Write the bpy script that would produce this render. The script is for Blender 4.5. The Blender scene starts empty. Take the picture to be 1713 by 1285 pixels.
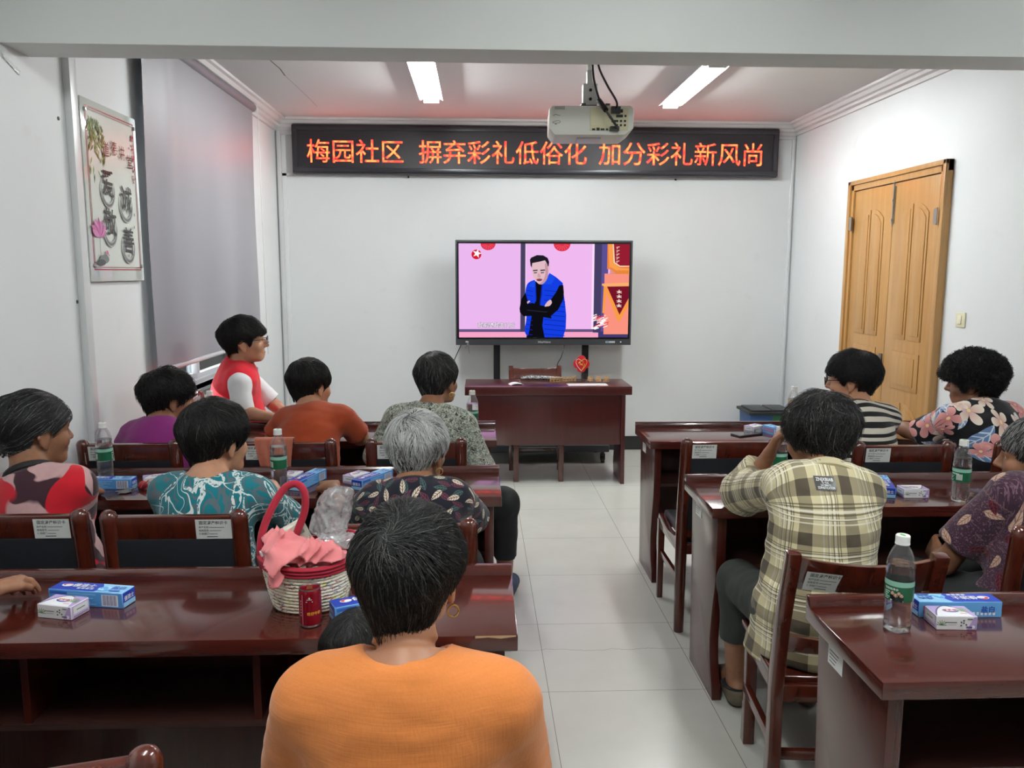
import bpy, bmesh, math, random
import numpy as np
from mathutils import Vector, Matrix

PI = math.pi
R = math.radians
SC = bpy.context.scene
COL = SC.collection
random.seed(7)
RNG = np.random.default_rng(11)

# ------------------------------------------------------------------ camera, world, exposure
def set_camera():
    cd = bpy.data.cameras.new('camera')
    cd.sensor_width = 36.0
    cd.lens = 1351.0 / 1713.0 * 36.0
    cd.clip_start = 0.02
    co = bpy.data.objects.new('camera', cd)
    COL.objects.link(co)
    yaw, pitch, roll = R(2.37), R(7.86), R(0.17)
    f = Vector((math.sin(yaw) * math.cos(pitch), math.cos(yaw) * math.cos(pitch), -math.sin(pitch)))
    r = Vector((math.cos(yaw), -math.sin(yaw), 0))
    u = r.cross(f)
    r2 = r * math.cos(roll) + u * math.sin(roll)
    u2 = -r * math.sin(roll) + u * math.cos(roll)
    m = Matrix(((r2.x, u2.x, -f.x, 0), (r2.y, u2.y, -f.y, 0), (r2.z, u2.z, -f.z, 1.59), (0, 0, 0, 1)))
    co.matrix_world = m
    SC.camera = co
set_camera()

SC.view_settings.view_transform = 'Standard'
SC.view_settings.look = 'None'
SC.view_settings.exposure = 0.0
SC.view_settings.gamma = 1.0
SC.view_settings.use_curve_mapping = False
SC.cycles.use_denoising = True
SC.cycles.max_bounces = 9
SC.cycles.transparent_max_bounces = 16
SC.cycles.caustics_reflective = False
SC.cycles.caustics_refractive = False
SC.cycles.sample_clamp_indirect = 6.0

world = bpy.data.worlds.new('daylight')
SC.world = world
world.use_nodes = True
wb = world.node_tree.nodes['Background']
wb.inputs[0].default_value = (0.86, 0.93, 1.0, 1)     # overcast daylight outside the window
wb.inputs[1].default_value = 8.0
TUBE_POWER = 168.0
LED_POWER = 8.0
SCREEN_POWER = 1.0
def set_sun():
    # daylight slanting in under the blind from the window side
    sd_ = bpy.data.lights.new('sun', 'SUN')
    sd_.energy = 14.0
    sd_.angle = R(2.0)
    sd_.color = (1.0, 0.97, 0.92)
    so_ = bpy.data.objects.new('sun', sd_)
    COL.objects.link(so_)
    so_.rotation_euler = Vector((0.84, -0.12, -0.50)).to_track_quat('-Z', 'Y').to_euler()
set_sun()

# ------------------------------------------------------------------ colour and materials
def S(r, g, b):
    def c(v):
        v = v / 255.0
        return v / 12.92 if v <= 0.04045 else ((v + 0.055) / 1.055) ** 2.4
    return (c(r), c(g), c(b), 1.0)

class NT:
    """small helper to wire shader nodes"""
    def __init__(self, name):
        self.m = bpy.data.materials.new(name)
        self.m.use_nodes = True
        self.t = self.m.node_tree
        self.b = self.t.nodes['Principled BSDF']
        self.out = self.t.nodes['Material Output']
    def n(self, typ, ins=None, **kw):
        d = self.t.nodes.new(typ)
        for k, v in kw.items():
            setattr(d, k, v)
        for k, v in (ins or {}).items():
            self.put(d, k, v)
        return d
    def put(self, d, k, v):
        s = d.inputs[k]
        if isinstance(v, bpy.types.NodeSocket):
            self.t.links.new(v, s)
        elif isinstance(v, bpy.types.Node):
            self.t.links.new(v.outputs[0], s)
        else:
            s.default_value = v
    def math(self, op, a, b=None, c=None, clamp=False):
        d = self.t.nodes.new('ShaderNodeMath')
        d.operation = op
        d.use_clamp = clamp
        for i, v in enumerate((a, b, c)):
            if v is not None:
                self.put(d, i, v)
        return d.outputs[0]
    def vmath(self, op, a, b=None):
        d = self.t.nodes.new('ShaderNodeVectorMath')
        d.operation = op
        self.put(d, 0, a)
        if b is not None:
            self.put(d, 1, b)
        return d.outputs['Value'] if op in ('LENGTH', 'DISTANCE', 'DOT_PRODUCT') else d.outputs[0]
    def mix(self, f, a, b):
        d = self.t.nodes.new('ShaderNodeMix')
        d.data_type = 'RGBA'
        self.put(d, 0, f)
        self.put(d, 6, a)
        self.put(d, 7, b)
        return d.outputs[2]
    def obj(self):
        return self.n('ShaderNodeTexCoord').outputs['Object']
    def sep(self, v):
        d = self.n('ShaderNodeSeparateXYZ', {0: v})
        return d.outputs
    def comb(self, x, y, z):
        return self.n('ShaderNodeCombineXYZ', {0: x, 1: y, 2: z}).outputs[0]
    def noise(self, v, scale, detail=2.0, rough=0.5, dist=0.0):
        d = self.n('ShaderNodeTexNoise', {'Vector': v, 'Scale': scale, 'Detail': detail, 'Roughness': rough, 'Distortion': dist})
        return d.outputs[0]
    def step(self, v, lo, hi):
        d = self.n('ShaderNodeMapRange', {0: v, 1: lo, 2: hi, 3: 0.0, 4: 1.0}, clamp=True)
        return d.outputs[0]
    def base(self, c):
        self.put(self.b, 'Base Color', c)
        return self
    def set(self, **kw):
        for k, v in kw.items():
            self.put(self.b, k.replace('_', ' '), v)
        return self
    def bump(self, h, strength=0.3, dist=0.002):
        d = self.n('ShaderNodeBump', {'Height': h, 'Strength': strength, 'Distance': dist})
        self.put(self.b, 'Normal', d.outputs[0])
        return self

def plain(name, col, rough=0.5, metal=0.0, coat=0.0, bump=0.0, bscale=200.0, **kw):
    q = NT(name).base(col).set(Roughness=rough, Metallic=metal)
    if coat:
        q.set(Coat_Weight=coat, Coat_Roughness=0.08)
    if bump:
        q.bump(q.noise(q.obj(), bscale, 3), bump, 0.002)
    if kw:
        q.set(**kw)
    return q.m

def emit(name, col, strength):
    q = NT(name)
    e = q.n('ShaderNodeEmission', {0: col, 1: strength})
    q.t.links.new(e.outputs[0], q.out.inputs[0])
    return q.m

M = {}
def mat_paint(name, col, marks=0.05):
    q = NT(name)
    o = q.obj()
    n = q.noise(o, 1.3, 4, 0.6)
    n2 = q.step(q.noise(o, 6.0, 3), 0.66, 0.8)
    c = q.mix(q.step(n, 0.3, 0.8), col, tuple(v * (1 - marks) for v in col[:3]) + (1,))
    c = q.mix(q.math('MULTIPLY', n2, 0.12), c, S(170, 165, 155))
    q.base(c).set(Roughness=0.6, Specular_IOR_Level=0.3)
    q.bump(q.noise(o, 60, 4), 0.06, 0.004)
    return q.m
M['wall'] = mat_paint('white_wall_paint', S(219, 222, 223))
M['ceil'] = mat_paint('white_ceiling_paint', S(222, 221, 221), 0.04)

def mat_floor():
    q = NT('glazed_floor_tile')
    o = q.obj()
    s = q.sep(o)
    def line(v, off):
        t = q.math('FRACT', q.math('DIVIDE', q.math('SUBTRACT', v, off - 6.0), 0.6))
        d = q.math('ABSOLUTE', q.math('SUBTRACT', t, 0.5))
        return q.math('GREATER_THAN', d, 0.4982)
    g = q.math('MAXIMUM', line(s[0], 0.264), line(s[1], 2.892))
    # a hairline crack wandering across the aisle
    w = q.math('MULTIPLY', q.math('SUBTRACT', q.noise(q.comb(s[0], 0.0, 0.0), 5.0, 5, 0.6), 0.5), 0.10)
    ck = q.math('LESS_THAN', q.math('ABSOLUTE', q.math('SUBTRACT', q.math('SUBTRACT', s[1], 3.235), w)), 0.0017)
    g = q.math('MAXIMUM', g, q.math('MULTIPLY', ck, 0.6))
    n = q.step(q.noise(o, 2.2, 5, 0.6), 0.3, 0.75)
    c = q.mix(n, S(206, 206, 198), S(194, 194, 187))
    c = q.mix(g, c, S(112, 110, 104))
    q.base(c).set(Roughness=0.25, Specular_IOR_Level=0.5)
    return q.m
M['floor'] = mat_floor()

def mat_wood(name, c1, c2, rough=0.18, coat=0.5, stretch=(1.6, 26, 26), spec=0.5):
    q = NT(name)
    o = q.vmath('MULTIPLY', q.obj(), stretch)
    n = q.noise(o, 1.6, 5, 0.6, 0.6)
    n2 = q.noise(o, 7.0, 3, 0.6)
    f = q.math('ADD', q.math('MULTIPLY', n, 0.7), q.math('MULTIPLY', n2, 0.3))
    q.base(q.mix(q.step(f, 0.32, 0.68), c1, c2))
    q.set(Roughness=rough, Coat_Weight=coat, Coat_Roughness=0.07, Specular_IOR_Level=spec)
    q.bump(n2, 0.03, 0.001)
    return q.m
M['cherry'] = mat_wood('dark_cherry_veneer', S(58, 20, 15), S(78, 29, 22))
M['cherryv'] = mat_wood('dark_cherry_veneer_upright', S(58, 21, 16), S(76, 29, 23), 0.25, 0.3, (26, 26, 1.6))
M['cherryin'] = mat_wood('raw_cherry_board', S(44, 22, 18), S(58, 29, 23), 0.5, 0.0)
M['chairwood'] = mat_wood('lacquered_chair_wood', S(60, 22, 15), S(84, 34, 22), 0.2, 0.6, (14, 14, 2.0))
M['deskwood'] = mat_wood('desk_cherry_veneer', S(60, 20, 20), S(74, 27, 26), 0.28, 0.25, (20, 20, 1.2))
M['oak'] = mat_wood('golden_oak_door', S(166, 122, 70), S(186, 145, 90), 0.35, 0.15, (18, 18, 0.8))
M['oakh'] = mat_wood('golden_oak_rail', S(166, 122, 70), S(186, 145, 90), 0.35, 0.15, (18, 0.8, 18))
M['leather'] = plain('black_leatherette', S(26, 27, 30), 0.38, bump=0.1, bscale=260)
M['fabricback'] = plain('charcoal_chair_fabric', S(19, 21, 26), 0.8, bump=0.2, bscale=600, Specular_IOR_Level=0.25)
M['white_plastic'] = plain('white_plastic', S(226, 226, 222), 0.4)
M['pvc'] = plain('white_pvc_trunking', S(206, 208, 208), 0.3)
M['black_plastic'] = plain('black_plastic', S(22, 22, 24), 0.4)
M['grey_plastic'] = plain('dark_grey_plastic', S(62, 64, 68), 0.4)
M['black_metal'] = plain('black_metal', S(26, 27, 30), 0.4, 0.3)
M['steel'] = plain('brushed_steel', S(176, 176, 172), 0.32, 1.0)
M['gold'] = plain('gold_metal', S(222, 178, 96), 0.25, 1.0)
M['dark_hole'] = plain('socket_black', S(14, 14, 15), 0.6)
M['baseboard'] = plain('black_baseboard_tile', S(30, 32, 33), 0.3)
M['alu'] = plain('white_aluminium', S(222, 226, 228), 0.35)

def mat_attr(name, rough=0.45, emission=0.0, coat=0.0):
    q = NT(name)
    a = q.n('ShaderNodeAttribute', attribute_name='Col')
    if emission:
        e = q.n('ShaderNodeEmission', {0: a.outputs[0], 1: emission})
        q.t.links.new(e.outputs[0], q.out.inputs[0])
    else:
        q.base(a.outputs[0]).set(Roughness=rough)
        if coat:
            q.set(Coat_Weight=coat)
    return q.m
M['print'] = mat_attr('printed_card', 0.4)
M['printgloss'] = mat_attr('printed_gloss', 0.22)
M['screen'] = mat_attr('lit_screen', emission=SCREEN_POWER)

def mat_glass(name, tint=(1, 1, 1, 1), rough=0.0, fres=1.45, body=0.0, cap=1.0):
    """thin clear sheet: mostly see-through with a fresnel reflection"""
    q = NT(name)
    fr = q.n('ShaderNodeFresnel', {0: fres})
    tr = q.n('ShaderNodeBsdfTransparent', {0: tint})
    gl = q.n('ShaderNodeBsdfGlossy', {0: (1, 1, 1, 1), 'Roughness': rough})
    mx = q.n('ShaderNodeMixShader', {0: q.math('MINIMUM', fr.outputs[0], cap), 1: tr.outputs[0], 2: gl.outputs[0]})
    last = mx
    if body:
        df = q.n('ShaderNodeBsdfTranslucent', {0: (0.9, 0.9, 0.92, 1)})
        d2 = q.n('ShaderNodeBsdfDiffuse', {0: (0.9, 0.9, 0.92, 1)})
        ad = q.n('ShaderNodeMixShader', {0: 0.5, 1: df.outputs[0], 2: d2.outputs[0]})
        last = q.n('ShaderNodeMixShader', {0: body, 1: mx.outputs[0], 2: ad.outputs[0]})
    q.t.links.new(last.outputs[0], q.out.inputs[0])
    return q.m
M['glass'] = mat_glass('window_glass', (0.96, 0.98, 0.98, 1))
M['pet'] = mat_glass('clear_bottle_plastic', (0.98, 0.985, 0.985, 1), 0.03, 1.5, 0.05, 0.35)
M['acrylic'] = mat_glass('clear_acrylic', (0.98, 0.98, 0.98, 1), 0.02, 1.4)
M['lens'] = mat_glass('spectacle_glass', (0.97, 0.98, 0.98, 1), 0.0, 1.4)
def mat_water():
    q = NT('drinking_water').base((1, 1, 1, 1)).set(Roughness=0.0, IOR=1.33, Transmission_Weight=1.0)
    return q.m
M['water'] = mat_water()

# ------------------------------------------------------------------ object helpers
def tag(o, label=None, cat=None, group=None, kind=None):
    if label: o['label'] = label
    if cat: o['category'] = cat
    if group: o['group'] = group
    if kind: o['kind'] = kind
    return o

def empty(name, loc=(0, 0, 0), rz=0.0):
    o = bpy.data.objects.new(name, None)
    o.empty_display_size = 0.1
    COL.objects.link(o)
    o.location = loc
    o.rotation_euler = (0, 0, rz)
    return o

def thing(name, label, cat, loc=(0, 0, 0), rz=0.0, group=None):
    return tag(empty(name, loc, rz), label, cat, group)

def link(name, me, parent=None, mats=None):
    o = bpy.data.objects.new(name, me)
    COL.objects.link(o)
    if parent: o.parent = parent
    for m in (mats or []):
        me.materials.append(m)
    return o

def copy_tree(o, parent=None):
    c = o.copy()
    COL.objects.link(c)
    c.parent = parent
    for ch in list(o.children):
        copy_tree(ch, c)
    return c

def smooth(me, angle=40):
    n = len(me.polygons)
    me.polygons.foreach_set('use_smooth', np.ones(n, dtype=bool))
    me.set_sharp_from_angle(angle=R(angle))

class MB:
    """collects closed shapes that become one mesh"""
    def __init__(self):
        self.v, self.f = [], []
    def add(self, vs, fs):
        k = len(self.v)
        self.v += [tuple(p) for p in vs]
        self.f += [tuple(i + k for i in f) for f in fs]
        return self
    def box(self, c, s, rot=None):
        hx, hy, hz = s[0] / 2, s[1] / 2, s[2] / 2
        vs = [Vector((x * hx, y * hy, z * hz)) for x in (-1, 1) for y in (-1, 1) for z in (-1, 1)]
        if rot is not None: vs = [rot @ p for p in vs]
        c = Vector(c)
        return self.add([p + c for p in vs], [(0, 1, 3, 2), (4, 6, 7, 5), (0, 4, 5, 1), (2, 3, 7, 6), (0, 2, 6, 4), (1, 5, 7, 3)])
    def span(self, a, b):
        return self.box([(a[i] + b[i]) / 2 for i in range(3)], [abs(b[i] - a[i]) for i in range(3)])
    def prism(self, poly, h, fr):
        """poly: 2d points; fr: (origin, u, v) ; extruded by h along u x v"""
        o, u, v = [Vector(q) for q in fr]
        n = u.cross(v)
        a = [o + u * p[0] + v * p[1] for p in poly]
        b = [p + n * h for p in a]
        k = len(poly)
        fs = [tuple(range(k))[::-1], tuple(range(k, 2 * k))] + [(i, (i + 1) % k, k + (i + 1) % k, k + i) for i in range(k)]
        return self.add(a + b, fs)
    def lathe(self, prof, seg=24, c=(0, 0, 0), cap=True):
        vs, fs = [], []
        k = len(prof)
        for i in range(seg):
            a = 2 * PI * i / seg
            for r, z in prof:
                vs.append((c[0] + r * math.cos(a), c[1] + r * math.sin(a), c[2] + z))
        for i in range(seg):
            j = (i + 1) % seg
            for q in range(k - 1):
                fs.append((i * k + q, j * k + q, j * k + q + 1, i * k + q + 1))
        if cap:
            fs.append(tuple(i * k for i in range(seg))[::-1])
            fs.append(tuple(i * k + k - 1 for i in range(seg)))
        return self.add(vs, fs)
    def tube(self, pts, r, seg=8, closed=False, cap=True, flat=None):
        P = [Vector(p) for p in pts]
        k = len(P)
        rr = r if isinstance(r, (list, tuple)) else [r] * k
        T = []
        for i in range(k):
            if closed: t = P[(i + 1) % k] - P[i - 1]
            else: t = P[min(i + 1, k - 1)] - P[max(i - 1, 0)]
            T.append(t.normalized() if t.length > 1e-9 else Vector((0, 0, 1)))
        ref = Vector((0, 0, 1)) if abs(T[0].z) < 0.9 else Vector((1, 0, 0))
        nrm = (ref - T[0] * ref.dot(T[0])).normalized()
        vs, fs = [], []
        for i in range(k):
            nrm = (nrm - T[i] * nrm.dot(T[i]))
            nrm = nrm.normalized() if nrm.length > 1e-6 else T[i].orthogonal().normalized()
            bi = T[i].cross(nrm)
            for s in range(seg):
                a = 2 * PI * (s + 0.5) / seg
                fx, fy = (1, 1) if flat is None else flat
                vs.append(P[i] + nrm * math.cos(a) * rr[i] * fx + bi * math.sin(a) * rr[i] * fy)
        m = k if closed else k - 1
        for i in range(m):
            j = (i + 1) % k
            for s in range(seg):
                t = (s + 1) % seg
                fs.append((i * seg + s, i * seg + t, j * seg + t, j * seg + s))
        if cap and not closed:
            fs.append(tuple(range(seg))[::-1])
            fs.append(tuple((k - 1) * seg + s for s in range(seg)))
        return self.add(vs, fs)
    def build(self, name, m, parent=None, bevel=0.0, seg=2, sm=True, ang=40):
        me = bpy.data.meshes.new(name)
        me.from_pydata([tuple(p) for p in self.v], [], self.f)
        me.validate()
        bm = bmesh.new()
        bm.from_mesh(me)
        bmesh.ops.recalc_face_normals(bm, faces=bm.faces[:])
        if bevel:
            es = [e for e in bm.edges if len(e.link_faces) == 2 and e.calc_face_angle(0) > R(30)]
            bmesh.ops.bevel(bm, geom=es, offset=bevel, segments=seg, profile=0.6, affect='EDGES', clamp_overlap=True)
        bm.to_mesh(me)
        bm.free()
        if sm: smooth(me, ang)
        return link(name, me, parent, [m] if m else None)

def curve_pts(pts, n=6, closed=False):
    """Catmull-Rom through 2d or 3d points"""
    P = [np.array(p, float) for p in pts]
    k = len(P)
    out = []
    for i in range(k if closed else k - 1):
        if closed: a, b, c, d = P[i - 1], P[i], P[(i + 1) % k], P[(i + 2) % k]
        else: a, b, c, d = P[max(i - 1, 0)], P[i], P[i + 1], P[min(i + 2, k - 1)]
        for j in range(n):
            t = j / n
            out.append(0.5 * (2 * b + (c - a) * t + (2 * a - 5 * b + 4 * c - d) * t * t + (3 * b - a - 3 * c + d) * t ** 3))
    if not closed: out.append(P[-1])
    return [tuple(p) for p in out]

# ---- text outlines, turned to polygons once
GLYPH = {}
def glyphs(txt, bold=0.0):
    key = (txt, bold)
    if key not in GLYPH:
        c = bpy.data.curves.new('txt', 'FONT')
        c.body = txt
        c.size = 1.0
        c.offset = bold
        c.resolution_u = 3
        o = bpy.data.objects.new('txt', c)
        COL.objects.link(o)
        bpy.context.view_layer.update()
        me = bpy.data.meshes.new_from_object(o.evaluated_get(bpy.context.evaluated_depsgraph_get()))
        v = [(p.co.x, p.co.y) for p in me.vertices]
        f = [tuple(p.vertices) for p in me.polygons]
        bpy.data.objects.remove(o)
        bpy.data.curves.remove(c)
        bpy.data.meshes.remove(me)
        GLYPH[key] = (v, f)
    return GLYPH[key]
TEXTS = [('固定资产标识卡', 0.02), ('资产名称', 0.01), ('规格型号', 0.01), ('使用部门', 0.01), ('管理人', 0.01), ('佳洁士', 0.03), ('盐白', 0.02), ('舒肤佳', 0.03), ('饮用纯净水', 0.01),
         ('旺仔牛奶', 0.02), ('梅园社区', 0.0), ('摒弃彩礼低俗化', 0.0), ('加分彩礼新风尚', 0.0), ('爱', 0.012), ('诚', 0.012), ('敬', 0.012), ('善', 0.012), ('道', 0.0), ('德', 0.0), ('讲', 0.0), ('堂', 0.0),
         ('我希望我走以后', 0.035), ('我希望我走以后', 0.0), ('HiteVision', 0.01), ('幸', 0.01), ('福', 0.01), ('里', 0.01), ('ZNJXBIAB', 0.02), ('O THE', 0.02), ('ULTIMATE', 0.02), ('SOPHISTICATION', 0.02),
         ('一心为民', 0.0), ('灵火大王', 0.02)]

class Print:
    """flat coloured shapes laid on a plane, all one mesh; layers stacked a fraction of a millimetre"""
    def __init__(self, o, u, v, step=0.00015):
        self.o, self.u, self.v = Vector(o), Vector(u), Vector(v)
        self.n = self.u.cross(self.v).normalized()
        self.V, self.F, self.C = [], [], []
        self.k, self.step = 1, step
    def poly(self, pts, col, up=True):
        if up: self.k += 1
        b = len(self.V)
        self.V += [self.o + self.u * p[0] + self.v * p[1] + self.n * (self.step * self.k) for p in pts]
        self.F.append(tuple(range(b, b + len(pts))))
        self.C.append(col)
        return self
    def rect(self, x0, y0, x1, y1, col, up=True):
        return self.poly([(x0, y0), (x1, y0), (x1, y1), (x0, y1)], col, up)
    def disc(self, x, y, rx, ry, col, n=20, up=True):
        return self.poly([(x + rx * math.cos(2 * PI * i / n), y + ry * math.sin(2 * PI * i / n)) for i in range(n)], col, up)
    def line(self, pts, w, col, up=True):
        if up: self.k += 1
        for a, b in zip(pts[:-1], pts[1:]):
            d = np.array(b) - np.array(a)
            L = np.hypot(*d)
            if L < 1e-9: continue
            q = np.array([-d[1], d[0]]) / L * w / 2
            e = d / L * w * 0.2
            a2, b2 = np.array(a) - e, np.array(b) + e
            self.poly([a2 - q, b2 - q, b2 + q, a2 + q], col, False)
        return self
    def text(self, txt, x, y, size, col, bold=None, sx=1.0, rot=0.0, up=True, mirror=False):
        if bold is None:
            bold = next((b for t, b in TEXTS if t == txt), 0.0)
        if up: self.k += 1
        v, f = glyphs(txt, bold)
        b = len(self.V)
        c, s = math.cos(rot), math.sin(rot)
        for p in v:
            px, py = p[0] * size * sx, p[1] * size
            qx, qy = x + px * c - py * s, y + px * s + py * c
            self.V.append(self.o + self.u * qx + self.v * qy + self.n * (self.step * self.k))
        for q in f:
            self.F.append(tuple(i + b for i in q))
            self.C.append(col)
        return self
    def build(self, name, parent=None, m='print', bend=None):
        me = bpy.data.meshes.new(name)
        V = [bend(p) if bend else p for p in self.V]
        me.from_pydata([tuple(p) for p in V], [], self.F)
        at = me.color_attributes.new('Col', 'FLOAT_COLOR', 'CORNER')
        cols = []
        for p, c in zip(me.polygons, self.C):
            cols += list(c) * len(p.vertices)
        at.data.foreach_set('color', np.array(cols, np.float32))
        me.update()
        return link(name, me, parent, [M[m] if isinstance(m, str) else m])
for _t in TEXTS: glyphs(*_t)
# ------------------------------------------------------------------ the room
XL, XR, YF, YB, ZC = -1.72, 2.77, 7.14, -2.6, 2.87
def structure(name, mb, m, bevel=0.0, parent=None, **kw):
    o = mb.build(name, m, parent, bevel, **kw)
    if parent is None: o['kind'] = 'structure'
    return o
structure('floor', MB().span((XL - .3, YB - .2, -0.1), (XR + .3, YF + .3, 0)), M['floor'])
structure('ceiling', MB().span((XL - .3, YB - .2, ZC), (XR + .3, YF + .3, ZC + .1)), M['ceil'])
structure('wall_front', MB().span((XL - .3, YF, 0), (XR + .3, YF + .2, ZC)), M['wall'])
structure('wall_back', MB().span((XL - .3, YB - .2, 0), (XR + .3, YB, ZC)), M['wall'])
structure('wall_right', MB().span((XR, YB, 0), (XR + .2, YF, ZC)), M['wall'])
WY0, WY1, WZ0, WZ1 = 4.42, 6.12, 0.875, 2.62
wl = MB()
wl.span((XL - .24, YB, 0), (XL, WY0, ZC)).span((XL - .24, WY1, 0), (XL, YF, ZC))
wl.span((XL - .24, WY0, 0), (XL, WY1, WZ0)).span((XL - .24, WY0, WZ1), (XL, WY1, ZC))
structure('wall_left', wl, M['wall'])
structure('ceiling_beam', MB().span((XL - .01, 3.112, 2.402), (XR + .01, 3.312, ZC + .01)), mat_paint('beam_paint', S(214, 215, 212)), 0.006)

# stepped plaster cornices
def cornice(name, along):
    prof = [(0, 0), (0.11, 0), (0.11, 0.018), (0.09, 0.024), (0.072, 0.045), (0.05, 0.05), (0.045, 0.068), (0.02, 0.075), (0.016, 0.098), (0, 0.1)]
    mb = MB()
    if along == 'front':
        pts = [(-p[0], -p[1]) for p in prof]
        mb.prism(pts, XR - XL, ((XL, YF, ZC), (0, 1, 0), (0, 0, 1)))
    elif along == 'left':
        pts = [(p[0], -p[1]) for p in prof]
        mb.prism(pts, -(YF - 3.312), ((XL, 3.312, ZC), (1, 0, 0), (0, 0, 1)))
    else:
        pts = [(-p[0], -p[1]) for p in prof]
        mb.prism(pts, -(YF - 3.312), ((XR, 3.312, ZC), (1, 0, 0), (0, 0, 1)))
    structure(name, mb, M['ceil'], ang=20)
cornice('trim_1', 'front'); cornice('trim_2', 'left'); cornice('trim_3', 'right')
structure('baseboard_front', MB().span((XL, YF - .012, 0), (XR, YF, 0.125)), M['baseboard'], 0.002)
structure('baseboard_right', MB().span((XR - .012, 6.0, 0), (XR, YF, 0.125)).span((XR - .012, YB, 0), (XR, 4.72, 0.125)), M['baseboard'], 0.002)
structure('baseboard_left', MB().span((XL, YB, 0), (XL + .012, YF, 0.125)), M['baseboard'], 0.002)
# pvc cable trunking
structure('trim_4', MB().span((XL, 3.56, 0.125), (XL + .03, 3.62, ZC)), M['pvc'], 0.004)
structure('trim_5', MB().span((XL + .015, YF - .025, 0.125), (XL + .05, YF, 2.77)).span((XL + .05, YF - .022, 2.74), (XR - .02, YF, 2.77)), M['pvc'], 0.003)
structure('trim_6', MB().span((XL + .05, YF - .012, 2.40), (-1.58, YF, 2.425)).span((XL + .05, YF - .012, 0.125), (XL + .09, YF, 2.74)), M['wall'], 0.002)
structure('trim_7', MB().span((XR - .045, YF - .02, 0.125), (XR - .02, YF, 2.74)), M['wall'], 0.003)

# window behind the blind
win = empty('window_1', (XL - .12, (WY0 + WY1) / 2, WZ0)); win['kind'] = 'structure'
WW, WH = WY1 - WY0, WZ1 - WZ0
f = MB()
f.span((-.04, -WW / 2, 0), (.04, WW / 2, .03)).span((-.04, -WW / 2, WH - .05), (.04, WW / 2, WH))
f.span((-.04, -WW / 2, .03), (.04, -WW / 2 + .05, WH - .05)).span((-.04, WW / 2 - .05, .03), (.04, WW / 2, WH - .05))
f.build('window_frame', M['alu'], win, 0.004)
for i, (a, b, dx) in enumerate(((-WW / 2 + .05, .03, -.015), (-.03, WW / 2 - .05, .015))):
    sf = MB()
    sf.span((dx - .014, a, .03), (dx + .014, b, .065)).span((dx - .014, a, WH - .1), (dx + .014, b, WH - .05))
    sf.span((dx - .014, a, .065), (dx + .014, a + .05, WH - .1)).span((dx - .014, b - .05, .065), (dx + .014, b, WH - .1))
    so = sf.build('sash', M['alu'], win, 0.003)
    MB().span((dx - .003, a + .05, .065), (dx + .003, b - .05, WH - .1)).build('glass_pane', M['glass'], so)
MB().span((.04, -WW / 2 - .03, -.03), (.17, WW / 2 + .03, 0)).build('window_sill', plain('dark_stone_sill', S(52, 52, 54), 0.3), win, 0.004)
MB().span((-.6, -WW / 2 - .5, .17), (-.5, WW / 2 + .5, .20)).build('outside_rail', M['steel'], win)

# ceiling lamps: batten with two bare tubes under a folded reflector
tube_m = emit('lit_tube', (0.955, 1.0, 0.99, 1), TUBE_POWER)
refl_m = plain('white_reflector', S(236, 238, 238), 0.35)
def lamp(x, y, label):
    t = thing('ceiling_light', label, 'light', (x, y, ZC), 0, 'twin tube ceiling lights')
    L = 1.22
    prof = [(-.03, 0), (.03, 0), (.036, -.026), (.084, -.054), (.082, -.058), (.03, -.034), (-.03, -.034), (-.082, -.058), (-.084, -.054), (-.036, -.026)]
    MB().prism(prof, L, ((0, L / 2, 0), (1, 0, 0), (0, 0, 1))).build('reflector', refl_m, t, 0, sm=False)
    for s in (-1, 1):
        MB().tube([(s * .036, -L / 2 + .03, -.062), (s * .036, L / 2 - .03, -.062)], .013, 12).build('tube', tube_m, t)
    for s in (-1, 1):
        MB().span((-.055, s * (L / 2 - .012) - .012, -.078), (.055, s * (L / 2 - .012) + .012, -.03)).build('end_cap', M['white_plastic'], t, .003)
lamp(-.335, 5.44, 'lit twin tube ceiling light above the left half of the red sign')
lamp(1.415, 5.53, 'lit twin tube ceiling light to the right of the projector')
lamp(-.335, .9, 'lit twin tube ceiling light over the back of the room, window side')
lamp(1.415, 1.2, 'lit twin tube ceiling light on the near side of the beam, right row')

# hairline crack across the ceiling
ck = Print((0, 0, ZC - .0005), (1, 0, 0), (0, -1, 0))
pts = [(-1.262, -5.0), (-1.268, -5.2), (-1.258, -5.42), (-1.27, -5.6), (-1.262, -5.9), (-1.255, -6.3), (-1.256, -6.6)]
ck.line(pts[:4], .008, S(60, 58, 58)).line(pts[3:], .003, S(110, 100, 100))
c_ = ck.build('trim_8'); c_['kind'] = 'structure'

# ------------------------------------------------------------------ double oak door on the right wall
door = empty('door_1', (XR, 5.355, 0)); door['kind'] = 'structure'
fr = MB()
for y0, y1, z0, z1 in ((-.63, -.56, 0, 2.255), (.56, .63, 0, 2.255), (-.63, .63, 2.185, 2.255)):
    fr.span((-.035, y0, z0), (0, y1, z1)).span((-.05, y0 + (.0 if y0 < 0 else .03), z0), (-.03, y0 + (.03 if y0 < 0 else .07), z1)) if z0 == 0 else fr.span((-.035, y0, z0), (0, y1, z1)).span((-.05, y0, 2.225), (-.03, y1, 2.255))
fr.build('door_frame', M['oak'], door, 0.004)
def arch(y0, y1, z0, z1, side):
    """narrow panel whose top rises towards the leaf's middle"""
    n = 8
    top = [(y0 + (y1 - y0) * i / n, z1 - .065 * (1 - math.sin(PI / 2 * (i / n if side > 0 else 1 - i / n))) ** 1.2) for i in range(n + 1)]
    return [(y0, z0), (y1, z0)] + top[::-1]
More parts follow.
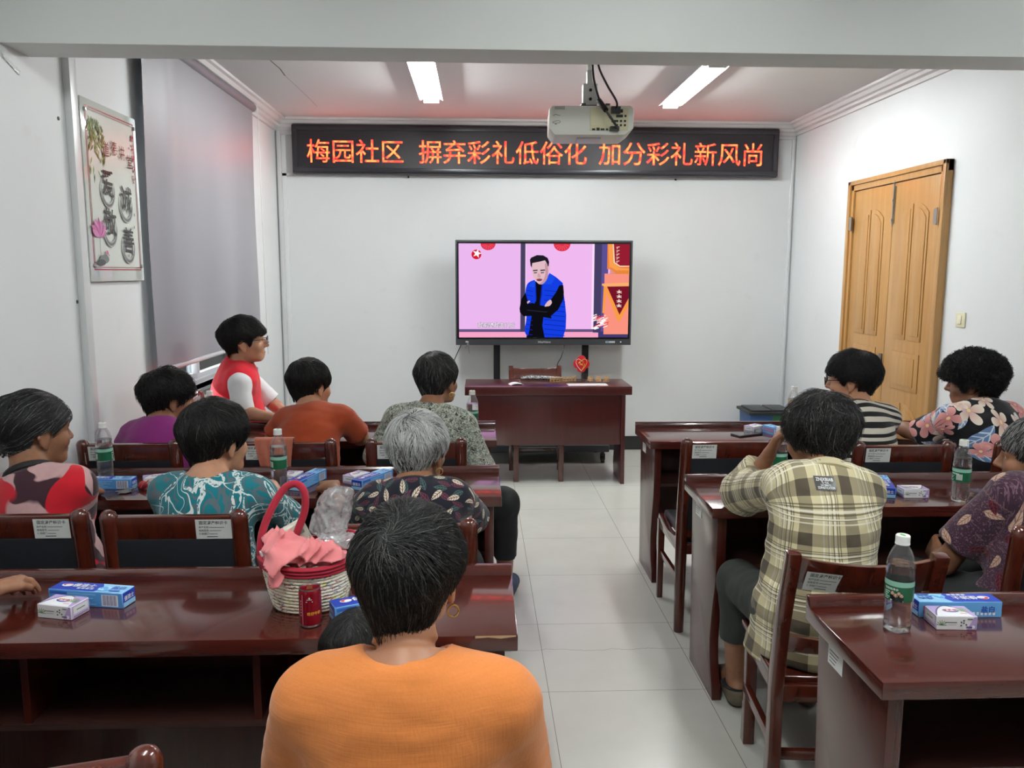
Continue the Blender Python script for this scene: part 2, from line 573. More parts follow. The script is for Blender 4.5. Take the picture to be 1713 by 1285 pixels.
for s, y0, y1 in ((0, -.555, -.003), (1, .003, .555)):
    leaf = MB().span((-.022, y0, .01), (0, y1, 2.18)).build('door_leaf', M['oak'], door, 0.003)
    mid = (y0 + y1) / 2
    def panel(poly, m='oak'):
        cy = sum(p[0] for p in poly) / len(poly); cz = sum(p[1] for p in poly) / len(poly)
        g = MB().prism([(-p[0], p[1]) for p in poly], .006, ((-.022, 0, 0), (0, -1, 0), (0, 0, 1)))
        q = [(cy + (p[0] - cy) * .72, cz + (p[1] - cz) * (1 - .032 / max(.1, abs(p[1] - cz)) if True else 1)) for p in poly]
        g.prism([(-p[0], p[1]) for p in q], .005, ((-.028, 0, 0), (0, -1, 0), (0, 0, 1)))
        g.build('raised_panel', M[m], leaf, 0.003, 2)
    for a, b, sd in ((mid - .165, mid - .02, 1), (mid + .02, mid + .165, -1)):
        panel(arch(a, b, 1.165, 2.03, sd))
        panel(arch(a, b, .16, .755, sd))
    panel([(mid - .165, .84), (mid + .165, .84), (mid + .165, 1.085), (mid - .165, 1.085)], 'oak')
for y, z in ((-.558, 1.93), (.558, 1.95), (-.558, .4), (.558, .4)):
    MB().tube([(-.045, y, z - .05), (-.045, y, z + .05)], .007, 8).span((-.052, y - .018, z - .045), (-.048, y + .018, z + .045)).build('hinge', M['steel'], door)
hd = MB().span((-.034, .012, .835), (-.022, .052, 1.05)).build('lock_plate', plain('aged_lock_plate', S(120, 118, 114), .35, .9), door, .004)
MB().tube([(-.034, .032, .99), (-.075, .032, .99), (-.08, .06, .99), (-.08, .14, .988)], .009, 10).build('lever', M['steel'], hd)
MB().tube([(-.034, .032, .915), (-.055, .032, .915)], .012, 10).build('keyhole', M['steel'], hd)
b_ = MB().span((-.03, -.028, 1.92), (-.022, -.006, 2.16)).tube([(-.034, -.017, 1.9), (-.034, -.017, 2.2)], .005, 8).span((-.044, -.025, 2.06), (-.03, -.009, 2.075)).span((-.044, -.025, 1.93), (-.03, -.009, 1.95))
b_.build('bolt', M['steel'], door, 0)

sw = thing('light_switch', 'cream rocker light switch on the wall beside the oak door', 'switch', (XR, 4.535, 1.285))
MB().span((-.009, -.043, 0), (0, .043, .086)).build('plate', plain('cream_plastic', S(216, 212, 180), .35), sw, .004)
MB().box((-.0115, .002, .043), (.006, .036, .05), Matrix.Rotation(R(4), 3, 'Y')).build('rocker', plain('cream_rocker', S(226, 222, 196), .35), sw, .002)

# ------------------------------------------------------------------ led sign
led = thing('led_sign', 'long black led sign with red scrolling characters above the television', 'sign', (.51, YF, 2.412))
w, h_ = 4.15, .405
MB().span((-w / 2, -.085, 0), (w / 2, 0, h_)).build('case', plain('black_sign_case', S(34, 33, 38), .35), led, .012)
fb = MB()
fb.span((-w / 2 + .015, -.096, .015), (w / 2 - .015, -.084, .05)).span((-w / 2 + .015, -.096, h_ - .05), (w / 2 - .015, -.084, h_ - .015))
fb.span((-w / 2 + .015, -.096, .05), (-w / 2 + .05, -.084, h_ - .05)).span((w / 2 - .05, -.096, .05), (w / 2 - .015, -.084, h_ - .05))
fb.build('bezel', plain('black_sign_bezel', S(44, 44, 50), .3), led, .004)
MB().span((-w / 2 + .05, -.087, .05), (w / 2 - .05, -.08, h_ - .05)).build('display_panel', plain('dark_led_panel', S(32, 29, 35), .45), led)
def mat_led():
    q = NT('red_led')
    o = q.obj()
    n = q.noise(o, 26.0, 2, 0.5)
    c = q.mix(q.step(n, .42, .62), (1.0, 0.018, 0.012, 1), (1.0, 0.085, 0.02, 1))
    e = q.n('ShaderNodeEmission', {0: c, 1: LED_POWER})
    q.t.links.new(e.outputs[0], q.out.inputs[0])
    return q.m
led_m = mat_led()
for txt, x in (('梅园社区', -1.445), ('摒弃彩礼低俗化', -.508), ('加分彩礼新风尚', 1.022)):
    pr = Print((0, 0, 0), (1, 0, 0), (0, 0, 1))
    pr.text(txt, x - .51, .108, .2055, (1, 0, 0, 1), up=False)
    me = bpy.data.meshes.new('lit_lettering'); me.from_pydata([(p.x, -.0885, p.z) for p in pr.V], [], pr.F)
    o = link('lit_lettering', me, led, [led_m])
    o['label'] = 'glowing red characters'

# ------------------------------------------------------------------ roller blind
bl = thing('roller_blind', 'large grey roller blind pulled down over the window', 'blind', (XL + .055, 5.245, 1.06))
ny, nz = 60, 24
V, F = [], []
for side in (0, 1):
    for j in range(nz + 1):
        for i in range(ny + 1):
            y = -1.0 + 2.0 * i / ny; z = .02 + 1.70 * j / nz
            tt = j / nz
            wv = .006 * math.sin(y * 9 + .6) * (1 - tt) + .010 * math.sin(z * 1.7 + y * 2.6) * math.sin(PI * tt) + .012 * math.exp(-((y + .72) / .10) ** 2) * tt
            V.append((wv + (.0012 if side else 0), y, z))
n1 = (ny + 1) * (nz + 1)
for side in (0, 1):
    for j in range(nz):
        for i in range(ny):
            a = side * n1 + j * (ny + 1) + i
            F.append((a, a + 1, a + ny + 2, a + ny + 1) if side else (a, a + ny + 1, a + ny + 2, a + 1))
def mat_blind():
    q = NT('grey_blind_fabric')
    d = q.n('ShaderNodeBsdfDiffuse', {0: S(132, 132, 138)})
    t = q.n('ShaderNodeBsdfTranslucent', {0: S(110, 110, 116)})
    mx = q.n('ShaderNodeMixShader', {0: .03, 1: d.outputs[0], 2: t.outputs[0]})
    g = q.n('ShaderNodeBsdfGlossy', {0: (1, 1, 1, 1), 'Roughness': .42})
    fr_ = q.n('ShaderNodeFresnel', {0: 1.35})
    m2 = q.n('ShaderNodeMixShader', {0: fr_.outputs[0], 1: mx.outputs[0], 2: g.outputs[0]})
    q.t.links.new(m2.outputs[0], q.out.inputs[0])
    return q.m
me = bpy.data.meshes.new('fabric'); me.from_pydata(V, [], F); smooth(me)
link('fabric', me, bl, [mat_blind()])
MB().tube([(.0, -1.02, 1.73), (.0, 1.02, 1.73)], .028, 14).build('roller', plain('grey_roller', S(120, 118, 126), .4), bl)
MB().tube([(.0, -1.005, .012), (.0, 1.005, .012)], .014, 10).build('bottom_bar', plain('grey_bar', S(186, 186, 190), .35), bl)
for s in (-1, 1):
    MB().span((-.035, s * 1.03 - .008, 1.70), (.03, s * 1.03 + .008, 1.76)).build('bracket', M['white_plastic'], bl, .003)
MB().tube([(.03, 1.045, 1.72), (.032, 1.05, .9), (.034, 1.05, .0), (.034, 1.06, -.1), (.03, 1.065, .0), (.03, 1.06, .9), (.028, 1.055, 1.72)], .0028, 6).build('bead_chain', M['white_plastic'], bl)

# ------------------------------------------------------------------ glass wall board
bd = thing('wall_board', 'glass wall board with ink characters, bamboo and lotus beside the blind', 'board', (XL, 3.935, 1.545))
bw, bh = .56, .79
MB().span((.014, -bw / 2, 0), (.02, bw / 2, bh)).build('glass_sheet', plain('pale_green_glass', S(198, 204, 196), .06, coat=.8), bd, .001)
for y in (-1, 1):
    for z in (.07, bh - .05):
        pin = MB().lathe([(.009, 0), (.009, .026), (.006, .029), (0.0005, .029)], 12).build('standoff_pin', M['steel'], bd)
        pin.rotation_euler = (0, PI / 2, 0); pin.location = (0, y * (bw / 2 - .03), z)
p = Print((.0205, -bw / 2, 0), (0, 1, 0), (0, 0, 1), .00004)
red = S(150, 62, 58)
for m_, t_ in ((.03, .006), (.042, .0025)):
    for a in ((m_, m_ + .02, bw - m_, m_ + .02 + t_), (m_, bh - m_ - t_, bw - m_, bh - m_), (m_, m_ + .02, m_ + t_, bh - m_), (bw - m_ - t_, m_ + .02, bw - m_, bh - m_)):
        p.rect(*a, red)
p.rect(.046, .066, bw - .046, bh - .05, S(206, 211, 203))
rr = random.Random(3)
for i in range(110):       # bamboo leaves
    x = .05 + abs(rr.gauss(0, .075)); y = bh - .06 - abs(rr.gauss(0, .10)) - .2 * max(0, x - .1)
    a = rr.uniform(-2.6, -.6); L = rr.uniform(.03, .06); w_ = L * .13
    c = rr.choice([S(84, 118, 60), S(110, 142, 78), S(64, 96, 52), S(142, 166, 108)])
    dx, dy = math.cos(a), math.sin(a)
    p.poly([(x, y), (x + dx * L * .4 - dy * w_, y + dy * L * .4 + dx * w_), (x + dx * L, y + dy * L), (x + dx * L * .4 + dy * w_, y + dy * L * .4 - dx * w_)], c)
for i in range(36):        # blossom branch
    x = bw - .05 - abs(rr.gauss(0, .022)); y = bh - .09 - rr.random() * .24
    p.disc(x, y, .006, .006, rr.choice([S(176, 96, 110), S(150, 60, 80), S(110, 80, 80)]), 7)
for ch, x, y, sz in (('道', .17, .57, .07), ('德', .25, .585, .07), ('讲', .335, .575, .07), ('堂', .42, .545, .07)):
    p.text(ch, x, y, sz, S(70, 66, 64))
def ring(x, y, rx, ry, w_, a0, a1, col):
    pts = []
    n = 26
    for i in range(n + 1):
        a = a0 + (a1 - a0) * i / n
        k = w_ * (.25 + .75 * math.sin(PI * i / n))
        pts.append((x + (rx + k) * math.cos(a), y + (ry + k) * math.sin(a)))
    for i in range(n, -1, -1):
        a = a0 + (a1 - a0) * i / n
        k = w_ * (.25 + .75 * math.sin(PI * i / n))
        pts.append((x + (rx - k) * math.cos(a), y + (ry - k) * math.sin(a)))
    p.poly(pts, col)
for ch, x, y in (('爱', .20, .44), ('诚', .385, .385), ('敬', .20, .265), ('善', .385, .19)):
    ring(x, y - .025, .064, .072, .012, R(150), R(390), S(168, 170, 166))
    ring(x, y - .025, .064, .072, .006, R(165), R(370), S(104, 104, 102))
    p.text(ch, x - .062, y - .04, .128, S(40, 37, 36), rot=-.06)
for x, y in ((.47, .32), (.40, .33), (.43, .14), (.38, .12), (.35, .1), (.46, .26)):
    p.disc(x, y, .006, .008, S(120, 122, 120), 8)
for i in range(11):        # lotus
    a = R(20 + i * 14); L = .085 if i % 2 else .07
    dx, dy = math.cos(a), math.sin(a)
    p.poly(curve_pts([(.085, .2), (.085 + dx * L * .5 - dy * .015, .2 + dy * L * .5 + dx * .015), (.085 + dx * L, .2 + dy * L), (.085 + dx * L * .5 + dy * .015, .2 + dy * L * .5 - dx * .015)], 3, True), [S(186, 96, 150), S(206, 130, 176), S(166, 70, 128)][i % 3])
p.k += 1
p.line([(.085, .2), (.083, .14), (.09, .085)], .004, S(110, 120, 110)).disc(.12, .1, .045, .02, S(110, 118, 112)).disc(.09, .085, .04, .014, S(70, 78, 74)).disc(.15, .13, .012, .01, S(196, 110, 150)).line([(.15, .13), (.17, .115)], .004, S(150, 60, 80))
p.build('print', bd, 'printgloss')

# ------------------------------------------------------------------ projector on its pole
PX, PY = .515, 3.86
pm = thing('projector_mount', 'white ceiling pole and bracket holding the projector', 'mount', (PX, PY, ZC))
MB().lathe([(.05, -.012), (.05, 0)], 20).build('ceiling_plate', M['white_plastic'], pm)
MB().tube([(0, 0, -.01), (0, 0, -.38)], .014, 12).build('pole', M['white_plastic'], pm)
MB().span((-.016, -.02, -.46), (.016, .02, -.36)).build('collar', plain('grey_white_metal', S(190, 190, 188), .4), pm, .003)
bk = MB().span((-.034, -.025, -.515), (.034, .025, -.42)).build('bracket', plain('grey_white_metal', S(186, 186, 184), .4), pm, .004)
for z in (-.45, -.49):
    MB().tube([(0, -.03, z), (0, -.024, z)], .007, 10).build('bolt', M['dark_hole'], bk)
ar = MB().span((-.14, -.012, -.535), (.14, .012, -.528)).span((-.05, -.1, -.53), (-.03, .1, -.523)).span((.06, -.1, -.53), (.08, .1, -.523)).span((-.03, -.02, -.53), (.03, .02, -.51))
ar.build('arm', M['grey_plastic'], pm)
pj = thing('projector', 'white projector hanging from the ceiling pole, its socket panel facing back', 'projector', (PX, PY, ZC - .665), R(-3))
case_m = plain('ivory_projector_plastic', S(206, 206, 196), .45)
prof = [(-.19, .03), (-.165, 0), (.15, 0), (.19, .03), (.19, .115), (.175, .128), (-.175, .128), (-.19, .115)]
MB().prism(prof, -.26, ((0, -.12, 0), (1, 0, 0), (0, 0, 1))).build('case', case_m, pj, .006)
MB().span((-.165, -.1245, .112), (-.12, -.119, .124)).build('latch', plain('grey_latch', S(150, 150, 144), .5), pj)
MB().span((-.006, -.1232, .02), (.165, -.119, .117)).build('socket_panel', plain('cream_socket_panel', S(200, 194, 160), .5), pj, .001)
MB().span((-.004, -.126, .04), (.055, -.122, .115)).build('cover', plain('cream_cover', S(206, 200, 168), .5), pj, .004)
for x, z, a, b in ((.01, .024, .014, .008), (.03, .025, .014, .012), (.05, .024, .018, .008), (.07, .024, .01, .008), (.125, .104, .03, .014), (.125, .082, .03, .012), (.1, .06, .02, .01), (.083, .078, .009, .009), (.152, .082, .009, .009)):
    MB().span((x - a / 2, -.1255, z - b / 2), (x + a / 2, -.1225, z + b / 2)).build('socket', M['dark_hole'], pj)
for x in (.115, .132, .15):
    for z in (.042, .06):
        MB().tube([(x, -.1262, z), (x, -.1225, z)], .0052, 10).build('socket', M['dark_hole'], pj)
pp = Print((0, -.1201, 0), (1, 0, 0), (0, 0, 1))
pp2 = Print((0, -.1201, 0), (1, 0, 0), (0, 0, 1)); pp2.line([(-.172, .085), (-.16, .09), (-.15, .086), (-.14, .085)], .002, S(70, 70, 70)); pp2.build('logo', pj)
pp.line(curve_pts([(-.175, .055), (-.165, .06), (-.145, .062), (-.14, .056), (-.15, .052), (-.175, .053)], 4), .002, S(70, 70, 70)).rect(-.165, .046, -.155, .049, S(60, 60, 60))
pp.build('logo', pj)
lr = MB().lathe([(.04, 0), (.045, .02), (.03, .025)], 20).build('lens_ring', M['grey_plastic'], pj)
lr.rotation_euler = (-PI / 2, 0, 0); lr.location = (-.09, .14, .06)
MB().span((-.06, -.05, -.006), (.05, .1, 0)).build('filter_cover', plain('lilac_white_plastic', S(196, 190, 200), .5), pj, .003)
Zp = ZC - .665
cb = MB()
cb.tube(curve_pts([(PX + .026, PY - .022, ZC - .014), (PX + .026, PY - .024, ZC - .25), (PX + .032, PY - .05, ZC - .35), (PX + .06, PY - .13, ZC - .45), (PX + .098, PY - .17, ZC - .53), (PX + .1, PY - .14, Zp + .112), (PX + .1, PY - .123, Zp + .105)], 8), .005, 8)
cb.span((PX + .08, PY - .15, Zp + .092), (PX + .12, PY - .125, Zp + .12))
tag(cb.build('power_cable', M['black_plastic'], None, .001), 'black power cable looping from the pole to the projector socket', 'cable')
cb = MB()
pth = curve_pts([(PX + .006, PY - .024, ZC - .014), (PX + .006, PY - .026, ZC - .25), (PX + .008, PY - .06, ZC - .4), (PX + .03, PY - .14, ZC - .53), (PX + .045, PY - .17, ZC - .56), (PX + .09, PY - .18, Zp + .04), (PX + .112, PY - .145, Zp + .024)], 8)
cb.tube(pth, .0055, 8).tube([(PX + .025, PY - .125, ZC - .515), (PX + .05, PY - .178, ZC - .568)], [.012, .012], 10)
cb.span((PX + .075, PY - .155, Zp + .015), (PX + .115, PY - .126, Zp + .034))
tag(cb.build('video_cable', M['black_plastic'], None, .001), 'black video cable with a ferrite bead plugged low into the projector', 'cable')

# small marks on the walls
tp = thing('tape_strip', 'crinkled clear tape strip stuck high on the left wall under the beam', 'tape', (XL, 3.18, 2.345))
V, Fc = [], []
for i in range(13):
    for j in range(4):
        V.append((.004 + .003 * math.sin(i * 2.3 + j * 1.7), -.055 + .009 * i, .012 - .0035 * i + .006 * j))
for i in range(12):
    for j in range(3):
        a = i * 4 + j; Fc.append((a, a + 4, a + 5, a + 1))
mb = MB(); mb.add(V, Fc); mb.build('tape_film', plain('crinkled_tape', S(222, 226, 226), .12), tp, ang=10)
for x, z, lab in ((-.60, 2.40, 'small dark hook in the wall under the left part of the led sign'), (1.71, 2.395, 'small dark hook in the wall under the right part of the led sign')):
    hk = thing('wall_hook', lab, 'hook', (x, YF, z), 0, 'hooks under the sign')
    MB().tube([(0, 0, 0), (0, -.014, 0), (.004, -.02, -.006)], .007, 8).build('hook', M['black_metal'], hk)
for y, z, lab in ((3.50, 2.21, 'upper dark screw hole in the left wall beside the trunking'), (3.55, 1.46, 'lower dark screw hole in the left wall beside the trunking')):
    MB().tube([(XL + .0005, y, z), (XL + .003, y, z)], .008, 8).build('wall_plug', plain('brown_plug', S(74, 66, 58), .7), None)
    tag(bpy.data.objects[[o.name for o in COL.objects if o.name.startswith('wall_plug')][-1]], lab, 'plug')
# ------------------------------------------------------------------ television on a wheeled stand
TX, TY = .553, 6.85
tv = thing('television', 'large flat television showing a man in a blue vest against pink', 'television', (TX, TY, .978))
tw, th_ = 1.495, .882
tf = MB()
tf.span((-tw / 2, 0, 0), (tw / 2, .05, th_)).span((-tw / 2 + .2, .05, .12), (tw / 2 - .2, .085, th_ - .15))
tf.build('case', plain('tv_case', S(58, 60, 64), .35), tv, .004)
MB().span((-tw / 2 + .014, -.002, .052), (tw / 2 - .014, .004, th_ - .014)).build('bezel', plain('black_bezel', S(12, 12, 13), .2), tv)
sx0, sx1, sz0, sz1 = -tw / 2 + .028, tw / 2 - .028, .066, th_ - .03
P_ = Print((sx0, -.0022, sz0), (1, 0, 0), (0, 0, 1), .00002)
KX, KY = (sx1 - sx0) / 1422.0, (sz1 - sz0) / 807.0
def q_(pts): return [((x - 130) * KX, (932 - y) * KY) for x, y in pts]
def PG(pts, col, sm=False, up=True):
    pts = [(min(max(x, 130), 1552), min(max(y, 125), 932)) for x, y in (curve_pts(pts, 5, True) if sm else pts)]
    P_.poly(q_(pts), col, up)
def BX(x0, y0, x1, y1, col): PG([(x0, y0), (x1, y0), (x1, y1), (x0, y1)], col)
pink, dark = S(236, 184, 240), S(70, 62, 100)
BX(130, 125, 1552, 932, pink)
BX(700, 125, 1255, 860, S(240, 186, 240))
BX(130, 860, 1310, 885, S(104, 84, 128)); BX(130, 885, 1310, 932, S(246, 164, 200))
BX(643, 125, 683, 880, S(72, 66, 96)); BX(683, 125, 690, 860, S(250, 214, 250))
BX(1255, 125, 1320, 890, dark); BX(1240, 125, 1258, 860, S(250, 220, 250)); BX(1320, 125, 1375, 905, S(92, 80, 148)); BX(1300, 880, 1552, 932, S(66, 58, 112))
PG([(1366, 125), (1552, 125), (1552, 350), (1366, 340)], S(240, 130, 70)); BX(1345, 378, 1552, 905, S(250, 148, 128))
PG([(1372, 125), (1420, 125), (1430, 290), (1470, 330), (1552, 335), (1552, 385), (1440, 380), (1385, 330)], S(250, 160, 80))
PG([(1408, 125), (1552, 125), (1552, 318), (1470, 320), (1420, 285)], S(246, 214, 180)); PG([(1418, 125), (1552, 125), (1552, 310), (1474, 310), (1430, 280)], S(150, 30, 50))
for i in range(26): PG([(1392 + i * 6, 322 + min(i, 8) * 3.5), (1396 + i * 6, 322 + min(i, 8) * 3.5), (1394 + i * 6, 382), (1390 + i * 6, 380)], S(222, 120, 50), up=(i == 0))
PG([(1325, 465), (1552, 456), (1552, 486), (1345, 490), (1325, 480)], S(250, 176, 110))
PG([(1340, 490), (1375, 490), (1480, 730), (1552, 600), (1552, 660), (1475, 800), (1455, 770), (1365, 540), (1350, 720), (1332, 720)], S(250, 156, 70))
PG([(1368, 490), (1552, 486), (1552, 590), (1478, 735)], S(120, 20, 40))
for i in range(4):
    x, y = 1452, 545 + i * 40
    PG([(x - 2, y - 16), (x + 40, y - 16), (x + 40, y - 11), (x - 2, y - 11)], S(250, 226, 216))
    PG([(x + 16, y - 28), (x + 22, y - 28), (x + 24, y + 2), (x + 14, y + 2)], S(250, 226, 216))
    PG([(x, y), (x + 14, y - 10), (x + 20, y - 8), (x + 4, y + 4)], S(250, 226, 216))
    PG([(x + 24, y - 10), (x + 42, y), (x + 36, y + 4), (x + 20, y - 6)], S(250, 226, 216))
for i in range(5):
    PG([(1440, 150 + i * 30), (1468, 146 + i * 30), (1466, 152 + i * 30), (1440, 156 + i * 30)], S(246, 214, 200), up=(i == 0))
    PG([(1450, 158 + i * 30), (1456, 158 + i * 30), (1446, 168 + i * 30), (1440, 166 + i * 30)], S(246, 214, 200))
def lant(x, y, r_):
    PG([(x + r_ * math.cos(a * PI / 16), y + r_ * .92 * math.sin(a * PI / 16)) for a in range(17)], S(224, 50, 76))
    for k in range(7):
        a = .3 + k * .4
        PG([(x + r_ * .3 * math.cos(a), y + r_ * .3 * math.sin(a)), (x + r_ * .85 * math.cos(a + .1), y + r_ * .78 * math.sin(a + .1)), (x + r_ * .85 * math.cos(a), y + r_ * .8 * math.sin(a)), (x + r_ * .3 * math.cos(a - .15), y + r_ * .3 * math.sin(a - .15))], S(240, 96, 110), up=True)
lant(373, 125, 62); lant(986, 125, 70)
PG([(277 + 41 * math.cos(a * PI / 14), 218 + 41 * math.sin(a * PI / 14)) for a in range(28)], S(214, 26, 44))
st = []
for a in range(10):
    rr_ = 40 if a % 2 == 0 else 16
    st.append((282 + rr_ * math.cos(-PI / 2 + a * PI / 5 + .25), 210 + rr_ * math.sin(-PI / 2 + a * PI / 5 + .25)))
PG(st, S(250, 250, 255))
# the man: trousers, jumper, vest, arms, head
blk, blue, blue2 = S(14, 13, 20), S(20, 62, 226), S(12, 40, 170)
PG([(764, 448), (880, 440), (900, 932), (695, 932), (700, 760)], blk)
PG([(742, 440), (768, 452), (775, 600), (760, 640), (735, 760), (712, 905), (690, 905), (680, 860), (694, 760), (690, 620), (684, 540), (700, 470)], blue, True)
PG([(884, 374), (940, 410), (996, 460), (1006, 560), (1018, 640), (1028, 740), (1026, 850), (1004, 932), (848, 932), (828, 830), (838, 740), (806, 650), (822, 560), (824, 470), (850, 440)], blue, False)
for y in range(520, 930, 42):
    xe = 1000 if y < 600 else 1018
    PG([(845, y), (xe, y + 18), (xe, y + 24), (845, y + 6)], blue2)
    PG([(692, y), (745, y + 10), (745, y + 15), (692, y + 5)], blue2)
PG([(884, 374), (930, 420), (900, 470), (850, 470), (825, 468), (850, 440)], S(26, 78, 236)); PG([(742, 440), (768, 452), (760, 500), (715, 490)], S(26, 78, 236))
PG([(820, 470), (828, 470), (810, 650), (804, 640)], blue2); PG([(765, 455), (770, 455), (778, 600), (770, 610)], blue2)
PG([(968, 480), (1000, 478), (1006, 540), (1002, 600), (960, 690), (900, 745), (905, 768), (840, 756), (730, 745), (670, 748), (640, 715), (636, 680), (650, 600), (684, 545), (700, 600), (705, 640), (740, 632), (820, 655), (860, 660), (900, 600), (940, 540)], blk)
PG([(845, 660), (870, 620), (896, 606), (906, 630), (890, 655), (868, 662)], S(226, 186, 190), True); PG([(698, 622), (716, 612), (726, 618), (702, 640)], S(226, 186, 190))
PG([(700, 690), (860, 706), (880, 700), (860, 716), (700, 700)], S(34, 34, 46))
skin = S(226, 188, 196)
PG([(735, 330), (740, 260), (790, 236), (850, 250), (872, 300), (886, 310), (886, 345), (876, 362), (866, 420), (836, 464), (806, 472), (780, 455), (752, 410), (742, 370)], skin, True)
PG([(720, 262), (730, 244), (778, 222), (830, 224), (868, 246), (880, 280), (876, 318), (866, 316), (860, 290), (846, 266), (800, 278), (740, 290), (736, 330), (726, 312)], S(30, 27, 38), False)
PG([(845, 300), (866, 300), (872, 400), (840, 460), (800, 470), (830, 440), (850, 380)], S(198, 150, 166), True)
for a in ([(745, 350), (785, 346), (785, 356), (748, 360)], [(806, 348), (846, 344), (848, 354), (808, 358)]): PG(a, S(40, 30, 40))
for a in ([(752, 370), (782, 368), (780, 376), (754, 378)], [(810, 370), (840, 366), (838, 374), (812, 378)]): PG(a, S(66, 44, 56))
PG([(790, 378), (800, 380), (812, 408), (800, 414), (784, 408)], S(206, 160, 172), True); PG([(776, 428), (800, 422), (824, 428), (818, 442), (796, 446), (780, 440)], S(150, 84, 100), True); PG([(784, 434), (816, 432), (812, 438), (788, 440)], S(70, 36, 48))
# show title bubble at lower right of the picture
rr = random.Random(5)
for i in range(60):
    x, y = rr.gauss(1310, 34), rr.gauss(795, 34)
    if not (1236 < x < 1388 and 722 < y < 856): continue
    PG([(x - 20, y + 7), (x + 18, y - 9), (x + 20, y - 2), (x - 18, y + 12)], rr.choice([S(255, 250, 250), S(255, 240, 244), S(240, 70, 90), S(255, 255, 255)]), up=True)
for k_, c_ in ((.038, S(40, 40, 60)), (0.0, S(255, 255, 255))):
    P_.text('我希望我走以后', (284 - 130) * KX, (932 - 843) * KY, .0455, c_, bold=.035 if k_ else 0.0)
scr = P_.build('lit_screen', tv, 'screen')
scr['label'] = 'picture of a standing man in a blue vest'
lg = Print((0, -.0005, .0), (1, 0, 0), (0, 0, 1))
lg.text('HiteVision', -.05, .018, .026, S(200, 200, 204)).rect(.53, .018, .61, .034, S(190, 196, 196)).rect(.535, .02, .56, .032, S(90, 150, 170)).disc(.66, .026, .006, .006, S(240, 240, 245)).rect(-.665, .022, -.64, .034, S(180, 180, 180))
lg.build('front_markings', tv)

ky = MB()
kx, kz = TX - .645, .978 + .012
ky.tube([(kx + .008 * math.cos(a), TY - .012, kz + .008 * math.sin(a)) for a in np.linspace(0, 2 * PI, 14)[:-1]], .0012, 5, closed=True)
ky.tube([(kx, TY - .006, kz + .006), (kx, TY - .012, kz - .008)], .003, 6)
ky.tube([(kx - .004, TY - .012, kz - .006), (kx - .02, TY - .012, kz - .035)], .004, 6, flat=(1, .3)).tube([(kx + .002, TY - .012, kz - .008), (kx + .012, TY - .012, kz - .085)], .003, 6, flat=(1, .3))
tag(ky.build('hanging_keys', M['steel'], None), 'small bunch of keys hanging from the lower left edge of the television', 'keys')

sd = thing('television_stand', 'black wheeled stand holding up the television behind the desk', 'stand', (TX - .012, TY + .055, 0))
for s in (-1, 1):
    MB().span((s * .385 - .028, .055, .16), (s * .385 + .028, .1, 1.6)).build('post', M['black_metal'], sd, .004)
MB().span((-.42, .05, 1.2), (.42, .055, 1.26)).span((-.42, .05, 1.48), (.42, .055, 1.54)).build('bracket', M['black_metal'], sd)
MB().span((-.5, -.32, .10), (.55, .16, .16)).build('base', plain('black_stand_base', S(46, 50, 56), .35, .1), sd, .012)
MB().span((.02, -.12, .16), (.34, .1, .19)).span((.36, -.1, .16), (.44, .0, .24)).build('equipment_tray', M['black_plastic'], sd, .004)
for x in (-.46, .5):
    for y in (-.27, .12):
        c = MB().tube([(x, y, .10), (x, y, .06)], .014, 8).tube([(x - .013, y, .03), (x + .013, y, .03)], .03, 14).span((x - .02, y - .012, .03), (x + .02, y + .012, .08))
        c.build('caster', M['black_plastic'], sd)
tag(MB().tube(curve_pts([(TX - .7, TY + .03, .985), (TX - .76, TY + .08, .85), (TX - .86, TY + .2, .6), (TX - .9, TY + .25, .2), (TX - .9, TY + .25, .012)], 6), .004, 6).build('power_cable', M['black_plastic'], None), 'thin black cable running down from the left edge of the television', 'cable')
tag(MB().tube(curve_pts([(TX + .18, TY + .03, .985), (TX + .15, TY - .02, .88), (TX + .11, TY - .02, .78), (TX + .1, TY - .06, .5), (TX + .12, TY - .1, .18)], 6), .0045, 6).build('signal_cable', M['black_plastic'], None), 'thin black cable hanging below the middle of the television', 'cable')

# ------------------------------------------------------------------ speaker's desk
dk = thing('speaker_desk', 'dark cherry desk with full front panel standing below the television', 'desk', (.52, 5.93, 0))
MB().span((-.625, -.005, .685), (.625, .44, .75)).build('desk_top', M['deskwood'], dk, .006)
MB().span((-.56, .03, .30), (.56, .048, .685)).build('front_panel', M['deskwood'], dk, .002)
for s in (-1, 1):
    pf = [(.0, 0), (.33, 0), (.35, .1), (.33, .2), (.36, .34), (.40, .685), (.012, .685), (.012, .3)]
    MB().prism(pf, .03, ((s * .565 - .015, 0, 0), (0, 1, 0), (0, 0, 1))).build('side_panel', M['deskwood'], dk, .004)
MB().span((-.55, .06, .5), (.55, .36, .515)).build('shelf', M['cherryin'], dk)

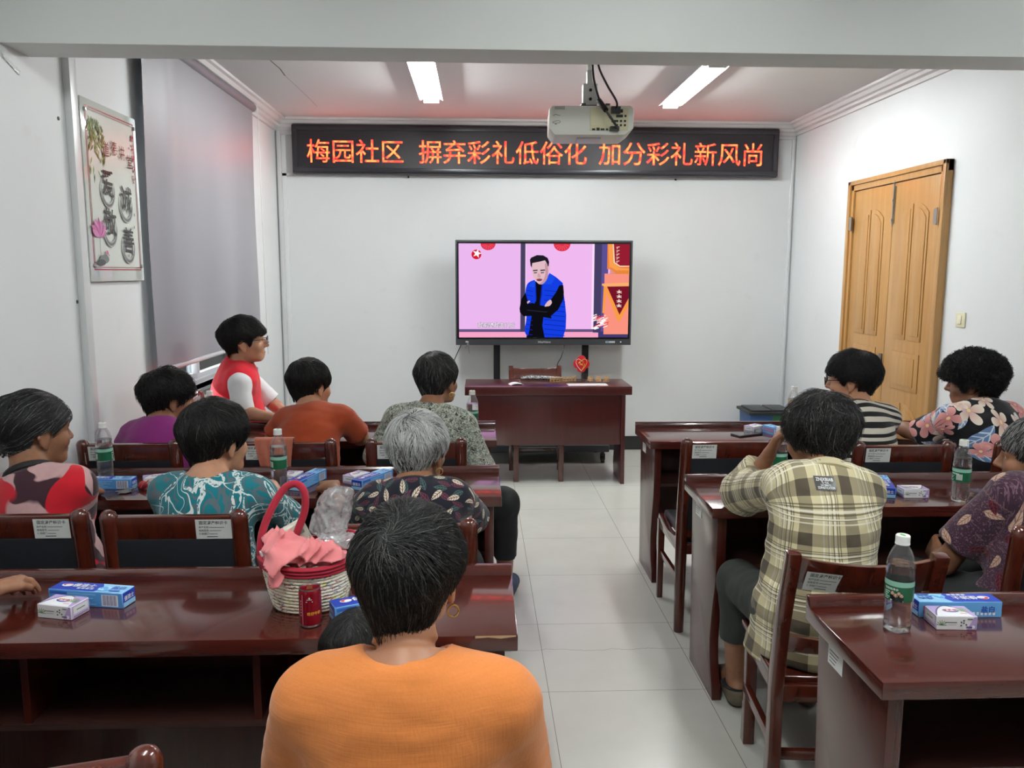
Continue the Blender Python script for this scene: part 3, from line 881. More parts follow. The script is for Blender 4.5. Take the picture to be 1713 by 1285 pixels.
# ------------------------------------------------------------------ long benches (training tables)
def make_table():
    t = empty('long_table')
    MB().span((0, 0, .71), (1.8, .4, .75)).build('table_top', M['cherry'], t, .004)
    MB().prism([(.372, .7495), (.4, .7495), (.4, .778), (.382, .778), (.376, .766)], 1.8, ((0, 0, 0), (0, 1, 0), (0, 0, 1))).build('back_ledge', M['cherry'], t, .002)
    prof = [(.018, 0), (.345, 0), (.35, .1)] + [(.37, .5), (.385, .71), (.03, .71), (.03, .52)] + curve_pts([(.034, .45), (.06, .33), (.075, .22), (.06, .12), (.03, .05)], 4)
    for x in (.03, 1.735):
        MB().prism(prof, .035, ((x, 0, 0), (0, 1, 0), (0, 0, 1))).build('side_panel', M['cherryv'], t, .003)
    MB().span((.065, .335, .2), (1.735, .35, .71)).build('modesty_panel', M['cherryv'], t)
    MB().span((.065, .06, .50), (1.735, .335, .515)).build('shelf', M['cherryin'], t)
    for x in (.62, 1.165):
        MB().span((x, .065, .515), (x + .018, .335, .71)).build('divider', M['cherryv'], t)
    return t
T0 = make_table()
tables = {}
for key, x, y, lab in (('L1', -1.71, 4.0, 'dark cherry table in the front row by the window, pink glow on its end'),
                       ('L2', -1.715, 2.965, 'dark cherry table in the middle row on the window side'),
                       ('L3', -1.71, 1.787, 'dark cherry table carrying the rope basket and the red can'),
                       ('R1', .86, 3.95, 'dark cherry front row table on the door side carrying the phone'),
                       ('R2', .84, 2.79, 'dark cherry table the person in the plaid shirt leans on'),
                       ('R3', .835, 1.54, 'nearest dark cherry table on the door side, one bottle on it')):
    t = T0 if not tables else copy_tree(T0)
    t.location = (x, y, 0)
    tag(t, lab, 'table', 'long cherry tables in rows')
    tables[key] = t
WHITE, INK = S(214, 216, 214), S(70, 72, 76)
for key, big in (('R1', .8), ('R2', .9), ('R3', 1.0)):
    p = Print((.0295, .19, .635), (0, -1, 0), (0, 0, 1))
    p.rect(-.04, -.02, .04, .03, WHITE)
    for i in range(4): p.rect(-.032, -.012 + i * .009, .0 + .006 * i, -.009 + i * .009, INK, i == 0)
    p.build('paper_label', tables[key]).location = (0, .09, .02)
# chipped edge on the basket table
chp = Print((1.7, -.0005, .744), (1, 0, 0), (0, 0, 1))
chp.poly([(0, 0), (.03, .002), (.06, -.001), (.095, .003), (.095, .0065), (0, .0065)], S(190, 160, 120))
chp.build('chipped_edge', tables['L3'])

# ------------------------------------------------------------------ chairs
def sticker(parent, x, y, z, w, h, tilt=0.0, lean=0.0):
    p = Print((x, y, z), (math.cos(tilt), 0, math.sin(tilt)), (-math.sin(tilt) * math.cos(lean), math.sin(lean), math.cos(tilt) * math.cos(lean)))
    p.rect(0, 0, w, h, S(206, 208, 204))
    p.text('固定资产标识卡', w * .1, h * .76, h * .2, S(60, 62, 66), sx=w * .8 / (h * .2 * 7))
    for i, s in enumerate(('资产名称', '规格型号', '使用部门')):
        p.text(s, w * .08, h * (.56 - .17 * i), h * .12, S(70, 72, 76), up=(i == 0))
        p.rect(w * .38, h * (.58 - .17 * i), w * (.8 - .1 * i), h * (.61 - .17 * i), S(90, 92, 96), False)
    p.rect(w * .3, h * .1, w * .6, h * .14, S(70, 72, 76))
    return p.build('asset_sticker', parent)

def make_chair():
    """padded: dark upholstered back between two rounded posts"""
    t = empty('padded_chair')
    for s in (-1, 1):
        x = s * .19
        pts = [(x, -.2, 0), (x, -.2, .40), (x, -.205, .55), (x, -.222, .72), (x, -.242, .872)]
        pts = curve_pts(pts, 5)
        r_ = [.021 + .004 * min(1, p[2] / .4) for p in pts]
        mb = MB().tube(pts + [(x, -.244, .884), (x, -.245, .89)], r_ + [.019, .01], 12, flat=(1.05, .9))
        mb.build('back_leg', M['chairwood'], t)
        MB().tube([(x, .19, 0), (x, .19, .40)], [.019, .023], 4).build('front_leg', M['chairwood'], t, .003)
        MB().box((x, -.005, .235), (.018, .37, .032)).build('stretcher', M['chairwood'], t, .003)
        rail = [(-.19, .36), (.2, .36), (.205, .40), (.19, .43), (.1, .415), (.0, .405), (-.12, .418), (-.19, .45)]
        MB().prism(rail, .026, ((x - .013, 0, 0), (0, 1, 0), (0, 0, 1))).build('side_rail', M['chairwood'], t, .004)
    MB().span((-.18, .175, .36), (.18, .20, .405)).build('seat_rail', M['chairwood'], t, .003)
    MB().span((-.18, -.21, .36), (.18, -.185, .405)).build('seat_rail', M['chairwood'], t, .003)
    sm_ = MB().span((-.175, -.185, .40), (.175, .205, .445))
    sm_.build('seat', M['leather'], t, .018, 3)
    rl = Matrix.Rotation(R(-6), 3, 'X')
    MB().box((0, -.233, .835), (.345, .024, .075), Matrix.Rotation(R(7), 3, 'X')).build('top_rail', M['chairwood'], t, .005)
    MB().box((0, -.214, .635), (.345, .03, .335), Matrix.Rotation(R(6), 3, 'X')).build('back_pad', M['fabricback'], t, .008)
    MB().box((0, -.2, .455), (.345, .022, .035)).build('lower_rail', M['chairwood'], t, .003)
    return t
CH0 = make_chair(); first = [True]
def place_chair(x, y, rz, lab, stick=True, side=-1, ragged=False):
    t = CH0 if first[0] else copy_tree(CH0, None)
    if not first[0]:
        for c in list(t.children):
            if c.name.startswith('asset'): bpy.data.objects.remove(c)
    first[0] = False
    t.location = (x, y, 0); t.rotation_euler = (0, 0, rz)
    tag(t, lab, 'chair', 'padded wooden chairs')
    return t
chairs = {}
for key, x, y, rz, lab, sx_ in (
    ('L1a', -1.47, 3.63, 0, 'padded dark chair by the window under the person in magenta', -.165),
    ('L1b', -.82, 3.63, 0, 'padded dark chair with a pink garment hung over its back', -.165),
    ('L1c', -.267, 3.63, 0, 'padded dark chair under the person in the grey patterned blouse', -.165),
    ('L2a', -1.38, 2.62, 0, 'padded dark chair at the left edge under the person in red and pink', .06),
    ('L2b', -.905, 2.6, 0, 'padded dark chair with a torn sticker under the person in teal', .065),
    ('L2c', -.22, 2.49, 0, 'padded dark chair under the silver-haired person', -.165),
    ('R1a', 1.08, 3.60, 0, 'empty padded dark chair beside the aisle in the front row', -.168),
    ('R1b', 1.79, 3.51, 0, 'padded dark chair under the person in the striped top', -.165),
    ('R1c', 2.40, 3.51, 0, 'padded dark chair under the curly-haired person in florals', -.165),
    ('R2b', 1.71, 2.37, 0, 'padded dark chair at the right edge under the person in maroon', -.165),
    ('L3a', -.745, 1.32, R(15), 'empty padded dark chair whose top shows at the lower left edge', None),
    ('W', -1.40, 4.665, R(-84), 'padded dark chair beside the window under the person in the red vest', None)):
    chairs[key] = place_chair(x, y, rz, lab)
    chairs[key]['_s'] = -9.0 if sx_ is None else sx_
for k, t in chairs.items():
    s_ = t['_s']; del t['_s']
    if s_ > -5:
        sticker(t, s_, -.2465, .802, .105, .062, 0, R(-7))

def make_wood_chair():
    t = empty('slat_back_chair')
    for s in (-1, 1):
        x = s * .195
        pf = [(-.155, 0), (-.195, 0), (-.21, .2), (-.205, .40), (-.235, .6), (-.305, .84), (-.268, .845), (-.2, .62), (-.165, .44), (-.165, .2)]
        MB().prism(pf, .038, ((x - .019, 0, 0), (0, 1, 0), (0, 0, 1))).build('back_leg', M['chairwood'], t, .006)
        MB().span((s * .172 - .019, .165, 0), (s * .172 + .019, .205, .40)).build('front_leg', M['chairwood'], t, .004)
        MB().box((s * .183, 0, .2), (.02, .37, .034)).build('stretcher', M['chairwood'], t, .003)
        MB().box((s * .183, 0, .385), (.024, .37, .055)).build('side_rail', M['chairwood'], t, .004)
    MB().span((-.19, .17, .36), (.19, .195, .41)).build('seat_rail', M['chairwood'], t, .003)
    MB().span((-.19, -.2, .36), (.19, -.175, .41)).build('seat_rail', M['chairwood'], t, .003)
    MB().span((-.185, -.17, .16), (.185, -.15, .19)).build('back_stretcher', M['chairwood'], t, .003)
    MB().span((-.2, -.18, .405), (.2, .22, .43)).build('seat', M['chairwood'], t, .008, 3)
    def slat(z0, z1, y0, y1, bow, name):
        n = 14; V, F = [], []
        for i in range(n + 1):
            u = -1 + 2 * i / n
            b = bow * (1 - u * u)
            x = u * .178
            for (y, z) in ((y0, z0), (y0 + .02, z0), (y1 + .02, z1 + .0), (y1, z1)):
                V.append((x, y - b, z + (.012 * (u * u) if z == z1 else 0)))
        for i in range(n):
            for k in range(4):
                a = i * 4 + k; c = i * 4 + (k + 1) % 4
                F.append((a, c, c + 4, a + 4))
        F += [(3, 2, 1, 0), (n * 4, n * 4 + 1, n * 4 + 2, n * 4 + 3)]
        mb = MB(); mb.add(V, F)
        return mb.build(name, M['chairwood'], t, .003)
    slat(.73, .815, -.262, -.29, .03, 'top_rail')
    slat(.52, .565, -.212, -.226, .02, 'lower_slat')
    return t
W0 = make_wood_chair()
W0.location = (.52, 6.27, 0); W0.rotation_euler = (0, 0, PI); tag(W0, 'slat-back wooden chair behind the desk under the television', 'chair', 'slat-back wooden chairs')
W1 = copy_tree(W0); W1.location = (1.07, 2.34, 0); W1.rotation_euler = (0, 0, R(-5)); tag(W1, 'slat-back wooden chair under the person in the plaid shirt', 'chair', 'slat-back wooden chairs')
W2 = copy_tree(W0); W2.location = (-.125, 1.27, 0); W2.rotation_euler = (0, 0, 0); tag(W2, 'slat-back wooden chair under the person in the orange blouse', 'chair', 'slat-back wooden chairs')
W0.location = (.455, 6.22, 0)
st_ = sticker(W1, -.168, -.285, .737, .105, .062, -.1, R(-19))
cx = copy_tree(CH0); cx.location = (-1.35, 1.25, 0); tag(cx, 'padded dark chair past the left edge under the reaching arm', 'chair', 'padded wooden chairs')
for c in list(cx.children):
    if c.name.startswith('asset'): bpy.data.objects.remove(c)

# ------------------------------------------------------------------ storage bin by the right corner
bn = thing('storage_bin', 'black-lidded storage bin with blue and green sides in the right corner', 'bin', (2.49, 6.82, 0))
MB().prism([(-.165, 0), (.165, 0), (.185, .40), (-.185, .40)], .30, ((0, .15, 0), (1, 0, 0), (0, 0, 1))).build('blue_side', plain('blue_bin', S(38, 78, 128), .45), bn, .01)
MB().prism([(.005, .01), (.166, .01), (.184, .395), (.005, .395)], .004, ((0, -.15, 0), (1, 0, 0), (0, 0, 1))).build('green_side', plain('green_bin', S(34, 92, 62), .45), bn)
ld = MB().span((-.205, -.175, .40), (.205, .175, .425)).span((-.175, -.145, .425), (.0, .145, .437)).span((.01, -.145, .425), (.175, .145, .437))
ld.build('lid', plain('black_lid', S(34, 36, 38), .4), bn, .006)

# ------------------------------------------------------------------ things on the speaker's desk
em = thing('emblem_stand', 'red flower-shaped emblem with a heart, hammer and sickle on a clear stand', 'emblem', (.80, 6.24, .75))
RED, YEL = S(196, 26, 44), S(238, 186, 76)
cz = .135
q4 = []
for a in range(64):
    t = 2 * PI * a / 64
    r_ = .05 + .014 * abs(math.cos(2 * t)) ** .8
    q4.append((r_ * math.cos(t), cz + r_ * 1.05 * math.sin(t)))
MB().prism(q4, .006, ((0, .003, 0), (1, 0, 0), (0, 0, 1))).build('plaque', plain('red_plaque', RED, .3), em, .001)
p = Print((0, -.0032, cz), (1, 0, 0), (0, 0, 1))
hp = [(.0, -.055), (.03, -.02), (.043, .01), (.04, .03), (.022, .04), (.006, .03), (0, .018), (-.006, .03), (-.022, .04), (-.04, .03), (-.043, .01), (-.03, -.02)]
for a, b in zip(hp[:6], hp[1:7]): p.line([a, b], .004, YEL, False)
for a, b in zip(hp[6:], hp[7:] + hp[:1]): p.line([a, b], .004, S(246, 226, 220), False)
p.line(curve_pts([(.003, -.05), (.02, -.02), (.026, .0)], 4), .006, YEL)
p.line(curve_pts([(-.012, .03), (.008, .028), (.014, .01), (.002, -.006), (-.016, -.006)], 5), .0045, YEL).line([(-.018, .012), (.012, -.012)], .0045, YEL).line([(-.022, .006), (-.010, .018)], .008, YEL)
p.build('emblem_print', em)
MB().span((-.012, -.002, .0), (.012, .002, .085)).span((-.03, -.03, 0), (.03, .03, .004)).build('clear_stand', M['acrylic'], em)
gl = thing('lettered_sign', 'clear desk sign with raised gold characters beside the red emblem', 'sign', (.93, 6.1, .75))
MB().span((-.13, -.003, 0), (.09, .003, .075)).build('clear_plate', M['acrylic'], gl, .001)
p = Print((0, -.0035, 0), (1, 0, 0), (0, 0, 1))
for i, ch in enumerate('幸福里'): p.text(ch, -.105 + i * .062, .018, .05, S(206, 156, 96))
p.build('gold_characters', gl)
g2 = thing('gold_block', 'small gold lattice ornament lying on the desk left of the emblem', 'ornament', (.655, 6.22, .75))
gb = MB()
for i in range(9): gb.span((-.1 + i * .024, -.012, .0), (-.094 + i * .024, .012, .032 + .012 * (i / 8)))
for z in (.004, .018, .03): gb.box((0, 0, z), (.21, .018, .005), Matrix.Rotation(R(-3), 3, 'Y'))
gb.build('lattice', plain('dull_gold', S(196, 160, 108), .4, .3), g2)
def paper(name, label, x, y, w, h, rz, z, col=S(214, 214, 216), curl=0.0):
    t = thing(name, label, 'paper', (x, y, z), rz)
    n = 12; V, F = [], []
    for s in (0, 1):
        for i in range(n + 1):
            u = -1 + 2 * i / n
            for v in (-h / 2, h / 2): V.append((u * w / 2, v, curl * (1 - u * u) + (.0012 if s else 0)))
    k = 2 * (n + 1)
    for i in range(n):
        a = 2 * i
        F += [(a, a + 1, a + 3, a + 2), (k + a, k + a + 2, k + a + 3, k + a + 1), (a, a + 2, k + a + 2, k + a), (a + 1, k + a + 1, k + a + 3, a + 3)]
    F += [(0, k, k + 1, 1), (k - 2, k - 1, 2 * k - 1, 2 * k - 2)]
    mb = MB(); mb.add(V, F); mb.build('sheet', plain('paper_' + name, col, .6), t)
paper('paper_sheet', 'white paper sheet lying flat at the right of the desk top', .82, 6.03, .30, .12, R(2), .7502)
paper('curved_paper', 'curled white paper strip lying at the left of the desk top', .28, 6.05, .10, .09, R(12), .7502, S(220, 220, 222), .012)
nb = thing('crumpled_newspaper', 'grey printed newspaper rolled on the desk in front of the chair', 'newspaper', (.5, 6.30, .752))
mb = MB().tube([(-.17, 0, .014), (-.1, .01, .017), (0, 0, .016), (.1, -.01, .014), (.16, 0, .012)], [.012, .016, .017, .014, .01], 10)
q = NT('newsprint'); q.base(q.mix(q.step(q.noise(q.obj(), 90, 3), .45, .55), S(190, 190, 188), S(70, 72, 74))).set(Roughness=.7)
mb.build('roll', q.m, nb)

# ------------------------------------------------------------------ bottles of water
def make_bottle():
    t = empty('water_bottle')
    body = [(.0005, .004), (.022, .003), (.028, 0), (.0305, .004), (.0315, .012), (.030, .024), (.0318, .034), (.030, .046), (.0318, .056), (.0302, .066), (.0312, .076), (.0312, .128), (.0322, .134), (.0322, .146), (.0305, .152), (.0318, .158), (.0300, .170), (.0262, .184), (.0215, .196), (.0165, .204), (.0132, .209), (.0130, .216)]
    MB().lathe(body, 36, cap=False).build('bottle_body', M['pet'], t, sm=True, ang=60)
    wl_ = [(.0005, .006)] + [(r_ - .0012, z + (.002 if z < .01 else 0)) for r_, z in body[2:16]] + [(.0293, .164), (.0005, .164)]
    MB().lathe(wl_, 36, cap=False).build('water', M['water'], t, ang=60)
    cap = [(.0005, .232), (.0145, .232), (.0158, .2305), (.0160, .2285), (.0160, .214), (.0166, .2135), (.0166, .2105), (.0150, .2105), (.0150, .2155), (.0134, .2155)]
    capo = MB().lathe(cap, 32, cap=False).build('cap', M['white_plastic'], t, ang=30)
    pc = Print((0, 0, .2321), (1, 0, 0), (0, 1, 0)).poly(curve_pts([(-.008, -.004), (.0, .004), (.009, .005), (.006, -.003), (.0, -.007)], 4, True), S(70, 160, 80))
    pc.build('cap_mark', capo)
    r0 = .0318
    p = Print((0, 0, 0), (1, 0, 0), (0, 0, 1))
    L = 2 * PI * r0; n = 48
    for i in range(n):
        p.rect(-L / 2 + L * i / n, .078, -L / 2 + L * (i + 1) / n, .114, S(28, 92, 62), i == 0)
    for i in range(n):
        p.rect(-L / 2 + L * i / n, .114, -L / 2 + L * (i + 1) / n, .1265, S(140, 190, 170), i == 0)
    for k in range(2):
        b = -L / 2 + k * L / 2 + .012
        p.text('饮用纯净水', b + .002, .105, .0065, S(236, 242, 236))
        for i in range(5): p.rect(b + .002, .0985 - i * .0042, b + .016 - (i % 3) * .003, .1003 - i * .0042, S(196, 220, 206), i == 0)
        if k == 0:
            for i in range(6):
                p.rect(b + .0250 + i * .0035, .085, b + .0268 + i * .0035, .107, S(232, 236, 232), i == 0)
        else:
            for i, (dx, dz, rr_) in enumerate(((.022, .098, .0042), (.029, .0935, .0045), (.0355, .099, .004), (.041, .094, .0042))):
                p.disc(b + dx, dz - .009, rr_ * 1.3, .007, S(24, 26, 28), 10, i == 0); p.disc(b + dx, dz, rr_, rr_, S(212, 176, 150), 10, False); p.disc(b + dx, dz + .002, rr_, rr_ * .7, S(30, 28, 28), 8, False)
            p.rect(b + .018, .079, b + .045, .083, S(230, 230, 226))
    def bend(q):
        a = q.x / r0; rad = r0 - q.y + .0002
        return Vector((rad * math.sin(a), -rad * math.cos(a), q.z))
    p.build('label', t, 'printgloss', bend)
    return t
B0 = make_bottle(); firstb = True
for x, y, z, rz, lab in (
    (-.035, 4.155, .7507, .9, 'water bottle standing on the front table end in front of the speaker desk'),
    (-1.527, 3.29, .7507, .9, 'water bottle behind the blue toothpaste box, leftmost in the middle row'),
    (-.785, 3.13, .7507, .9, 'water bottle standing in front of the pink garment'),
    (1.792, 2.857, .7507, .9, 'water bottle in front of the floral blouse, on the second table'),
    (.994, 1.79, .7507, -2.0, 'nearest water bottle, on the closest table beside the lilac soap box'),
    (1.205, 3.13, .7507, .3, 'water bottle half hidden by the plaid shirt sleeve'),
    (1.71, 4.27, .7507, .6, 'water bottle showing behind the dark hair of the plaid-shirted person'),
    (-1.385, 4.17, .7507, .6, 'water bottle below the window beside the red vest')):
    b = B0 if firstb else copy_tree(B0)
    firstb = False
    b.location = (x, y, z); b.rotation_euler = (0, 0, rz)
    tag(b, lab, 'bottle', 'bottles of drinking water')

# ------------------------------------------------------------------ gift boxes: toothpaste and soap
BLU, LBL, WHT, LIL = S(28, 62, 176), S(126, 184, 232), S(232, 232, 236), S(178, 158, 206)
def carton(name, L, W_, H):
    """a folded card box: body with tuck flaps at the ends"""
    t = empty(name)
    MB().span((-L / 2, -W_ / 2, 0), (L / 2, W_ / 2, H)).build('carton', M['card_' + name], t, .0012, 1)
    for s in (-1, 1): MB().span((s * L / 2 - .0006, -W_ / 2 + .002, .002), (s * (L / 2 + .0008), W_ / 2 - .002, H - .001)).build('end_flap', M['flap_' + name], t)
    return t
M['card_toothpaste_box'] = plain('light_blue_card', LBL, .35); M['flap_toothpaste_box'] = plain('blue_card', BLU, .35)
M['card_soap_box'] = plain('white_card', WHT, .35); M['flap_soap_box'] = plain('lilac_card', S(196, 182, 216), .35)
def make_tooth():
    L, W_, H = .205, .052, .040
    t = carton('toothpaste_box', L, W_, H)
    p = Print((0, 0, H), (1, 0, 0), (0, 1, 0))
    p.rect(-L / 2 + .001, -W_ / 2 + .001, L / 2 - .001, W_ / 2 - .001, S(150, 204, 240))
    p.poly(curve_pts([(-L / 2 + .001, -W_ / 2 + .001), (.022, -W_ / 2 + .001), (.032, -.008), (.028, .01), (.018, W_ / 2 - .001), (-L / 2 + .001, W_ / 2 - .001)], 1, True), BLU)
    for i in range(7):
        p.disc(.04 + .005 * math.cos(i), -.006 + .005 * math.sin(i * 2.1), .016 - .0016 * i, .013 - .001 * i, [S(96, 170, 228), S(176, 220, 246)][i % 2], 18)
    p.disc(-.068, .002, .015, .010, S(226, 230, 240)).disc(-.068, .004, .012, .007, S(206, 40, 50)).disc(-.064, .001, .009, .006, S(240, 240, 246))
    p.text('佳洁士', -.052, -.004, .021, WHT)
    for i in range(4): p.rect(-.03 + i * .012, -.018, -.021 + i * .012, -.010, S(210, 220, 244), i == 0)
    p.text('盐白', .058, -.004, .019, S(28, 70, 170)).rect(.06, -.02, .09, -.013, S(60, 110, 200))
    p.build('top_print', t)
    for s in (-1, 1):
        p = Print((0, s * W_ / 2, 0), (-s, 0, 0), (0, 0, 1))
        p.rect(-L / 2 + .001, .001, L / 2 - .001, H - .001, S(84, 150, 214)) if s < 0 else p.rect(-L / 2 + .001, .001, L / 2 - .001, H - .001, S(104, 170, 226))
        if s < 0:
            p.rect(.045, .004, .09, .034, WHT)
            x = .048
            for i in range(12):
                w_ = [.0012, .0022, .0016][i % 3]; p.rect(x, .006, x + w_, .033, S(70, 70, 130), i == 0); x += w_ + .0016
            for i in range(6): p.rect(-.09, .006 + i * .005, .03 - (i * 7 % 5) * .008, .008 + i * .005, S(150, 200, 240), i == 0)
            p.rect(-.098, .028, -.05, .036, S(50, 96, 190))
        else:
            for r_ in range(2):
                for i in range(9): p.rect(-.092 + i * .0105, .022 - r_ * .011, -.085 + i * .0105, .030 - r_ * .011, S(206, 70, 90) if i < 8 else WHT, i == 0 and r_ == 0)
            for i in range(6): p.rect(.03 + i * .01, .006, .036 + i * .01, .014, WHT, i == 0)
            p.text('盐白', .05, .014, .018, S(30, 70, 170))
        p.build('side_print', t)
    for s in (-1, 1):
        p = Print((s * (L / 2 + .0009), 0, 0), (0, s, 0), (0, 0, 1))
        p.rect(-W_ / 2 + .002, .002, W_ / 2 - .002, .014, S(150, 204, 240)).text('佳洁士', -.020, .019, .013, WHT)
        p.build('end_print', t)
    return t
def make_soap():
    L, W_, H = .095, .062, .034
    t = carton('soap_box', L, W_, H)
    p = Print((0, 0, H), (1, 0, 0), (0, 1, 0))
    p.rect(-L / 2 + .001, -W_ / 2 + .001, L / 2 - .001, W_ / 2 - .001, LIL)
    p.poly(curve_pts([(-.046, -.03), (-.03, .004), (-.008, .026), (.012, .022), (.03, -.004), (.038, -.03)], 5), WHT)
    p.line(curve_pts([(-.046, -.024), (-.03, .008), (-.008, .029), (.013, .025)], 5), .003, S(84, 74, 110))
    p.disc(0, .002, .019, .011, S(40, 74, 160)).disc(.001, .0045, .018, .0085, WHT).text('舒肤佳', -.016, 0, .0105, S(200, 40, 56)).rect(.014, -.018, .03, -.015, S(220, 150, 150))
    for i in range(9): p.line([(.028, -.004), (.028 + .016 * math.cos(i * .35), -.004 + .02 * math.sin(i * .35))], .0022, S(146, 166, 132), i == 0)
    p.build('top_print', t)
    for s in (-1, 1):
        p = Print((0, s * W_ / 2, 0), (-s, 0, 0), (0, 0, 1))
        p.rect(-L / 2 + .001, .001, L / 2 - .001, H - .001, S(222, 222, 224)).poly([(.024, .001), (.046, .001), (.046, .033), (.04, .033)], LIL)
        for i in range(7): p.line([(-.036, .012), (-.036 + .012 * math.cos(i * .5), .012 + .012 * math.sin(i * .5))], .0018, S(120, 146, 112), i == 0)
        p.rect(-.028, .018, .0, .0198, INK).rect(-.022, .0125, -.002, .0135, S(150, 150, 152)).rect(.024, .026, .036, .029, S(110, 110, 112))
        for i, (x, z) in enumerate(((.008, .010), (.014, .016), (.014, .022), (.02, .012), (.008, .018))): p.rect(x, z, x + .0035, z + .0035, S(60, 56, 58), i == 0)
        p.disc(.038, .008, .0045, .0045, WHT, 12).rect(.022, .006, .036, .0095, S(90, 80, 110))
        p.build('side_print', t)
    for s in (-1, 1):
        p = Print((s * (L / 2 + .0009), 0, 0), (0, s, 0), (0, 0, 1))
        p.rect(-.024, .012, .024, .03, S(228, 228, 230))
        for i in range(9): p.rect(-.024 + i * .0055, .005, -.0205 + i * .0055, .0075, S(96, 84, 124), i == 0)
        p.rect(-.014, .02, .014, .022, INK)
        p.build('end_print', t)
    return t
def spread(mk, rows, cat, grp):
    o0 = mk()
    for i, (x, y, rz, lab) in enumerate(rows):
        o = o0 if i == 0 else copy_tree(o0)
        o.location = (x, y, .7502); o.rotation_euler = (0, 0, R(rz))
        tag(o, lab, cat, grp)
spread(make_tooth, (
    (-.99, 2.015, -11, 'blue toothpaste box on the nearest left table beside the lilac-white soap box'),
    (-1.452, 3.14, -1, 'blue toothpaste box at the left edge in front of a water bottle'),
    (-.683, 3.17, 71, 'blue toothpaste box standing lengthwise beside the bottle near the pink garment'),
    (-.425, 3.165, 61, 'blue toothpaste box in front of the silver-haired person'),
    (1.57, 4.09, 110, 'light blue toothpaste box beside the phone on the front row table'),
    (1.575, 3.0, 72, 'blue toothpaste box beside the sleeve of the plaid shirt'),
    (1.185, 1.874, 178, 'blue toothpaste box behind the soap on the nearest table by the door'),
    (-.265, 1.93, 25, 'blue toothpaste box mostly hidden by the head of the person in orange')), 'box', 'blue toothpaste boxes')
spread(make_soap, (
    (-1.027, 1.946, -14, 'lilac-white soap box on the left table beside a blue toothpaste box'),
    (-1.285, 3.19, 24, 'white soap box beside the red keychain'),
    (-.757, 3.215, 80, 'white soap box beside the bottle near the pink garment'),
    (-.495, 3.205, 57, 'white soap box in front of the silver-haired person'),
    (1.472, 4.195, 35, 'white soap box beside the phone on the front row table'),
    (1.652, 2.93, 178, 'white soap box on the second table beside the plaid shirt'),
    (1.136, 1.810, -4, 'lilac-white soap box beside the nearest water bottle')), 'box', 'white soap boxes')

ph = thing('mobile_phone', 'black mobile phone lying on the front row table by the empty chair', 'phone', (1.40, 4.10, .7507), R(-65))
MB().span((-.037, -.078, 0), (.037, .078, .009)).build('case', M['black_plastic'], ph, .003)
MB().span((-.034, -.074, .009), (.034, .074, .0095)).build('screen', plain('dark_phone_screen', S(60, 62, 64), .12), ph)

kc = thing('key_ring', 'bunch of keys with a round red charm beside the teal blouse', 'keys', (-1.335, 3.10, .752))
MB().tube([(.014 * math.cos(a), .014 * math.sin(a), .002 + .006 * (1 + math.cos(a))) for a in np.linspace(0, 2 * PI, 20)[:-1]], .0013, 6, closed=True).build('ring', M['steel'], kc)
for a, L in ((3.6, .05), (4.2, .055), (3.0, .045)):
    d = Vector((math.cos(a), math.sin(a), 0)); b = d * .016
    MB().tube([b + Vector((0, 0, .004)), b + d * .02 + Vector((0, 0, .003))], .009, 10, flat=(.2, 1)).tube([b + d * .02 + Vector((0, 0, .003)), b + d * L + Vector((0, 0, .002))], .0035, 6, flat=(.4, 1)).build('key', M['steel'], kc)
ch = MB(); ch.lathe([(.0005, 0), (.012, .002), (.017, .009), (.018, .017), (.014, .026), (.006, .031), (.0005, .032)], 18, (.03, .012, 0), cap=False)
ch.build('charm', plain('red_charm', S(170, 34, 44), .3), kc)
MB().tube(curve_pts([(.03, .0, .02), (.035, -.02, .012), (.05, -.02, .03), (.055, .0, .036), (.045, .025, .03), (.03, .03, .015)], 5), .0022, 6).build('strap', plain('red_strap', S(130, 30, 36), .4), kc)
MB().lathe([(.0005, 0), (.022, .001), (.023, .004), (.0005, .006)], 20, (-.02, -.035, 0), cap=False).build('tag_disc', M['steel'], kc)

# ------------------------------------------------------------------ red drink can
cn = thing('drink_can', 'small red drink can standing in front of the rope basket', 'can', (-.405, 1.862, .7507), R(8))
canm = plain('red_can', S(132, 12, 30), .25, .4)
MB().lathe([(.0225, .003), (.0262, .008), (.0265, .012), (.0265, .084), (.0255, .089), (.0242, .093)], 36, cap=True).build('can_body', canm, cn, ang=30)
lido = MB().lathe([(.0005, .0905), (.021, .0905), (.0225, .0925), (.0235, .0955), (.0248, .0955), (.0248, .092), (.024, .091)], 36, cap=False).build('lid', M['steel'], cn, ang=30)
MB().tube([(.0, .011, .0925), (.0, -.008, .0925)], [.006, .0075], 10, flat=(.25, 1)).build('pull_tab', plain('gold_tab', S(206, 170, 90), .3, .9), lido)
MB().lathe([(.0005, .003), (.019, .0), (.0235, .002), (.0258, .007), (.0262, .009)], 36, cap=False).build('base_rim', M['steel'], cn, ang=30)
p = Print((0, 0, 0), (1, 0, 0), (0, 0, 1))
p.text('旺仔牛奶', -.006, .034, .0085, S(226, 170, 50))
for i in range(6): p.rect(-.024, .03 + i * .007, -.021, .034 + i * .007, S(196, 120, 124), i == 0)
p.rect(-.008, .066, .008, .068, S(200, 190, 186)).disc(0, .076, .0025, .0025, S(200, 196, 196), 10).rect(-.006, .0715, .006, .073, S(200, 196, 196)).rect(-.018, .01, -.016, .084, S(196, 120, 130))
def bendc(q):
    a = q.x / .0265; rad = .0265 - q.y
    return Vector((rad * math.sin(a), -rad * math.cos(a), q.z))
p.build('print', cn, 'printgloss', bendc)
# ------------------------------------------------------------------ bodies grown from distance fields
def unit(v):
    v = np.asarray(v, float)
    return v / (np.linalg.norm(v) + 1e-12)

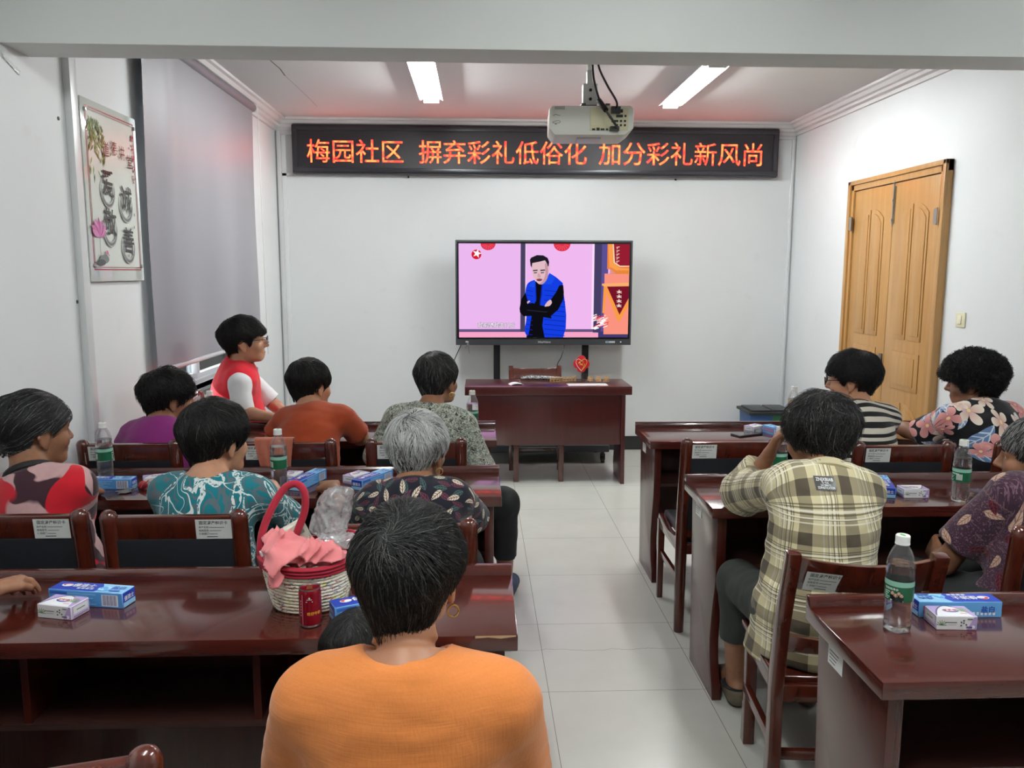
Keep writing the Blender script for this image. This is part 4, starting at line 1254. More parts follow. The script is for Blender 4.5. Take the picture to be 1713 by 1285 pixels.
def rotz(a):
    c, s = math.cos(a), math.sin(a)
    return np.array([[c, -s, 0], [s, c, 0], [0, 0, 1.0]])
def rotx(a):
    c, s = math.cos(a), math.sin(a)
    return np.array([[1.0, 0, 0], [0, c, -s], [0, s, c]])
def roty(a):
    c, s = math.cos(a), math.sin(a)
    return np.array([[c, 0, s], [0, 1.0, 0], [-s, 0, c]])

def d_rc(P, a, b, ra, rb, cut=False):
    """capsule whose radius runs from ra at a to rb at b; cut: flat at b"""
    ab = b - a
    L2 = float(ab @ ab) + 1e-12
    q = P - a
    t = (q @ ab) / L2
    h = np.clip(t, 0, 1)
    d = np.sqrt(((q - h[..., None] * ab) ** 2).sum(-1)) - (ra + (rb - ra) * h)
    if cut:
        d = np.maximum(d, (t - 1) * math.sqrt(L2))
    return d

def d_el(P, c, A, r):
    """ellipsoid: rows of A are its axes"""
    q = ((P - c) @ A.T) / r
    k0 = np.sqrt((q * q).sum(-1))
    q2 = q / r
    k1 = np.sqrt((q2 * q2).sum(-1))
    return k0 * (k0 - 1) / (k1 + 1e-9)

def smin(a, b, k):
    if k <= 0: return np.minimum(a, b)
    h = np.maximum(k - np.abs(a - b), 0) / k
    return np.minimum(a, b) - h * h * k * 0.25
def smax(a, b, k): return -smin(-a, -b, k)

def prim_eval(p, P, grow=0.0):
    if p[0] == 'rc':
        return d_rc(P, p[1], p[2], p[3] + grow, p[4] + grow, p[5] if len(p) > 5 else False)
    return d_el(P, p[1], p[2], p[3] + grow)
def prim_box(p, grow=0.0):
    if p[0] == 'rc':
        r = max(p[3], p[4]) + grow
        return np.minimum(p[1], p[2]) - r, np.maximum(p[1], p[2]) + r
    r = float(np.max(p[3])) + grow
    return p[1] - r, p[1] + r

class Field:
    def __init__(self, lo, hi, res):
        self.lo = np.asarray(lo, float); self.res = res
        self.n = np.maximum(((np.asarray(hi) - self.lo) / res).astype(int) + 2, 4)
        self.D = np.full(self.n, 1.0, np.float32)
    def region(self, lo, hi):
        i0 = np.clip(np.floor((np.asarray(lo) - self.lo) / self.res).astype(int), 0, self.n - 1)
        i1 = np.clip(np.ceil((np.asarray(hi) - self.lo) / self.res).astype(int) + 1, 1, self.n)
        if (i1 <= i0).any(): return None, None
        ax = [self.lo[k] + self.res * np.arange(i0[k], i1[k]) for k in range(3)]
        P = np.stack(np.meshgrid(*ax, indexing='ij'), -1)
        return (slice(i0[0], i1[0]), slice(i0[1], i1[1]), slice(i0[2], i1[2])), P
    def add(self, p, k=0.02, grow=0.0):
        lo, hi = prim_box(p, grow)
        pad = k + 3 * self.res
        s, P = self.region(lo - pad, hi + pad)
        if s is None: return
        self.D[s] = smin(self.D[s], prim_eval(p, P, grow), k)
    def sub(self, p, k=0.004, grow=0.0):
        lo, hi = prim_box(p, grow)
        pad = k + 3 * self.res
        s, P = self.region(lo - pad, hi + pad)
        if s is None: return
        self.D[s] = smax(self.D[s], -prim_eval(p, P, grow), k)
    def apply(self, fn, lo=None, hi=None):
        lo = self.lo if lo is None else lo
        hi = self.lo + self.res * self.n if hi is None else hi
        s, P = self.region(lo, hi)
        if s is None: return
        self.D[s] = fn(P, self.D[s])
    def mesh(self):
        D = self.D
        D[0] = D[-1] = 1; D[:, 0] = D[:, -1] = 1; D[:, :, 0] = D[:, :, -1] = 1
        S_ = D < 0
        n = D.shape
        c = [S_[a:n[0] - 1 + a, b:n[1] - 1 + b, d:n[2] - 1 + d] for a in (0, 1) for b in (0, 1) for d in (0, 1)]
        tot = sum(x.astype(np.int8) for x in c)
        cell = (tot > 0) & (tot < 8)
        idx = np.full(cell.shape, -1, np.int64)
        ci = np.argwhere(cell)
        idx[cell] = np.arange(len(ci))
        acc = np.zeros((len(ci), 3)); cnt = np.zeros(len(ci))
        corners = [(a, b, d) for a in (0, 1) for b in (0, 1) for d in (0, 1)]
        val = {o: D[ci[:, 0] + o[0], ci[:, 1] + o[1], ci[:, 2] + o[2]] for o in corners}
        for o in corners:
            for ax in range(3):
                if o[ax] == 1: continue
                o2 = list(o); o2[ax] = 1; o2 = tuple(o2)
                a, b = val[o], val[o2]
                m = (a < 0) != (b < 0)
                t = np.where(m, a / np.where(m, a - b, 1), 0)
                p = np.tile(np.array(o, float), (len(ci), 1)); p[:, ax] += t
                acc[m] += p[m]; cnt[m] += 1
        V = self.lo + self.res * (ci + acc / cnt[:, None])
        F = []
        for ax in range(3):
            u, v = (ax + 1) % 3, (ax + 2) % 3
            sl0 = [slice(1, -1)] * 3; sl1 = [slice(1, -1)] * 3
            sl0[ax] = slice(0, n[ax] - 1); sl1[ax] = slice(1, n[ax])
            A, B = S_[tuple(sl0)], S_[tuple(sl1)]
            e = np.argwhere(A != B)
            off = np.ones(3, int); off[ax] = 0
            e0 = e + off
            def cellid(du, dv):
                q = e0.copy(); q[:, u] -= du; q[:, v] -= dv
                return idx[q[:, 0], q[:, 1], q[:, 2]]
            q = np.stack([cellid(1, 1), cellid(0, 1), cellid(0, 0), cellid(1, 0)], -1)
            flip = ~A[e[:, 0], e[:, 1], e[:, 2]]
            q[flip] = q[flip][:, ::-1]
            F.append(q)
        F = np.concatenate(F)
        F = F[(F >= 0).all(1)]
        return V, F

def mesh_np(name, V, F, parent=None, mats=None, cols=None, smooth_=True, pat=None):
    me = bpy.data.meshes.new(name)
    nv, nf = len(V), len(F)
    k = F.shape[1]
    me.vertices.add(nv); me.loops.add(nf * k); me.polygons.add(nf)
    me.vertices.foreach_set('co', np.ascontiguousarray(V, np.float32).ravel())
    me.loops.foreach_set('vertex_index', np.ascontiguousarray(F, np.int32).ravel())
    me.polygons.foreach_set('loop_start', np.arange(nf, dtype=np.int32) * k)
    me.polygons.foreach_set('loop_total', np.full(nf, k, np.int32))
    if smooth_: me.polygons.foreach_set('use_smooth', np.ones(nf, bool))
    if cols is not None:
        at = me.color_attributes.new('Col', 'FLOAT_COLOR', 'POINT')
        at.data.foreach_set('color', np.ascontiguousarray(cols, np.float32).ravel())
    if pat is not None:
        at = me.attributes.new('pat', 'FLOAT_VECTOR', 'POINT')
        at.data.foreach_set('vector', np.ascontiguousarray(pat, np.float32).ravel())
    me.update(calc_edges=True)
    me.validate()
    return link(name, me, parent, mats)

def relax(V, F, it=2, lam=0.5):
    n = len(V)
    a = np.concatenate([F[:, 0], F[:, 1], F[:, 2], F[:, 3]]); b = np.concatenate([F[:, 1], F[:, 2], F[:, 3], F[:, 0]])
    cnt = np.bincount(a, minlength=n) + np.bincount(b, minlength=n)
    for _ in range(it):
        s = np.stack([np.bincount(a, V[b, k], n) + np.bincount(b, V[a, k], n) for k in range(3)], -1)
        V = V + lam * (s / np.maximum(cnt, 1)[:, None] - V)
    return V

def wob(P, f, seed=0.0):
    """cheap smooth noise in -1..1"""
    x, y, z = P[..., 0] * f, P[..., 1] * f, P[..., 2] * f
    return (np.sin(x * 1.7 + 1.3 * np.sin(y * 1.1 + seed) + seed) + np.sin(y * 1.9 + 1.2 * np.sin(z * 1.3 + seed * 2) + 2 * seed) + np.sin(z * 1.5 + 1.4 * np.sin(x * 1.2 + seed * 3) + 3 * seed)) / 3

def skin_mat(name, c, c2):
    q = NT(name)
    o = q.obj()
    n = q.noise(o, 16, 4, .6)
    q.base(q.mix(q.step(n, .35, .7), c, c2)).set(Roughness=.45, Specular_IOR_Level=.4, Subsurface_Weight=.12, Subsurface_Radius=(1.0, .4, .2), Subsurface_Scale=.006)
    q.bump(q.noise(o, 240, 3), .12, .001)
    return q.m
SKIN = {'tan': skin_mat('tan_skin', S(172, 122, 92), S(156, 106, 78)), 'mid': skin_mat('brown_skin', S(152, 108, 82), S(134, 92, 68)),
        'fair': skin_mat('light_skin', S(190, 142, 114), S(174, 126, 100)), 'dark': skin_mat('weathered_skin', S(142, 100, 76), S(122, 84, 62))}
hair_m = NT('hair')
_a = hair_m.n('ShaderNodeAttribute', attribute_name='Col')
hair_m.base(_a.outputs[0]).set(Roughness=.55, Specular_IOR_Level=.28)
hair_m.bump(hair_m.noise(hair_m.obj(), 420, 2), .6, .002)
hair_m = hair_m.m
eye_m = plain('eye_white', S(214, 208, 200), .15); iris_m = plain('dark_iris', S(30, 20, 16), .1)

def d_box(P, c, h, rz):
    q = np.abs((P - c) @ rotz(rz)) - h
    return np.sqrt((np.maximum(q, 0) ** 2).sum(-1)) + np.minimum(q.max(-1), 0)
def carve(F, boxes, m=.0035):
    for c, h, rz in boxes:
        r = float(np.linalg.norm(h)) + .03
        if rz == 0: lo, hi = c - h - .03, c + h + .03
        else: lo, hi = c - r, c + r
        s, P = F.region(lo, hi)
        if s is None: continue
        F.D[s] = np.maximum(F.D[s], m - d_box(P, c, h, rz))

# ------------------------------------------------------------------ hands
def hand_prims(w, d, palm, s=1.0, curl=.5, left=False, spread_=.10):
    """w wrist, d pointing along the palm, palm = palm-facing normal"""
    d = unit(d); palm = unit(np.asarray(palm, float) - d * (np.asarray(palm, float) @ d))
    side = np.cross(d, palm) * (1 if left else -1)       # towards the thumb
    out, fing = [], []
    L = [.070, .078, .073, .058]
    for i in range(4):
        o = (1.5 - i) * .0195 * s
        k = w + d * (.088 - .004 * abs(i - 1.2)) * s + side * o
        out.append(('rc', w + side * o * .5 + d * .012 * s, k, .0165 * s, .0115 * s))
        p, dirv = k, unit(d + side * spread_ * (1.5 - i) * .7)
        for j, (f_, a_) in enumerate(((.46, .55), (.30, .75), (.24, .55))):
            dirv = unit(dirv * math.cos(curl * a_ * 1.25) + palm * math.sin(curl * a_ * 1.25))
            e = p + dirv * L[i] * f_ * s
            fing.append(('rc', p, e, (.0098 - .0012 * j) * s, (.0090 - .0012 * j) * s))
            # keep curling about the same axis
            p = e
    t0 = w + d * .022 * s + side * .022 * s
    t1 = w + d * .055 * s + side * .046 * s + palm * .012 * s
    t2 = w + d * .083 * s + side * (.050 - .01 * curl) * s + palm * (.016 + .012 * curl) * s
    t3 = w + d * .105 * s + side * (.046 - .022 * curl) * s + palm * (.020 + .020 * curl) * s
    fing += [('rc', t0, t1, .0175 * s, .0125 * s), ('rc', t1, t2, .0118 * s, .0102 * s), ('rc', t2, t3, .0102 * s, .0082 * s)]
    return out, fing

# ------------------------------------------------------------------ head, in its own frame (face looks along +y)
class Head:
    def __init__(self, c, yaw, pitch, roll, s=1.0):
        self.c = np.asarray(c, float); self.s = s
        self.M = rotz(yaw) @ rotx(pitch) @ roty(roll)      # local -> body
    def w(self, p): return self.c + self.M @ (np.asarray(p, float) * self.s)
    def local(self, P): return ((P - self.c) @ self.M) / self.s
    def el(self, c, r): return ('el', self.w(c), self.M.T.copy(), np.asarray(r, float) * self.s)
    def rc(self, a, b, ra, rb): return ('rc', self.w(a), self.w(b), ra * self.s, rb * self.s)

def head_prims(h, fat=1.0):
    A = []
    A.append((h.el((0, -.012, .030), (.0745, .094, .086)), .0))
    A.append((h.el((0, .030, -.020), (.064 * fat, .062, .082)), .03))
    A.append((h.el((0, .040, -.070), (.046 * fat, .050, .036)), .03))          # jaw
    A.append((h.rc((-.030 * fat, .066, -.088), (.030 * fat, .066, -.088), .017, .017), .02))   # chin
    A.append((h.rc((-.04, .074, .022), (.04, .074, .022), .014, .014), .02))   # brow
    for s in (-1, 1):
        A.append((h.el((s * .040 * fat, .064, -.030), (.025, .023, .025)), .02))     # cheek
    A.append((h.rc((0, .090, .010), (0, .110, -.026), .0075, .0115), .012))    # nose
    for s in (-1, 1):
        A.append((h.el((s * .012, .097, -.031), (.009, .010, .008)), .008))
    A.append((h.rc((-.020, .087, -.059), (.020, .087, -.059), .0065, .0065), .008))
    A.append((h.rc((-.016, .086, -.068), (.016, .086, -.068), .007, .007), .008))
    return A
def ear_prims(h):
    A = []
    for s in (-1, 1):
        A.append((h.el((s * .077, -.006, -.012), (.009, .019, .031)), .008))
        A.append((h.rc((s * .081, -.022, .010), (s * .085, -.026, -.012), .0055, .0055), .006))
        A.append((h.rc((s * .079, -.004, .018), (s * .083, -.020, .014), .0055, .0055), .006))
        A.append((h.el((s * .076, .000, -.042), (.0065, .010, .010)), .006))
    return A

# ------------------------------------------------------------------ hair
class Hair:
    def __init__(self, h, t=.012, nape=-.075, side=-.035, ear=True, front=0.0, back=0.0, vol=0.0, bun=None, puff=0.0, lump=.0035, taper=.5, thin=.6):
        self.h = h; self.k = dict(t=t, nape=nape, side=side, ear=ear, front=front, back=back, vol=vol, bun=bun, puff=puff, lump=lump, taper=taper, thin=thin)
    def full(self, q):
        k = self.k; t = k['t']
        I = np.eye(3)
        d = d_el(q, np.array([0, -.014, .034]), I, np.array([.0755 + t + k['vol'], .095 + t + k['back'], .086 + t + k['vol'] * .6]))
        d = smin(d, d_rc(q, np.array([0, -.040, .02]), np.array([0, -.052, k['nape'] + .01]), .067 + t * .8 + k['vol'], .037 + t * .6 + k['vol'] * .6), .04)
        for s in (-1, 1):
            d = smin(d, d_rc(q, np.array([s * .058, -.01, .03]), np.array([s * .064, -.008, k['side']]), .018 + t + k['vol'] * .6, .010 + t * .8 + k['vol'] * .6), .03)
        if k['bun'] is not None:
            for (p, r) in k['bun']: d = smin(d, d_el(q, np.array(p), I, np.array(r)), .02)
        d = d + k['thin'] * (t + k['vol']) * np.clip((.045 - q[..., 2]) / .11, 0, 1)
        d = d - k['lump'] * wob(q, 38, 2.0 + k['t'] * 100)
        if k['puff']:
            d = d - k['puff'] * (.5 + .5 * wob(q, 70, 1.0)) - k['puff'] * .4 * wob(q, 140, 3.0)
        return d
    def face(self, q):
        k = self.k
        d = d_el(q, np.array([0, .098, -.048]), np.eye(3), np.array([.074, .080, .105 - k['front']]))
        return d
    def cutd(self, q):
        k = self.k
        d = self.full(q)
        d = smax(d, -self.face(q), .006)
        d = smax(d, (k['nape'] - q[..., 2]) + k['taper'] * np.maximum(0, np.abs(q[..., 0]) - .022), .012)
        yy = q[..., 1]
        lim = k['side'] - .006 + .03 * np.clip((yy - .040) / .03, 0, 1) - .030 * np.exp(-((yy - .030) / .010) ** 2)
        m = (q[..., 1] > -.034)
        d = np.where(m, smax(d, (lim - q[..., 2]) - .3 * np.maximum(0, -.015 - q[..., 1]), .008), d)
        if k['ear']:
            d = smax(d, -d_el(q, np.array([.088, -.004, -.020]), np.eye(3), np.array([.035, .026, .036])), .006)
            d = smax(d, -d_el(q, np.array([-.088, -.004, -.020]), np.eye(3), np.array([.035, .026, .036])), .006)
        return d

def grad(fn, q, e=.0015):
    g = np.stack([fn(q + np.eye(3)[i] * e) - fn(q - np.eye(3)[i] * e) for i in range(3)], -1)
    return g / (np.linalg.norm(g, axis=-1, keepdims=True) + 1e-9)

def make_hair(parent, hair, dark, grey, greymix, n=2600, L=.07, whorl=(0.0, -.058, .098), flow='whorl', lift=.004, curl=0.0, res=.004, rad=.0006, rng=RNG, mess=.25, part=None, wave=.5):
    h = hair.h
    # cap
    lo, hi = np.array([-.16, -.2, -.24]), np.array([.16, .16, .19])
    F = Field(lo, hi, res)
    def fn(P, D):
        d = hair.cutd(P) + .003
        d = d + .0012 * wob(P, 120, 2.0)
        return d
    F.apply(fn)
    V, Q = F.mesh()
    V = relax(V, Q, 1)
    nv = len(V)
    gm = np.clip(greymix + .25 * wob(V, 30, 4.0), 0, 1)[:, None] if greymix > 0 else np.zeros((nv, 1))
    capc = np.concatenate([(1 - gm * .6) * np.array(dark[:3]) + gm * .6 * np.array(grey[:3]) * .7, np.ones((nv, 1))], -1) * np.array([.75, .75, .75, 1])
    # strands
    cand = V[rng.integers(0, nv, n * 3)] + rng.normal(0, res * .5, (n * 3, 3))
    for _ in range(2):
        cand = cand - hair.full(cand)[:, None] * grad(hair.full, cand)
    ok = (np.abs(hair.cutd(cand)) < .006)
    q = cand[ok][:n]
    n = len(q)
    wh = np.array(whorl)
    steps = 8
    Ls = L * rng.uniform(.6, 1.15, n)
    ph = rng.uniform(0, 2 * PI, n)
    path = [q.copy()]
    dv = None
    base = q.copy()
    jit = rng.normal(0, 1, (n, 3)) * mess
    alive = np.ones(n, bool)
    for st in range(steps):
        g = grad(hair.full, base)
        if flow == 'whorl':
            d = base - wh
            d = d / (np.linalg.norm(d, axis=1, keepdims=True) + 1e-6)
            low = np.clip((.05 - base[:, 2]) / .09, 0, 1)[:, None]
            d = d * (1 - .8 * low) + np.array([0, .0, -1.0]) * (.25 + .9 * low)
            wv_ = np.stack([wob(base, 42, 1.0 + i) for i in range(3)], -1)
            d = d + wave * wv_
            sw = np.cross(np.array([0, -.4, .9]), base - wh)
            d = d + .35 * sw / (np.linalg.norm(sw, axis=1, keepdims=True) + 1e-6) * np.exp(-np.linalg.norm(base - wh, axis=1) / .06)[:, None]
        elif flow == 'part':      # parted, falling to both sides
            d = np.stack([np.sign(base[:, 0] - (part or 0)) * .9, -.15 * np.ones(n), -.8 * np.ones(n)], -1)
        else:                     # pulled to a point
            d = np.array(flow) - base
            d = d / (np.linalg.norm(d, axis=1, keepdims=True) + 1e-6)
        d = d + jit
        d = d - g * (d * g).sum(1, keepdims=True)
        d = d / (np.linalg.norm(d, axis=1, keepdims=True) + 1e-9)
        dv = d if dv is None else .55 * dv + .45 * d
        nb = base + dv * (Ls / steps)[:, None]
        nb = nb - hair.full(nb)[:, None] * grad(hair.full, nb)
        infc = hair.face(nb) < -.010
        bad = infc | (hair.cutd(nb) > .006)
        alive &= ~bad
        base = np.where(alive[:, None], nb, base)
        g2 = grad(hair.full, base)
        fr = (st + 1) / steps
        off = lift * (fr * (.2 + 1.1 * ((ph * 7) % 1) ** 2))[:, None]
        pt = base + g2 * off
        if curl:
            a = ph + st * 2.1
            b = np.cross(g2, dv)
            pt = pt + curl * (np.cos(a)[:, None] * b + np.sin(a)[:, None] * g2 + .5 * g2)
        pt = np.where(alive[:, None], pt, path[-1] + (path[-1] - path[-2] if st else 0) * .02)
        path.append(pt)
    Pth = np.stack(path, 1)                        # n, steps+1, 3
    m = steps + 1
    T = np.gradient(Pth, axis=1)
    T = T / (np.linalg.norm(T, axis=2, keepdims=True) + 1e-9)
    N0 = grad(hair.full, Pth.reshape(-1, 3)).reshape(Pth.shape)
    B = np.cross(T, N0); B = B / (np.linalg.norm(B, axis=2, keepdims=True) + 1e-9)
    N0 = np.cross(B, T)
    prof = rad * np.array([.8] + [1.0] * (m - 4) + [.85, .6, .25])[:m]
    vs = []
    for a in (PI / 2, PI / 2 + 2 * PI / 3, PI / 2 + 4 * PI / 3):
        vs.append(Pth + (math.cos(a) * B * 1.6 + math.sin(a) * N0) * prof[None, :, None])
    SV = np.stack(vs, 2).reshape(-1, 3)            # n, m, 3
    ii = (np.arange(n)[:, None] * m + np.arange(m - 1)[None, :]).reshape(-1)
    SF = []
    for a in range(3):
        b = (a + 1) % 3
        SF.append(np.stack([ii * 3 + a, ii * 3 + b, (ii + 1) * 3 + b, (ii + 1) * 3 + a], -1))
    SF = np.concatenate(SF) + nv
    gs = (rng.random(n) < greymix)
    if greymix > 0:
        gs = rng.random(n) < np.clip(greymix + 1.6 * greymix * np.exp(-np.linalg.norm(q - wh, axis=1) / .035) + .5 * greymix * wob(q, 28, 4.0) + (.25 if greymix > .4 else .0) * np.clip(q[:, 2] * 8, -1, 1), 0, 1)
    v_ = rng.uniform(.75, 1.35, n)[:, None]
    sc = np.where(gs[:, None], np.array(grey[:3]) * v_, np.array(dark[:3]) * v_)
    sc = np.repeat(sc, m * 3, 0)
    SC_ = np.concatenate([sc, np.ones((len(sc), 1))], -1)
    AV = np.concatenate([V, SV]); AF = np.concatenate([Q, SF]); AC = np.concatenate([capc, SC_])
    W = h.c + (AV * h.s) @ h.M.T
    return mesh_np('hair', W, AF, parent, [hair_m], AC)
# ------------------------------------------------------------------ cloth patterns
def box2d(q):
    """pattern coordinates stored on the cloth: u around, v along"""
    a = q.n('ShaderNodeAttribute', attribute_name='pat')
    p = q.sep(a.outputs['Vector'])
    return p[0], p[1], q.obj(), p
def weave(q, o, scale=700, strength=.25):
    q.set(Roughness=.85, Specular_IOR_Level=.2, Sheen_Weight=.15)
    w = q.noise(q.vmath('MULTIPLY', o, (1, 1, .35)), scale, 2)
    big = q.noise(o, 14, 3)
    q.bump(q.math('ADD', q.math('MULTIPLY', w, .25), big), strength, .006)
    return q.m
def cl_plain(name, c, c2=None, stre=.25):
    q = NT(name); o = q.obj()
    q.base(q.mix(q.step(q.noise(o, 8, 4), .35, .65), c, c2 or tuple(v * .9 for v in c[:3]) + (1,)))
    return weave(q, o, 700, stre)
def cl_linen(name, c):
    q = NT(name); o = q.obj()
    w = q.noise(q.vmath('MULTIPLY', o, (260, 260, 14)), 1.0, 2)
    w2 = q.noise(q.vmath('MULTIPLY', o, (14, 14, 300)), 1.0, 2)
    f = q.step(q.math('ADD', q.math('MULTIPLY', w, .5), q.math('MULTIPLY', w2, .5)), .38, .62)
    q.base(q.mix(f, tuple(v * .93 for v in c[:3]) + (1,), c)).set(Roughness=.8, Specular_IOR_Level=.2, Sheen_Weight=.2)
    fold = q.noise(q.vmath('MULTIPLY', o, (4, 4, 15)), 1.0, 2, .5, .5)
    q.bump(q.math('ADD', q.math('MULTIPLY', f, .05), fold), .4, .012)
    return q.m
def cl_swirl(name, ground, a, b):
    q = NT(name); u, v, o, s = box2d(q)
    p = q.comb(u, v, 0.0)
    d = q.noise(p, 10.0, 2, .5, .5)
    d2 = q.noise(q.vmath('ADD', p, (3.1, 1.7, 0)), 9.0, 2, .5, .5)
    def lines(n, c, w): return q.math('LESS_THAN', q.math('ABSOLUTE', q.math('SUBTRACT', n, c)), w)
    g = q.math('MAXIMUM', lines(d, .44, .016), q.math('MAXIMUM', lines(d2, .56, .015), lines(d, .62, .012)))
    tex = q.step(q.noise(p, 130, 2), .4, .5)
    w_ = q.math('MAXIMUM', q.math('MAXIMUM', lines(d2, .42, .009), lines(d, .53, .0065)), q.math('MULTIPLY', lines(d2, .49, .018), tex))
    c = q.mix(g, ground, b)
    c = q.mix(w_, c, a)
    q.base(c)
    return weave(q, o)
def cl_scribble(name, ground, dark_, light):
    q = NT(name); u, v, o, s = box2d(q)
    p = q.comb(u, v, 0.0)
    d = q.noise(p, 26.0, 1, .5, 2.2)
    d2 = q.noise(q.vmath('ADD', p, (5, 2, 0)), 30.0, 1, .5, 2.4)
    def lines(n, c, w): return q.math('LESS_THAN', q.math('ABSOLUTE', q.math('SUBTRACT', n, c)), w)
    c = q.mix(q.step(q.noise(p, 30, 3), .45, .6), ground, dark_)
    c = q.mix(q.step(q.noise(p, 12, 2), .55, .65), c, S(74, 92, 84))
    c = q.mix(q.math('MAXIMUM', lines(d, .5, .034), lines(d2, .52, .03)), c, light)
    q.base(c)
    return weave(q, o)
def cl_leaves(name, ground, fills, vein, scale=16.0, wid=.20, ln=.42, dots=None, dens=.95):
    """scattered veined leaves, each turned its own way"""
    q = NT(name); u, v, o, s = box2d(q)
    c = ground
    if dots is not None:
        w = q.noise(q.comb(u, v, 0.0), 60, 2, .6, 3.0)
        c = q.mix(q.math('MULTIPLY', q.step(w, .56, .6), .7), ground, dots)
    for li, (off, fl) in enumerate(fills):
        p = q.vmath('ADD', q.comb(u, v, 0.0), off)
        vo = q.n('ShaderNodeTexVoronoi', {'Vector': p, 'Scale': scale, 'Randomness': .42}, voronoi_dimensions='2D')
        cell = q.vmath('SUBTRACT', q.vmath('MULTIPLY', p, (scale, scale, 1)), q.vmath('MULTIPLY', vo.outputs['Position'], (scale, scale, 1)))
        rc_ = q.sep(vo.outputs['Color'])
        ang = q.math('MULTIPLY', rc_[0], 6.283)
        ca, sa = q.math('COSINE', ang), q.math('SINE', ang)
        cs = q.sep(cell)
        x = q.math('ADD', q.math('MULTIPLY', cs[0], ca), q.math('MULTIPLY', cs[1], sa))
        y = q.math('SUBTRACT', q.math('MULTIPLY', cs[1], ca), q.math('MULTIPLY', cs[0], sa))
        # leaf outline: |y| < wid * (1 - (x/ln)^2) shifted fuller towards the stalk
        t = q.math('DIVIDE', x, ln)
        hw = q.math('MULTIPLY', q.math('MULTIPLY', q.math('SUBTRACT', 1.0, q.math('MULTIPLY', t, t)), wid), q.math('ADD', .78, q.math('MULTIPLY', t, -.3)))
        ay = q.math('ABSOLUTE', y)
        inside = q.math('MULTIPLY', q.math('LESS_THAN', ay, hw), q.math('LESS_THAN', rc_[1], dens))
        rib = q.math('LESS_THAN', ay, .018)
        vn = q.math('LESS_THAN', q.math('ABSOLUTE', q.math('SUBTRACT', q.math('FRACT', q.math('MULTIPLY', q.math('SUBTRACT', x, ay), 6.0)), .5)), .1)
        edge = q.math('GREATER_THAN', ay, q.math('SUBTRACT', hw, .022))
        vv = q.math('MAXIMUM', rib, vn)
        leaf = q.mix(q.math('MAXIMUM', vv, 0.0), fl, vein)
        if li < len(fills) - 1 and len(fills) > 2 or li == 1 and len(fills) == 2: leaf = q.mix(q.math('MAXIMUM', q.math('MAXIMUM', vv, edge), 0.0), tuple(x_ * .25 for x_ in fl[:3]) + (1,), fl)
        c = q.mix(inside, c, leaf)
    q.base(c)
    return weave(q, o)
def cl_floral(name, ground):
    q = NT(name); u, v, o, s = box2d(q)
    c = ground
    def cells(off, scale, rnd=.7):
        p = q.vmath('ADD', q.comb(u, v, 0.0), off)
        vo = q.n('ShaderNodeTexVoronoi', {'Vector': p, 'Scale': scale, 'Randomness': rnd}, voronoi_dimensions='2D')
        cell = q.vmath('SUBTRACT', q.vmath('MULTIPLY', p, (scale, scale, 1)), q.vmath('MULTIPLY', vo.outputs['Position'], (scale, scale, 1)))
        cs = q.sep(cell); rc_ = q.sep(vo.outputs['Color'])
        return cs, rc_
    # blue and slate leaves
    for off, scale, wid, ln, a, b, dens in (((.31, .17, 0), 7.5, .20, .50, S(98, 124, 164), S(196, 206, 214), .8), ((.77, .43, 0), 9.0, .13, .46, S(140, 160, 196), S(226, 222, 214), .6)):
        cs, rc_ = cells(off, scale)
        ang = q.math('MULTIPLY', rc_[0], 6.283); ca, sa = q.math('COSINE', ang), q.math('SINE', ang)
        x = q.math('ADD', q.math('MULTIPLY', cs[0], ca), q.math('MULTIPLY', cs[1], sa)); y = q.math('SUBTRACT', q.math('MULTIPLY', cs[1], ca), q.math('MULTIPLY', cs[0], sa))
        t = q.math('DIVIDE', x, ln)
        hw = q.math('MULTIPLY', q.math('SUBTRACT', 1.0, q.math('MULTIPLY', t, t)), wid)
        ay = q.math('ABSOLUTE', y)
        ins = q.math('MULTIPLY', q.math('LESS_THAN', ay, hw), q.math('LESS_THAN', rc_[1], dens))
        rib = q.math('MAXIMUM', q.math('LESS_THAN', ay, .016), q.math('MULTIPLY', q.math('LESS_THAN', q.math('ABSOLUTE', q.math('SUBTRACT', q.math('FRACT', q.math('MULTIPLY', q.math('SUBTRACT', x, ay), 5.0)), .5)), .12), q.math('GREATER_THAN', rc_[2], .5)))
        c = q.mix(ins, c, q.mix(rib, a, b))
    # five-petal flowers, some pink and some cream
    for off, scale, dens, rad in (((.13, .57, 0), 8.0, .72, .46), ((.52, .91, 0), 11.0, .5, .42)):
        cs, rc_ = cells(off, scale, .6)
        r = q.math('SQRT', q.math('ADD', q.math('MULTIPLY', cs[0], cs[0]), q.math('MULTIPLY', cs[1], cs[1])))
        th = q.math('ADD', q.math('ARCTAN2', cs[1], cs[0]), q.math('MULTIPLY', rc_[0], 6.283))
        pet = q.math('ABSOLUTE', q.math('COSINE', q.math('MULTIPLY', th, 2.5)))
        R_ = q.math('MULTIPLY', q.math('POWER', pet, .45), rad)
        ins = q.math('MULTIPLY', q.math('LESS_THAN', r, R_), q.math('LESS_THAN', rc_[1], dens))
        shade_ = q.step(r, .05, rad)
        pk = q.mix(shade_, S(196, 120, 122), S(226, 166, 160)); cr = q.mix(shade_, S(206, 160, 150), S(232, 222, 206))
        col = q.mix(q.math('GREATER_THAN', rc_[2], .45), pk, cr)
        col = q.mix(q.math('LESS_THAN', r, .06), col, S(232, 206, 150))
        c = q.mix(ins, c, col)
    q.base(c)
    return weave(q, o, 700, .15)
